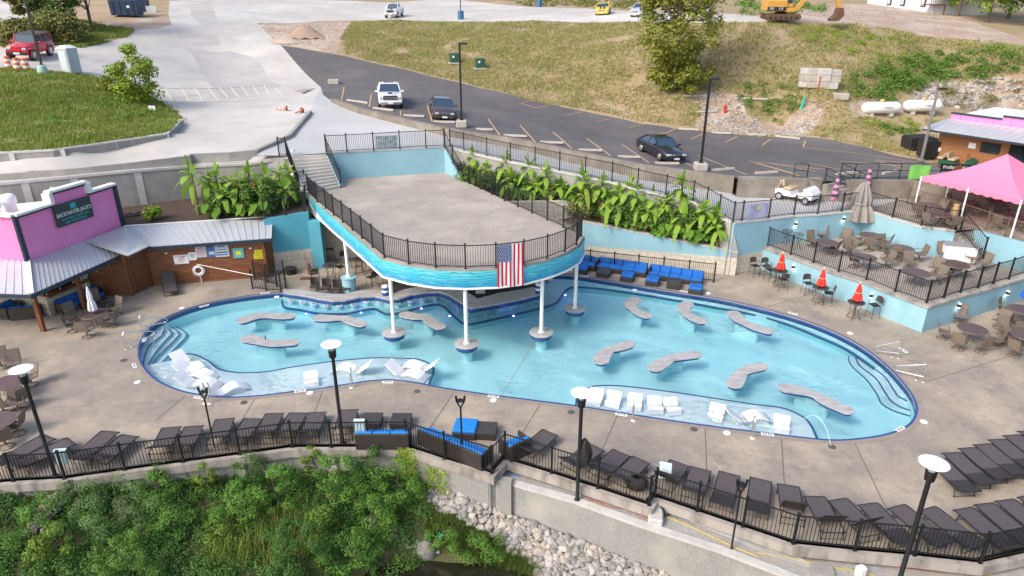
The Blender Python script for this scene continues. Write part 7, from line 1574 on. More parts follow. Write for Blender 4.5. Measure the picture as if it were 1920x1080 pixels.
for i,(x,y)in enumerate(((1783,370),(1860,388))):
 p=P(x,y,3.2);mb=MB();mb.box((p.x,p.y,4.3),(.25,.25,2.2));one(mb,'wood_post',m_post,'brown wood post beneath the pink canopy, %s one'%('left' if i==0 else 'right'),'post','wood posts under the canopy')
p=P(1785,420,3.2);mb=MB();mb.lathe([(.16,0),(.2,.1),(.16,.3),(.2,.5),(.16,.7),(.2,.9),(.16,1.1),(.18,1.25),(0,1.3)],tuple(p),12);one(mb,'carved_post',mat('straw',(.5,.36,.18),.8,c2=(.3,.2,.1),scale=9),'knobbly straw-coloured post behind the terrace fence near the canopy','post',smooth=True)
p=P(1794,487,TZ);t=thing('storage_cabinet','white slatted storage cabinet with grey lid on the terrace','cabinet',tuple(p),-.28);mb=MB();mb.cbox((0,0,.5),(1.7,.9,1.0),.02);mb.build('cabinet_body',m_white,t);mb=MB();mb.box((0,0,1.03),(1.85,1.02,.07));mb.build('lid',mat('grey_lid',(.25,.26,.28),.7),t)
for s in(-.42,.42):
 mb=MB();mb.box((s,-.46,.5),(.78,.03,.86));dd=mb.build('door',m_gloss,t)
 mb=MB()
 for k in range(8):mb.box((s,-.48,.16+k*.1),(.7,.015,.02))
 mb.build('slat_lines',m_cap,dd)
p=P(1758,478,TZ);t=thing('step_stool','small yellow wooden stool beside the white cabinet','stool',tuple(p));mb=MB();mb.box((0,0,.6),(.4,.3,.04));mb.box((0,0,.3),(.36,.3,.03));mb.build('treads',m_catyel,t)
for x,y in((.18,.14),(.18,-.14),(-.18,.14),(-.18,-.14)):mb=MB();mb.beam((x*1.3,y*1.3,0),(x,y,.6),.03,.03);mb.build('leg',m_catyel,t)
m_glow=bpy.data.materials.new('lamp_glow');m_glow.use_nodes=True;q=m_glow.node_tree.nodes['Principled BSDF'];q.inputs['Emission Color'].default_value=(1,.9,.75,1);q.inputs['Emission Strength'].default_value=2.5
for i,(x,y,Y,z)in enumerate(((1489,418,bw[2].y,0),(1578,408,bw[4].y,0),(1495,498,tf[1].y,0),(1643,552,tf[4].y,0),(1785,568,tf[7].y,0),(1876,545,tf[10].y,0))):
 r=ray(x,y);best=None
 for pl in(bw,tf):
  if(pl is bw)!=(i<2):continue
  for a,b in zip(pl[:-1],pl[1:]):
   den=r.x*(b.y-a.y)-r.y*(b.x-a.x)
   if abs(den)<1e-6:continue
   k=(a.x*(b.y-a.y)-a.y*(b.x-a.x))/den;q=Vector((r.x*k,r.y*k));s=((q.x-a.x)*(b.x-a.x)+(q.y-a.y)*(b.y-a.y))/((b.x-a.x)**2+(b.y-a.y)**2)
   if-.02<=s<=1.02:best=(Vector((r.x*k,r.y*k,CH+r.z*k)),(b-a).normalized())
 if not best:continue
 p,d=best;nn=Vector((d.y,-d.x,0));nn=nn if nn.y<0 else-nn;p=p+nn*(.24 if i<2 else.40)
 t=thing('wall_sconce','small lit wall lamp on the pale blue wall, %s'%('upper left','below the corner of the upper fence','behind the left red umbrella','beside the right red umbrella','right of the terrace corner','far right under the terrace fence')[i],'wall lamp',tuple(p),math.atan2(d.y,d.x),group='lit wall lamps on the blue walls')
 mb=MB();mb.cone((0,0,-.08),(0,0,.1),.09,.07,10);mb.build('lamp_body',m_blackm,t);mb=MB();mb.cone((0,0,-.11),(0,0,-.082),.075,.075,10);mb.cone((0,0,.102),(0,0,.13),.065,.065,10);mb.build('lamp_lens',m_glow,t)
 ld=bpy.data.lights.new('sconce_lamp','POINT');ld.energy=1.2;ld.color=(1,.85,.65);ld.shadow_soft_size=.05;lo=bpy.data.objects.new('sconce_lamp',ld);COL.objects.link(lo);lo.location=(0,-.05,-.22);kid(lo,t)
# --- right wood building ------------------------------------------------------------
B0_=P(1750,300,4.3);B1_=P(1935,333,4.3);dB=(B1_-B0_);dB.normalize();nB=Vector((dB.y,-dB.x,0));nB=nB if nB.y<0 else-nB;bkB=-nB
t=thing('wood_building','orange wood sided building with metal awning and pink parapet at the right edge','building',tuple(B0_))
Bend=B0_+dB*16
mb=MB();c4=[B0_,Bend,Bend+bkB*9,B0_+bkB*9];mb.prism([(p.x,p.y)for p in c4],3.4,7.0);mb.build('wood_walls',m_wood2,t,world=True)
mb=MB();pw0=B0_+bkB*1.2;q=[pw0,Bend+bkB*1.2];mb.wall([(p.x,p.y)for p in q],7.0,[7.75,7.75],.15);mb.build('pink_parapet',m_pink,t,world=True)
mb=MB();sgm=[0,4.2,4.2,7.8,7.8,16];zz=[7.75,7.75,8.0,8.0,7.75,7.75]
for a_,b_,z_ in((0,3.5,7.78),(3.5,9.5,8.0),(9.5,16,7.78)):
 mb.beam(pw0+dB*a_+Vector((0,0,z_-B0_.z)),pw0+dB*b_+Vector((0,0,z_-B0_.z)),.3,.1)
mb.beam(pw0+Vector((0,0,2.7)),pw0+dB*16+Vector((0,0,2.7)),.25,.12);mb.build('navy_trim',m_navytrim,t,world=True)
mb=MB();mb.wall([tuple(pw0+dB*3.5)[:2],tuple(pw0+dB*9.5)[:2]],7.7,7.96,.13);mb.build('pink_parapet_step',m_pink,t,world=True)
mb=MB();q4=[pw0+bkB*.2,Bend+bkB*1.4,Bend+bkB*9,B0_+bkB*9];mb.prism([(p.x,p.y)for p in q4],7.0,7.5);mb.build('white_roof',m_white,t,world=True)
ea,eb=B0_-dB*.8-bkB*1.2,Bend-bkB*1.2;ea.z=eb.z=6.75;ra,rb=B0_-dB*.1+bkB*1.1,Bend+bkB*1.1;ra.z=rb.z=7.35
roof(t,(ea,eb,rb,ra),30,'metal_awning');mb=MB();mb.beam(ea-Vector((0,0,.1)),eb-Vector((0,0,.1)),.06,.14);mb.build('eave_trim',m_navytrim,t,world=True)
def onB(px,py):
 r=ray(px,py);k=(B0_.x*nB.x+B0_.y*nB.y)/(r.x*nB.x+r.y*nB.y);return Vector((r.x*k,r.y*k,CH+r.z*k))
def bpanel(px,py,w,h,m_,nm,par,off=.03,fr=None):
 p=onB(px,py)+nB*off;hv=Vector((0,0,h/2));mb=MB();c=[p-dB*w/2-hv,p+dB*w/2-hv,p+dB*w/2+hv,p-dB*w/2+hv];mb.add([tuple(x)for x in c]+[tuple(x-nB*.04)for x in c],[(0,1,2,3),(7,6,5,4),(0,4,5,1),(1,5,6,2),(2,6,7,3),(3,7,4,0)]);return mb.build(nm,m_,par,world=True)
f_=bpanel(1857,278,1.3,.75,m_blackm,'window',t);bpanel(1857,278,1.1,.55,m_glass,'pane',f_,off=.06)
bpanel(1915,290,1.6,1.2,m_glass,'window',t);bpanel(1823,273,.5,.4,m_white,'notice',t)
p=onB(1885,207);c=pw0+dB*9+bkB*2.2;t2=thing('rooftop_unit','white air conditioning unit on the roof of the wood building','air conditioner',(c.x,c.y,7.5),math.atan2(dB.y,dB.x));mb=MB();mb.cbox((0,0,.45),(1.5,1.0,.9),.04);mb.build('housing',m_white,t2);mb=MB();mb.box((-.2,-.51,.45),(.8,.03,.6));mb.build('grille',m_blackm,t2)
# --- white house at the top right ------------------------------------------------------
H0=G(1660,12);H1=G(1748,26);dH=(H1-H0);dH.z=0;LH=dH.length;dH.normalize();nH=Vector((dH.y,-dH.x,0));bH=-nH
t=thing('white_house','white sided house at the top of the dirt slope','house',tuple(H0));zH=min(H0.z,H1.z)
H0e=H0-dH*7;c4=[H0e,H0+dH*LH,H0+dH*LH+bH*8,H0e+bH*8];mb=MB();mb.prism([(p.x,p.y)for p in c4],zH-.8,zH+4.2);mb.build('siding_wall',stripes(mat('white_siding',(.60,.64,.68),.7),(0,0,1),.25,(.35,.38,.42),.12,.6),t,world=True)
mb=MB();mb.prism([(p.x,p.y)for p in[H0e+nH*.5-dH*.4,H0+dH*(LH+.4)+nH*.5,H0+dH*(LH+.4)+bH*4,H0e+bH*4-dH*.4]],[zH+4.2]*4,[zH+4.3,zH+4.3,zH+6,zH+6]);mb.build('roof',m_greyc,t,world=True)
for k in(.08,.38,.80):
 p=H0+dH*LH*k+nH*.03+Vector((0,0,zH-H0.z+1.6));mb=MB();mb.beam(p-dH*.65,p+dH*.65,.08,1.5);w_=mb.build('window',m_blackm,t,world=True);mb=MB();mb.beam(p-dH*.5+nH*.05,p+dH*.3+nH*.05,.03,1.2);mb.build('pane',m_spale,w_,world=True)
p=H0+dH*(LH+1);mb=MB();mb.box((p.x,p.y+1,zH+1.2),(2.2,2,.12));
for k in range(8):mb.box((p.x-1+k*.28,p.y,zH+1.7),(.06,.06,1.0))
mb.box((p.x,p.y,zH+2.2),(2.2,.08,.08));mb.box((p.x+1,p.y,zH+.5),(.12,.12,1.4));one(mb,'wooden_porch',m_rust,'small brown wooden porch at the right end of the white house','porch')
# ============================================================ VEGETATION
def leaf_mat(name,c,c2,isl=.35,tr=.25,scale=1.5):
 return mat(name,c,.65,c2=c2,scale=scale,island=isl,trans=tr,contrast=.3,spec=.3,coords='world')
m_lf_tree=leaf_mat('tree_leaves',(.20,.25,.04),(.30,.29,.05));m_lf_dark=leaf_mat('dark_leaves',(.065,.13,.025),(.10,.17,.035));m_lf_bush=leaf_mat('bush_leaves',(.11,.22,.03),(.17,.27,.045));m_lf_lime=leaf_mat('lime_leaves',(.20,.32,.03),(.28,.35,.04))
m_lf_blue=leaf_mat('feathery_leaves',(.15,.25,.09),(.19,.28,.10));m_lf_dull=leaf_mat('olive_leaves',(.18,.20,.05),(.23,.22,.07));m_bark=mat('bark',(.16,.125,.10),.9,c2=(.09,.07,.06),scale=6)
m_ban=leaf_mat('banana_leaf',(.19,.36,.04),(.31,.42,.06),isl=.3,tr=.35);m_banst=mat('banana_stem',(.16,.20,.05),.7,c2=(.20,.14,.06),scale=4);m_ear=leaf_mat('elephant_ear_leaf',(.10,.27,.03),(.16,.33,.04),isl=.25,tr=.3)
m_gr_grn=leaf_mat('green_grass_blades',(.22,.30,.05),(.31,.33,.085),isl=.3,tr=.3,scale=.5);m_gr_sl=leaf_mat('slope_grass_blades',(.32,.33,.12),(.46,.37,.19),isl=.28,tr=.3,scale=.3)
m_bk_d=leaf_mat('dark_weed_leaves',(.06,.14,.03),(.09,.185,.035));m_bk=leaf_mat('bank_weed_leaves',(.10,.225,.035),(.15,.28,.045));m_bk_o=leaf_mat('dry_weed_leaves',(.14,.14,.04),(.18,.15,.05));m_bk_l=leaf_mat('lime_weed_leaves',(.13,.23,.03),(.19,.27,.04));m_bkg=leaf_mat('bank_grass_blades',(.09,.16,.03),(.15,.19,.045))  # first leaf tone is a darker green for the bank undergrowth
def np_mesh(name,V,Fq,mt,parent=None,smooth=False):
 me=bpy.data.meshes.new(name);o=bpy.data.objects.new(name,me);COL.objects.link(o)
 if parent is not None:kid(o,parent)
 n=len(Fq);k=Fq.shape[1];me.vertices.add(len(V));me.vertices.foreach_set('co',V.astype(np.float32).ravel());me.loops.add(n*k);me.loops.foreach_set('vertex_index',Fq.astype(np.int32).ravel());me.polygons.add(n);me.polygons.foreach_set('loop_start',np.arange(n,dtype=np.int32)*k)
 try:me.polygons.foreach_set('loop_total',np.full(n,k,np.int32))
 except Exception:pass
 me.materials.append(mt);me.update(calc_edges=True);me.validate();return o
def unit(n):
 v=rng.normal(size=(n,3));return v/np.linalg.norm(v,axis=1)[:,None]
def leaves(C,size,up=.5,asp=.55,outward=None,jitter=.35):
 """folded-free diamond leaves at centres C"""
 n=len(C);nrm=unit(n);nrm[:,2]=np.abs(nrm[:,2])*(1)+up
 if outward is not None:nrm=nrm*.7+outward
 nrm/=np.linalg.norm(nrm,axis=1)[:,None];a=np.cross(nrm,unit(n));a/=np.linalg.norm(a,axis=1)[:,None]+1e-9;b=np.cross(nrm,a)
 s=size*(1+rng.uniform(-jitter,jitter,n))[:,None];V=np.stack([C-a*s*.5,C+b*s*asp*.5-a*s*.05+nrm*s*.06,C+a*s*.5,C-b*s*asp*.5-a*s*.05+nrm*s*.06],1).reshape(-1,3);return V,np.arange(4*n).reshape(n,4)
def crown(n_cl,n_lf,rad,size,cl=.5,seed=0,flat=1.0,base=0.0,egg=0):
 """clumped leaf cloud inside an ellipsoid rad=(rx,ry,rz) centred at z=rz+base"""
 d=unit(n_cl);r=rng.uniform(.35,1,n_cl)**.5;c=d*r[:,None]*np.array(rad)
 if egg:c[:,:2]*=(1-egg*(c[:,2:3]/rad[2]))
 c[:,2]+=rad[2]+base;cs=rng.uniform(.6,1.3,n_cl)*cl;per=n_lf//n_cl;allc=[];outw=[]
 for i in range(n_cl):
  q=unit(per);q[:,2]=q[:,2]*.75+.12;rr=rng.uniform(.45,1.05,per)[:,None];p=c[i]+q*rr*cs[i]*np.array([1,1,flat]);allc.append(p);outw.append(q)
 Cc=np.concatenate(allc);O=np.concatenate(outw);keep=Cc[:,2]>base+.02;return leaves(Cc[keep],size,.35,outward=O[keep]*.8)
def plant(name,label,cat,loc,V,Fq,mt,stem=None,group=None,rz=0):
 t=thing(name,label,cat,tuple(loc),rz,group);np_mesh('foliage',V,Fq,mt,t)
 if stem:stem.build('trunk' if cat=='tree' else 'stems',m_bark,t)
 return t
def trunk(h,r,spread,nb=8,base=(0,0,0)):
 mb=MB();mb.tube([(0,0,-.2),(.05,.03,h*.35),(-.04,.06,h*.7),(0,0,h)],[r*1.2,r,r*.7,r*.25],8)
 for k in range(nb):a=rng.uniform(0,2*PI);z=h*rng.uniform(.3,.85);e=spread*rng.uniform(.5,.9);mb.tube([(0,0,z),(e*.5*math.cos(a),e*.5*math.sin(a),z+e*.35),(e*math.cos(a),e*math.sin(a),z+e*.8)],[r*.45,r*.3,r*.08],5)
 return mb
p=G(1262,172);V1,F1=crown(120,17000,(4.0,3.4,7.2),.30,1.0,egg=.05,base=.2);V2,F2=crown(26,3600,(3.3,3.0,1.5),.30,.8,base=0);V=np.concatenate([V1,V2]);Fq=np.concatenate([F1,F2+len(V1)])
plant('deciduous_tree','tall yellow-green leafy tree on the slope behind the parking lot','tree',p,V,Fq,m_lf_tree,trunk(11,.2,3))
p=G(262,195);V,Fq=crown(46,4200,(1.75,1.5,2.3),.26,.62,egg=.35);plant('leafy_shrub','tall light green leafy shrub at the right tip of the green bank','shrub',p,V,Fq,m_lf_lime,trunk(3.6,.07,1.0,10))
p=G(222,178);V,Fq=crown(22,1500,(1.1,1.0,1.1),.22,.5,egg=.2);plant('leafy_shrub','yellowish smaller shrub left of the tall light green shrub','shrub',p,V,Fq,mat('yellow_leaves',(.24,.24,.02),.65,c2=(.14,.2,.02),scale=2,island=.3,trans=.25),trunk(1.8,.05,.7,6))
for i,(x,y,r,h,lab,mt,tr)in enumerate(((172,56,3.6,2.4,'light green street tree with a pale trunk at the top left',m_lf_lime,3.6),(118,60,2.6,2.6,'dark dense tree left of the pale-trunked tree',m_lf_dark,.8),(62,50,2.2,2.2,'sparse reddish green tree at the top left corner',m_lf_dull,1.2),(110,78,3.0,1.3,'olive green bush mass behind the red off-roader',m_lf_dull,0),(40,82,2.4,1.0,'low olive bush left of the off-roader',m_lf_dull,0))):
 p=G(x,y);V,Fq=crown(44,6500,(r,r*.9,h),.34,.9,base=tr);plant('tree' if tr>1 else 'bush',lab,'tree' if tr>1 else 'bush',p,V,Fq,mt,trunk(tr+h,.16,r*.7)if tr>.5 else None)
wt=[(1795,30,2.8,4.2,m_lf_lime,'yellow-green tree left of the dark woods by the house'),(1850,42,3.0,4.5,m_lf_lime,'yellow-green tree with visible trunk at the edge of the dark woods'),(1830,15,3.6,5.5,m_lf_dark,'dark tree behind the yellow-green ones'),(1890,35,3.6,5.5,m_lf_dark,'dark tree in the woods at the top right'),(1925,52,3.4,5.5,m_lf_dark,'dark tree cut by the right edge at the top'),(1775,12,2.2,3,m_lf_dark,'dark tree just right of the white house'),(1960,40,4,6,m_lf_dark,'dark tree outside the right edge')]
for i,(x,y,r,h,mt,lab)in enumerate(wt):
 p=G(x,y);V,Fq=crown(40,3800,(r,r,h),.42,1.1,base=1.0);plant('tree',lab,'tree',p,V,Fq,mt,trunk(h*1.6,.2,r*.7),group='trees of the woods at the top right')
mbV=[];mbF=[];off=0
for k in range(60):
 x=rng.uniform(-150,150);y=rng.uniform(185,250);V,Fq=crown(10,300,(5,5,5),1.3,2.2);V=V+np.array([x,y,float(HA(x,y)[0])-1]);mbV.append(V);mbF.append(Fq+off);off+=len(V)
o=np_mesh('distant_woods',np.concatenate(mbV),np.concatenate(mbF),m_lf_dark);tag(o,'distant wooded ridge behind the upper lot','woods',kind='stuff')
def patch_bushes(poly_px,n,r,h,size,mt,name,label,per=70,H=None,flat=1,kind='stuff',cat='ground cover',hf=None):
 Gx=(lambda x,y:G(x,y))if H is None else H;xs=[q[0]for q in poly_px];ys=[q[1]for q in poly_px];W_=[tuple(Gx(*q))[:2]for q in poly_px];mnx,mxx=min(q[0]for q in W_),max(q[0]for q in W_);mny,mxy=min(q[1]for q in W_),max(q[1]for q in W_)
 cnt=0;Vs=[];Fs=[];off=0;hf=hf or HA
 while cnt<n:
  X=rng.uniform(mnx,mxx,400);Y=rng.uniform(mny,mxy,400);ins=pip(W_,X,Y);X,Y=X[ins],Y[ins]
  if len(X)==0:continue
  Z=hf(X,Y)
  for x,y,z in zip(X,Y,Z):
   if cnt>=n:break
   s=rng.uniform(.5,1.25);q=unit(per);q[:,2]=np.abs(q[:,2])*h;C=q*np.array([r*s,r*s,s])*rng.uniform(.4,1,per)[:,None]+np.array([x,y,z]);V,Fq=leaves(C,size,.4,outward=q*.5);Vs.append(V);Fs.append(Fq+off);off+=len(V);cnt+=1
 o=np_mesh(name,np.concatenate(Vs),np.concatenate(Fs),mt);tag(o,label,cat,kind=kind);return o
patch_bushes([(1590,150),(1620,120),(1680,110),(1760,95),(1900,100),(1925,130),(1900,150),(1800,148),(1740,165),(1690,185),(1640,205),(1600,185)],150,.9,.9,.20,m_lf_bush,'hillside_brush','green brush covering the slope above the white gas tanks',110)
patch_bushes([(1380,160),(1450,150),(1500,170),(1500,210),(1440,225),(1390,195)],40,.7,.5,.16,m_lf_bush,'hillside_brush','low green brush right of the big tree',80)
patch_bushes([(1420,0),(1380,0),(1390,34),(1500,34),(1560,20),(1500,0)],50,1.0,.9,.25,m_lf_bush,'hillside_brush','green brush around the excavator at the top',80)
patch_bushes([(930,-2),(985,12),(1100,16),(1200,22),(1230,0),(1100,-8)],110,1.2,.9,.3,m_lf_dull,'hillside_brush','olive brush on the bank behind the upper lot',60)
patch_bushes([(1740,285),(1690,262),(1650,250),(1640,232),(1700,240),(1750,250)],26,.6,.5,.14,m_lf_bush,'hillside_brush','weeds on the slope foot near the black bins',70)
patch_bushes([(1720,175),(1780,158),(1860,150),(1920,158),(1925,200),(1850,205),(1760,200)],26,.8,.5,.16,m_lf_dull,'hillside_brush','dry brush growing over the rocky cut behind the gas tanks',80)
patch_bushes([(1610,228),(1700,222),(1770,226),(1750,250),(1680,250),(1630,245)],40,.5,.35,.12,m_lf_lime,'hillside_brush','weeds in front of the white gas tanks',60)
patch_bushes([(1480,50),(1600,58),(1720,80),(1850,100),(1800,118),(1650,110),(1560,110),(1480,80)],60,.9,.5,.15,m_lf_lime,'hillside_brush','yellow green weeds on the upper right slope',70)
def tufts(polys,n,hgt,mt,name,label,H=None,w=.05,blades=5,excl=(),H2=None):
 Vs=[];hf=H2 or(HA if H is None else HB)
 for poly in polys:
  W_=poly;xs=[q[0]for q in W_];ys=[q[1]for q in W_];X=rng.uniform(min(xs),max(xs),n*6);Y=rng.uniform(min(ys),max(ys),n*6);k=pip(W_,X,Y)
  for e in excl:k&=~pip(e,X,Y)
  X,Y=X[k][:n],Y[k][:n];m_=len(X)
  nz=np.array([mnoise.noise(Vector((x*.35,y*.35,3.1)))for x,y in zip(X,Y)]);kk=nz>-.38+rng.uniform(-.25,.25,m_);X,Y,nz=X[kk],Y[kk],nz[kk];Z=hf(X,Y);m_=len(X)
  for b in range(blades):
   a=rng.uniform(0,2*PI,m_);l=hgt*rng.uniform(.4,1.2,m_)*(1+.8*np.clip(nz,0,1));bx=X+rng.normal(0,.12,m_);by=Y+rng.normal(0,.12,m_);ww=w*rng.uniform(.6,1.4,m_);lean=rng.uniform(.1,.7,m_)*l
   dx,dy=np.cos(a),np.sin(a);p0=np.stack([bx-dy*ww,by+dx*ww,Z-.02],1);p1=np.stack([bx+dy*ww,by-dx*ww,Z-.02],1);p2=np.stack([bx+dx*lean,by+dy*lean,Z+l],1);Vs.append(np.stack([p0,p1,p2],1).reshape(-1,3))
 V=np.concatenate(Vs);o=np_mesh(name,V,np.arange(len(V)).reshape(-1,3),mt);tag(o,label,'grass',kind='stuff');return o
slopepoly=gp([(640,72),(660,42),(735,38),(1000,39),(1190,41),(1400,42),(1480,44),(1600,46),(1700,62),(1800,74),(1925,88),(1925,140),(1760,150),(1700,175),(1640,215),(1660,250),(1725,298),(1600,270),(1500,254),(1350,248),(1200,229),(1060,200),(900,163),(760,128),(650,104)])
tufts([slopepoly],62000,.17,m_gr_sl,'slope_grass','mixed green and dry brown grass on the slope behind the parking lot',w=.035,excl=(rocky2,rocky3,rocky4),blades=4)
tufts([slopepoly],5000,.28,m_gr_grn,'slope_grass','greener grass clumps on the slope behind the parking lot',w=.05,excl=(rocky2,rocky3),blades=4)
tufts([GP2],17000,.24,m_gr_grn,'bank_grass','lush green grass on the left bank above the low wall',H2=HG,w=.035,blades=6)
lh=gp([(-60,70),(20,92),(110,84),(150,90),(200,80),(235,70),(250,56),(200,50),(150,40),(60,50),(0,60)])
tufts([lh],7000,.35,m_gr_grn,'roadside_grass','grass around the trees at the top left',w=.06)
patch_bushes([(60,215),(120,180),(190,180),(290,205),(320,225),(220,240),(120,250)],60,.55,.5,.14,m_lf_bush,'bank_weeds','leafy weeds among the grass on the left bank',60,hf=HG)
def stone_mesh(seed,sub=1):
 import bmesh
 bm=bmesh.new();bmesh.ops.create_icosphere(bm,subdivisions=2,radius=1)
 rs_=random.Random(seed);off=Vector((rs_.uniform(0,50),rs_.uniform(0,50),0));pl=[(Vector((rs_.uniform(-1,1),rs_.uniform(-1,1),rs_.uniform(-1,1))).normalized(),rs_.uniform(.55,.85))for _ in range(9)]
 for v in bm.verts:
  c=v.co.copy()
  for nrm,d in pl:
   k=c.dot(nrm)
   if k>d:c-=nrm*(k-d)
  v.co=c*(1+.12*mnoise.noise(c*1.7+off))
 me=bpy.data.meshes.new('stone');bm.to_mesh(me);bm.free();return me
m_rock=mat('limestone_cobble',(.33,.315,.30),.85,c2=(.24,.23,.22),scale=1.4,c3=(.40,.35,.29),scale2=.9,bump=.3,bscale=9);
def objrand(m,amt=.35):
 n=m.node_tree.nodes;l=m.node_tree.links;b=n['Principled BSDF'];oi=n.new('ShaderNodeObjectInfo');hs=n.new('ShaderNodeHueSaturation');mr=n.new('ShaderNodeMapRange');mr.inputs[3].default_value=1-amt;mr.inputs[4].default_value=1+amt;l.new(oi.outputs['Random'],mr.inputs[0]);l.new(mr.outputs[0],hs.inputs['Value']);s=b.inputs['Base Color'].links[0].from_socket;l.new(s,hs.inputs['Color']);l.new(hs.outputs[0],b.inputs['Base Color'])
m_rocks=m_rock.copy();objrand(m_rock)
g_=m_rocks.node_tree;b_=g_.nodes['Principled BSDF'];ge=g_.nodes.new('ShaderNodeNewGeometry');hs=g_.nodes.new('ShaderNodeHueSaturation');mr=g_.nodes.new('ShaderNodeMapRange');mr.inputs[3].default_value=.65;mr.inputs[4].default_value=1.3;g_.links.new(ge.outputs['Random Per Island'],mr.inputs[0]);g_.links.new(mr.outputs[0],hs.inputs['Value']);g_.links.new(b_.inputs['Base Color'].links[0].from_socket,hs.inputs['Color']);g_.links.new(hs.outputs[0],b_.inputs['Base Color'])
stones=[stone_mesh(k)for k in range(7)]
for me in stones:me.materials.append(m_rock)
def scatter_stuff(polyW,n,smin,smax,hf,name,label,mt,zoff=0.0):
 Vs=[];Fs=[];off=0;arr=[]
 for me in stones[:4]:
  v=np.array([x.co[:]for x in me.vertices]);f=np.array([p.vertices[:]for p in me.polygons]);arr.append((v,f))
 xs=[q[0]for q in polyW];ys=[q[1]for q in polyW];X=rng.uniform(min(xs),max(xs),n*8);Y=rng.uniform(min(ys),max(ys),n*8);k=pip(polyW,X,Y);X,Y=X[k][:n],Y[k][:n];Z=hf(X,Y)
 for x,y,z in zip(X,Y,Z):
  v,f=arr[int(rng.integers(4))];s=rng.uniform(smin,smax);a=rng.uniform(0,6.28);c,s_=math.cos(a),math.sin(a);q=v*np.array([s,s*rng.uniform(.6,1),s*.65]);q=np.stack([q[:,0]*c-q[:,1]*s_,q[:,0]*s_+q[:,1]*c,q[:,2]],1)+np.array([x,y,z+zoff]);Vs.append(q);Fs.append(f+off);off+=len(q)
 o=np_mesh(name,np.concatenate(Vs),np.concatenate(Fs),mt);tag(o,label,'stones',kind='stuff')
rip_px=[(810,915),(860,925),(913,948),(960,968),(1057,1004),(1224,1071),(1260,1090),(1010,1100),(1000,1060),(960,1040),(925,1010),(880,985),(830,965),(805,940)]
ripW=[tuple(GB(*q))[:2]for q in rip_px[:5]]+[tuple(GB(1224,1069))[:2],tuple(GB(1290,1100))[:2],tuple(GB(1150,1160))[:2],tuple(GB(1010,1110))[:2]]+[tuple(GB(*q))[:2]for q in rip_px[8:]]
scatter_stuff(ripW,2600,.05,.13,HB,'small_riprap','smaller pale stones filling between the riprap cobbles',m_rocks,.02)
xs=[q[0]for q in ripW];ys=[q[1]for q in ripW];cand=[]
gy=np.arange(min(ys),max(ys),.21)
for y in gy:
 for x in np.arange(min(xs),max(xs),.24):cand.append((x+rng.uniform(-.08,.08),y+rng.uniform(-.08,.08)))
cand=np.array(cand);cand=cand[pip(ripW,cand[:,0],cand[:,1])];rng.shuffle(cand);cand=cand[:290]
lead=None
for k,(x,y)in enumerate(cand):
 me=stones[k%7];o=bpy.data.objects.new('riprap_stone',me);COL.objects.link(o);s=rng.uniform(.10,.19);o.scale=(s*rng.uniform(.9,1.3),s,s*rng.uniform(.55,.8));o.location=(x,y,float(HB(x,y)[0])+.07);o.rotation_euler=(rng.uniform(-.4,.4),rng.uniform(-.4,.4),rng.uniform(0,6.3))
 tag(o,'pale rounded limestone cobble in the riprap bank below the lower wall','stone','riprap cobbles')
scatter_stuff(rocky2,420,.05,.22,HA,'slope_stones','scattered pale stones below the big tree',m_rocks)
scatter_stuff(rocky3,420,.04,.15,HA,'slope_stones','pale stones of the gravel runoff by the green pipe',m_rocks)
scatter_stuff(rocky,420,.08,.35,HA,'slope_stones','broken pale rock in the cut behind the gas tanks',m_rocks)
scatter_stuff(dirtpoly,500,.04,.16,HA,'dirt_stones','small stones in the dirt clearing at the top of the lot',m_rocks)
scatter_stuff(slope_dirt,300,.05,.16,HA,'dirt_stones','small stones on the dirt slope right of the excavator',m_rocks)
edgeband=gp([(527,86),(600,94),(760,126),(900,160),(1060,198),(1200,227),(1350,246),(1350,238),(1200,216),(1060,186),(900,150),(760,117),(600,86)])
scatter_stuff(edgeband,900,.03,.11,HA,'edge_stones','gravelly stones along the grass edge of the parking lot',m_rocks)
crestband=gp([(640,41),(735,40),(860,40),(1000,40),(1090,42),(1090,54),(1000,62),(900,52),(735,50)])
scatter_stuff(crestband,700,.05,.2,HA,'crest_stones','pale rubble along the crest below the upper lot',m_rocks)
p=G(572,66);mb=MB();mb.grid(lambda u,v:(p.x+(2.6*v)*math.cos(u*2*PI)*(1.2),p.y+2.6*v*math.sin(u*2*PI),p.z-.3+math.exp(-3.2*v*v)*1.55*(1+.12*math.sin(3*u*2*PI+2)*v)+.1*math.sin(13*u*2*PI)*v),28,8);one(mb,'dirt_pile',mat('pile_dirt',(.30,.23,.19),.95,c2=(.40,.28,.20),scale=1.2,bump=.8,bscale=6,dist=.08),'mound of brown dirt and rubble in the clearing at the top of the lot','dirt pile',smooth=True)
p=G(538,76);mb=MB();mb.grid(lambda u,v:(p.x+(2.0*v)*math.cos(u*2*PI)*1.3,p.y+2.0*v*math.sin(u*2*PI),p.z-.25+(1-v)*.7),20,5);one(mb,'dirt_pile',m_dirt,'low reddish dirt heap left of the big mound','dirt pile',smooth=True)
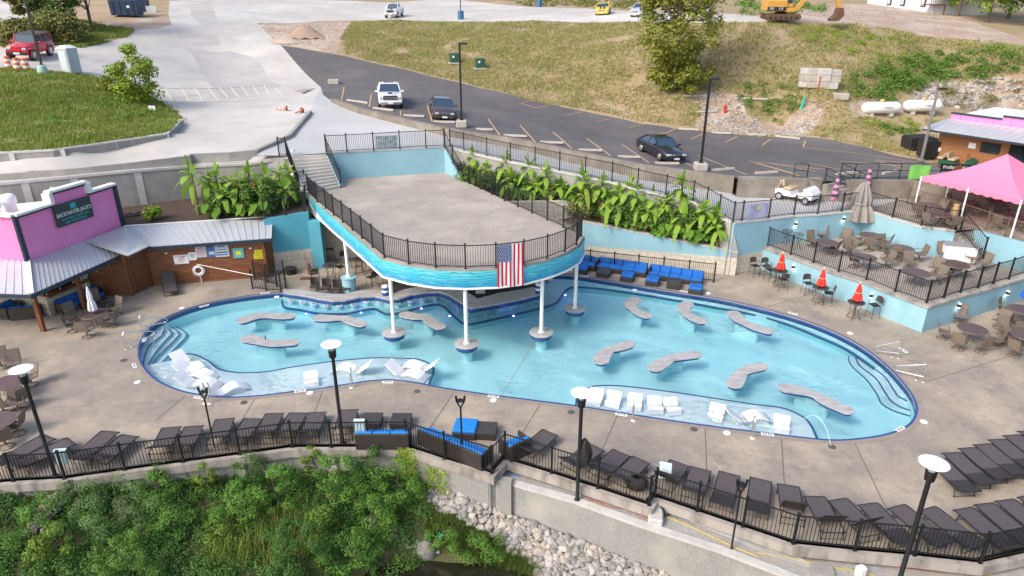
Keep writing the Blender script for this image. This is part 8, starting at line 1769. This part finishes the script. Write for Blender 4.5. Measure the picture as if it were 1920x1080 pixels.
# --- banana plants ----------------------------------------------------------------------
def banana_leaf(mb,base,az,L,W_,rise,droop):
 d=Vector((math.cos(az),math.sin(az),0));s=Vector((-d.y,d.x,0));n=16;vs=[]
 for i in range(n+1):
  t=i/n;r=L*(t*math.cos(rise)+.0);z=L*(t*math.sin(rise)-droop*t*t);q=Vector(base)+d*r*(1-.15*droop*t)+Vector((0,0,z));w=W_*(math.sin(PI*min(1,max(0,(t-.12)/.88)))**.55 if t>.12 else.04)
  fold=.35*w;jag=random.uniform(.88,1)if i%2 else random.uniform(.6,.9)
  vs+=[tuple(q+s*w*jag-Vector((0,0,fold*.5))),tuple(q+Vector((0,0,.0))),tuple(q-s*w*jag-Vector((0,0,fold*.5)))]
 fs=[]
 for i in range(n):a=i*3;fs+=[(a,a+1,a+4,a+3),(a+1,a+2,a+5,a+4)]
 mb.add(vs,fs)
def banana(x,y,Z,h,lab,nl=14,L=1.5,group='banana plants in the right planter'):
 h*=1.12;p=Vector((x,y,Z));t=thing('banana_plant',lab,'banana plant',tuple(p),group=group);mb=MB();mb.tube([(0,0,-.1),(.04,0,h*.5),(0,0,h)],[.11,.09,.05],8);mb.build('stem',m_banst,t)
 a0=random.uniform(0,6)
 for k in range(nl):
  mb=MB();f=k/nl;banana_leaf(mb,(0,0,h*(.72+.28*f)),a0+k*2.4,L*1.2*random.uniform(.8,1.1)*(1-.25*f),(.19 if k%2 else.25)*random.uniform(.8,1.15),.35+.95*f,1.15-.75*f);mb.build('leaf',m_ban,t,smooth=True)
 mb=MB();banana_leaf(mb,(0,0,h*.98),a0,L*.8,.13,1.4,.12);mb.build('leaf',m_ban,t,smooth=True)
def on_soil_right(px,py):
 best=None;r=ray(px,py)
 for i in range(0,61):
  for j in range(0,17):
   q=Vector(soil(i/60,j/16));k=q.y/r.y;e=(abs(q.x-r.x*k)+abs(q.z-(CH+r.z*k)))
   if best is None or e<best[0]:best=(e,q)
 return best[1]
for i,(x,y,h,L)in enumerate(((888,322,1.9,1.3),(905,345,1.2,1.0),(948,352,2.0,1.4),(990,362,2.1,1.4),(1030,365,1.2,1.1),(1090,400,2.3,1.6),(1105,395,1.6,1.2),(1160,415,1.2,1.3),(1225,415,1.7,1.3),(1268,425,2.6,1.5),(1142,390,1.5,1.2),(1288,438,1.1,.9),(1060,385,1.3,1.1),(1200,400,1.6,1.2))):
 q=on_soil_right(x,y);banana(q.x,q.y,q.z,h,'banana plant in the right planter, %s counting from the stage end, %s'%(ORD[i],('tall' if h>1.8 else 'short')),L=L)
for k in range(14):
 u=.02+.85*k/13;q=Vector(soil(u,random.uniform(.55,.95)));V,Fq=crown(20,1700,(.95,.7,.85),.16,.42);plant('planter_shrub','dark green undergrowth shrub at the back of the right planter, %s from the stage end'%ORD[k],'shrub',q,V,Fq,m_lf_dark if k%3 else m_lf_bush,group='shrubs in the right planter')
for k in range(22):
 u=.04+.87*k/21;q=Vector(soil(u,random.uniform(.42,.85)));hh=random.uniform(.9,2.2);banana(q.x,q.y,q.z,hh,'banana plant at the back of the right planter, %s from the stage end'%(ORD[k]if k<20 else('second last' if k==20 else 'last')),L=random.uniform(1.0,1.4))
def on_soil_left(px,py):return P(px,py,3.4)
for i,(x,y,h,L)in enumerate(((372,402,2.5,1.5),(400,398,2.0,1.3),(438,394,1.7,1.3),(462,392,1.5,1.2),(530,383,1.9,1.4),(520,388,1.2,1.2))):
 q=on_soil_left(x,y);banana(q.x,q.y,q.z,h,'banana plant in the left planter, %s from the left, %s'%(ORD[i],'tall' if h>1.8 else 'short'),L=L,group='banana plants in the left planter')
for i,(x,y,h,L)in enumerate(((415,392,2.0,1.3),(425,404,1.2,1.2),(450,398,1.9,1.3),(475,386,2.0,1.3),(490,392,1.4,1.2),(505,384,1.8,1.4),(548,376,1.8,1.3),(540,392,1.3,1.2))):
 q=on_soil_left(x,y);banana(q.x,q.y,q.z,h,'banana plant among the shrubs of the left planter, %s from the left'%ORD[i],L=L,group='banana plants in the left planter')
def ear_leaf(mb,base,az,stem,L,W_):
 d=Vector((math.cos(az),math.sin(az),0));s=Vector((-d.y,d.x,0));tip=Vector(base)+d*stem*.35+Vector((0,0,stem));pts=[]
 prof=[(0,-.0),(.35,-.22),(.55,-.1),(.6,.15),(.48,.5),(.25,.85),(0,1.0)]
 up=Vector((0,0,1));ax=(d*.8-up*.62).normalized()
 R=[tip+ax*L*v+s*W_*u+up*(.06*abs(u))for u,v in prof];Lf=[tip+ax*L*v-s*W_*u+up*(.06*abs(u))for u,v in prof];c=[tip+ax*L*v for u,v in prof]
 n0=len(mb.v);mb.v+=[tuple(q)for q in R]+[tuple(q)for q in c]+[tuple(q)for q in Lf];m_=len(prof)
 for i in range(m_-1):mb.f+=[(n0+i,n0+i+1,n0+m_+i+1,n0+m_+i),(n0+m_+i,n0+m_+i+1,n0+2*m_+i+1,n0+2*m_+i)];mb.mi+=[0,0]
 return tip
def elephant_ear(q,sc,lab,n=7,group=None):
 t=thing('elephant_ear_plant',lab,'plant',tuple(q),group=group);ms=MB();a0=random.uniform(0,6)
 for k in range(n):
  a=a0+k*2.4 if k else-1.4;st=sc*random.uniform(.45,1.0);mb=MB();tip=ear_leaf(mb,(0,0,0),a,st,.5*sc*random.uniform(.8,1.2),.38*sc);mb.build('leaf',m_ear,t,smooth=True);ms.tube([(0,0,0),tuple(tip)],.015,4)
 ms.build('stems',m_banst,t)
for i,(x,y,s)in enumerate(((1012,390,.9),(1130,415,1.2),(1155,420,1.0),(1172,428,.8),(1195,432,.9),(1220,436,.9),(1235,445,1.0),(1255,450,1.1),(1268,448,1.1),(1292,455,1.0),(1300,465,1.0),(1318,455,.9),(1050,398,.9),(1075,405,.8),(960,375,.9),(920,350,.9))):
 elephant_ear(on_soil_right(x,y),s,'heart-leaved elephant ear plant in the right planter, %s in order'%ORD[i],group='elephant ears in the right planter')
for i,(x,y,s)in enumerate(((390,410,1.0),(408,412,.8),(455,408,.9),(480,408,.9),(500,404,1.0))):elephant_ear(on_soil_left(x,y),s,'heart-leaved plant along the front of the left planter, %s from the left'%ORD[i],group='elephant ears in the left planter')
for i,(x,y,r,h,m_)in enumerate(((1035,375,.6,.6,m_lf_dull),(1085,408,.7,.7,m_lf_dull),(1110,412,.6,.6,m_lf_dull),(1000,372,.7,.6,m_lf_bush),(880,335,.7,.6,m_lf_dark),(930,362,.7,.6,m_lf_dark),(1180,418,.5,.5,m_lf_bush),(1240,430,.5,.5,m_lf_bush),(965,352,.7,.6,m_lf_dark),(1130,400,.6,.6,m_lf_dark))):
 q=on_soil_right(x,y);V,Fq=crown(18,1500,(r*1.4,r*1.2,h*1.3),.15,.4);plant('planter_shrub','leafy green shrub between the banana plants, %s from the stage end'%ORD[i],'shrub',q,V,Fq,m_,group='shrubs in the right planter')
for i,(x,y,r,h)in enumerate(((425,400,.8,.7),(445,402,.7,.7),(470,398,.8,.8),(490,400,.7,.9),(505,396,.7,.8),(540,385,.7,.6),(412,404,.5,.6))):
 q=on_soil_left(x,y);V,Fq=crown(18,1600,(r*1.3,r*1.1,h*1.25),.16,.42);t_=plant('planter_shrub','leafy shrub with red flower spikes in the left planter, %s from the left'%ORD[i],'shrub',q,V,Fq,m_lf_bush if i%2 else m_lf_dark,group='shrubs in the left planter')
 mb=MB()
 for k in range(2):a=random.uniform(0,6);mb.tube([(.4*math.cos(a),.4*math.sin(a),h*2),(.42*math.cos(a),.42*math.sin(a),h*2.2+.15)],.016,5)
 mb.build('flower_spike',m_redp,t_)
p=P(290,412,3.3);V,Fq=crown(8,500,(.5,.4,.4),.2,.35);plant('grass_clump','light green grass clump on the dirt behind the shed roof','plant',p,V,Fq,m_lf_lime)
for i,(x,y)in enumerate(((245,405),(262,402),(280,398))):
 p=P(x,y,3.35);mb=MB();mb.tube([(p.x+.3*math.cos(a*.9)*(1+.1*a%1),p.y+.3*math.sin(a*.9),p.z+.05+.03*(a%3))for a in range(16)],.035,5);one(mb,'hose_coil',m_blackm,'tangled black hose on the dirt behind the pink bar, %s from the left'%ORD[i],'hose','black hoses behind the bar')
# --- front bank vegetation ---------------------------------------------------------------
bank_px=[(-40,925),(200,912),(500,880),(700,878),(770,885),(800,915),(805,970),(770,1000),(790,1040),(740,1090),(-40,1100)]
bankW=[tuple(GB(*q))[:2]for q in bank_px[:9]]+[tuple(P(740,1150,-3.3))[:2],tuple(P(-100,1150,-2.8))[:2]]
def bank_bushes(n,r,h,size,mt,name,label,per):
 Vs=[];Fs=[];off=0;cnt=0;xs=[q[0]for q in bankW];ys=[q[1]for q in bankW]
 while cnt<n:
  X=rng.uniform(min(xs),max(xs),300);Y=rng.uniform(min(ys),max(ys),300);k=pip(bankW,X,Y);Z=HB(X,Y)
  for x,y,z in zip(X[k],Y[k],Z[k]):
   if cnt>=n:break
   s=rng.uniform(.5,1.2);q=unit(per);q[:,2]=np.abs(q[:,2])*h;C=q*np.array([r*s,r*s,s])*rng.uniform(.3,1,per)[:,None]+np.array([x,y,z]);V,Fq=leaves(C,size,.4,outward=q*.5);Vs.append(V);Fs.append(Fq+off);off+=len(V);cnt+=1
 o=np_mesh(name,np.concatenate(Vs),np.concatenate(Fs),mt);tag(o,label,'ground cover',kind='stuff')
bank_bushes(700,.42,.5,.085,m_bk_d,'bank_ground_cover','dark green ground cover over the creek bank at the lower left',150)
bank_bushes(330,.34,.45,.07,m_bk,'bank_ground_cover','brighter green weeds over the creek bank',130)
bank_bushes(45,.26,.35,.06,m_bk_o,'bank_ground_cover','olive and dry weeds over the creek bank',110)
bb=[(230,960,1.5,.9,m_lf_blue,'big round feathery grey-green bush at the left of the creek bank',.05,2600),(390,905,.42,.6,m_lf_lime,'narrow light green sapling left of the middle below the wall',.09,500),(590,872,.42,.62,m_lf_lime,'narrow light green sapling against the wall left of the middle',.08,700),
 (520,935,.9,.8,m_lf_bush,'leafy bush in the middle of the creek bank, left one',.09,1600),(640,915,1.0,.9,m_lf_bush,'leafy bush below the wall left of the vine',.08,1800),(700,900,.8,.8,m_lf_dark,'dark bush below the wall near the vine',.07,1600),(750,930,1.0,.9,m_lf_bush,'large bush under the vine at the creek head',.07,2400),
 (600,985,.7,.6,m_lf_lime,'bright lime bush in the middle of the bank',.09,1000),(470,900,.8,.7,m_lf_dark,'dark bush under the wall left of the sapling',.07,1300),(330,985,.7,.5,m_lf_dull,'round green bush low on the bank left of the reeds',.07,1000),(110,1030,.7,.6,m_lf_lime,'bright yellow-green weed near the lower left corner',.10,800),
 (420,1000,.6,.5,m_lf_lime,'small lime weed low on the bank',.09,600),(80,960,.8,.5,m_lf_bush,'low bush at the far left by the white stones',.07,1200),(840,1000,.8,.4,m_lf_dull,'leafy clump beside the creek water',.06,1400),(905,1020,.9,.35,m_lf_bush,'low green grassy clump in front of the cobbles',.06,1500),(700,985,.9,.7,m_lf_bush,'bush hanging over the creek edge',.07,2000),(560,1040,1.2,.8,m_lf_dark,'wide dark bush at the bottom middle-left',.07,2800),(660,1045,1.0,.7,m_lf_bush,'bush at the bottom beside the creek water',.07,2200),(250,1060,1.0,.7,m_lf_dull,'weedy clump at the bottom left',.07,1800),(20,1000,1.0,.6,m_lf_bush,'bush at the left edge of the creek bank',.07,1800),(150,925,.8,.45,m_lf_dark,'dark ivy clump at the foot of the left wall',.07,1300),(300,915,.8,.5,m_lf_bush,'bush at the foot of the left wall below the loungers',.08,1300),(450,960,1.0,.7,m_lf_bush,'mid green bush left of the creek bank centre',.08,2000)]
for x,y,r,h,m_,lab,sz,n in bb:
 m_={m_lf_bush:m_bk,m_lf_dark:m_bk_d,m_lf_dull:m_bk,m_lf_lime:m_bk_l}.get(m_,m_);h*=1.15
 q=GB(x,y+18);V,Fq=crown(max(8,n//90),n*2,(r,r*.9,h),sz,.3 if r>.5 else.2,egg=.2);plant('bush',lab,'bush',q,V,Fq,m_,trunk(h*1.5,.025,r*.6,6),group='bushes on the creek bank')
a,b=ff[11],ff[10];Vs=[]
for(x0,x1,z0,z1,n)in((745,775,-2.3,.15,900),(800,815,-2.6,-.4,260),(825,835,-2.7,-.4,220)):
 p,q=P(x0,850,0),P(x1,855,0);k=rng.uniform(0,1,n);z=z0+(z1-z0)*rng.uniform(0,1,n)**.8
 X=p.x+(q.x-p.x)*k+rng.normal(0,.1,n);fx=[f.x for f in ff[:13]];fy=[f.y for f in ff[:13]];Y=np.interp(X,fx,fy)-.18-.12*rng.uniform(0,1,n)-.15*np.clip(-z/2,0,1);Vs.append(np.stack([X,Y,z],1))
C=np.concatenate(Vs);V,Fq=leaves(C,.10,.2,outward=np.tile([[0,-.8,.2]],(len(C),1)));o=np_mesh('climbing_vine',V,Fq,m_lf_lime);tag(o,'light green climbing vine over the front wall below the blue sofa','vine')
tl=[tuple(GB(*q))[:2]for q in((380,990),(560,960),(650,1000),(640,1060),(400,1070))]
tufts([tl],260,.75,m_gr_grn,'creek_reeds','long arching reed grass low on the creek bank',H=GB,w=.018,blades=6)
tufts([bankW],2500,.2,m_bkg,'bank_grass','grass between the bushes of the creek bank',H=GB,w=.014,blades=5)
cl=[tuple(GB(*q))[:2]for q in((800,960),(860,975),(925,1005),(985,1045),(1010,1075),(940,1068),(860,1035),(800,1010))];tufts([cl],3500,.22,m_bkg,'creek_grass','green grass patch between cobbles and creek water',H=GB,w=.012,blades=5)
wst=[tuple(GB(*q))[:2]for q in((60,985),(95,940),(130,925),(140,935),(110,975),(80,1010),(50,1015))]
scatter_stuff(wst,130,.05,.15,HB,'pale_stones','pale stones showing through the weeds at the far left',m_rocks,.22)
wst2=[tuple(GB(*q))[:2]for q in((685,975),(720,970),(770,1010),(830,1040),(810,1050),(740,1020))]
scatter_stuff(wst2,110,.05,.13,HB,'pale_stones','pale stones along the edge of the creek water',m_rocks,.1)
q=GB(800,1035);mb=MB();mb.lathe([(.3,-.3),(.42,.1),(.3,.45),(.1,.6),(0,.62)],tuple(q),11);o=one(mb,'boulder',m_rock,'large grey boulder at the head of the creek','rock',smooth=True);o.scale=(1,.8,.9)
q=GB(822,1012);mb=MB();mb.grid(lambda u,v:(q.x+.35*(u-.5),q.y+.3*(v-.5),q.z+.25+.08*math.sin(7*u+5*v)),6,5);one(mb,'plastic_bag',m_tealp,'crumpled teal plastic sheet in the weeds by the creek','litter')
# --- gravel strip clutter --------------------------------------------------------------------
def cable(pts,r,m_,lab,name='cable',Z=-.47,grp=None):
 q=[P(x,y,Z)for x,y in pts];q=catmull([tuple(p)for p in q],6);mb=MB();mb.tube(q,r,5);one(mb,name,m_,lab,'cable',grp)
m_yelc=mat('yellow_conduit',(.50,.40,.06),.5);m_greyp=mat('grey_conduit',(.33,.34,.34),.5);m_redc=mat('red_wire',(.40,.10,.07),.6)
cable([(1240,965),(1290,985),(1360,1018),(1420,1043)],.018,m_yelc,'yellow conduit crossing the gravel strip right of the spool',grp='yellow conduits on the gravel');cable([(1420,1036),(1500,1050),(1560,1063),(1640,1078)],.018,m_yelc,'yellow conduit at the bottom right on the gravel',grp='yellow conduits on the gravel');cable([(1440,1028),(1500,1052),(1610,1072)],.015,m_yelc,'thin yellow conduit above the lower one at the bottom right',grp='yellow conduits on the gravel');cable([(1250,958),(1300,972),(1330,978)],.015,m_yelc,'short yellow conduit near the curb',grp='yellow conduits on the gravel');cable([(1915,1052),(1880,1065),(1840,1085)],.018,m_yelc,'yellow conduit at the right bottom corner',grp='yellow conduits on the gravel')
for i in range(9):
 o_=i*3.2;cable([(1246+i,962-o_*.2),(1300,975+o_*.4-6),(1380,1005+o_*.6-8),(1450,1030+o_*.9-10),(1500+i*4,1052+o_*.9-8)],.017,m_greyp,'grey conduit in the bundle along the gravel strip, %s from the curb'%ORD[i],grp='grey conduits on the gravel')
for i,pts in enumerate(([(1100,938),(1150,945),(1190,960),(1215,972)],[(1095,930),(1140,950),(1175,955),(1210,975)],[(1490,1030),(1560,1040),(1640,1052),(1720,1058),(1800,1062)],[(1510,1036),(1600,1050),(1700,1066),(1800,1074)])):cable(pts,.012,m_redc,'thin red wire on the gravel, %s from the left'%ORD[i],grp='red wires on the gravel')
cable([(942,872),(955,880),(972,887)],.03,m_bcush,'blue hose piece on the gravel below the fence corner');cable([(947,884),(960,889),(975,894)],.02,m_bcush,'thin blue hose piece nearest the lower wall')
for i,(x,y,m_)in enumerate(((1231,945,m_greenbox),(1247,957,m_blackm))):
 p=P(x,y,-.3);t=thing('cable_spool','%s cable spool beside the fence return'%('green' if i==0 else 'black'),'spool',tuple(p-Vector((0,0,.18))),.5);
 for s in(-.13,.13):mb=MB();mb.cone((s-.015,0,.18),(s+.015,0,.18),.18,.18,16);mb.build('flange',m_,t)
 mb=MB();mb.cone((-.12,0,.18),(.12,0,.18),.11,.11,12);mb.build('wire_drum',m_yelc if i==0 else m_greyp,t)
p=P(1215,930,0);mb=MB();mb.grid(lambda u,v:(p.x-.35+.42*math.sin(PI*(.15+.7*v))*math.cos(u*2*PI),p.y+.35+.3*math.sin(PI*(.15+.7*v))*math.sin(u*2*PI),.02+.55*v+.03*math.sin(5*u*6.28)),14,6);one(mb,'black_basket',m_blackm,'black mesh basket behind the front fence by the return','basket')
p=P(1542,1072,-.45);mb=MB();mb.cbox((p.x,p.y,-.42),(.7,.5,.12),.02,rz=-.2);one(mb,'valve_box',m_greyc,'grey ground box on the gravel at the bottom right','box')
p=P(1612,1078,-.45);mb=MB();mb.cbox((p.x,p.y,-.3),(.32,.25,.4),.05,rz=.4);one(mb,'white_container',m_white,'white container on the gravel at the bottom right','container')
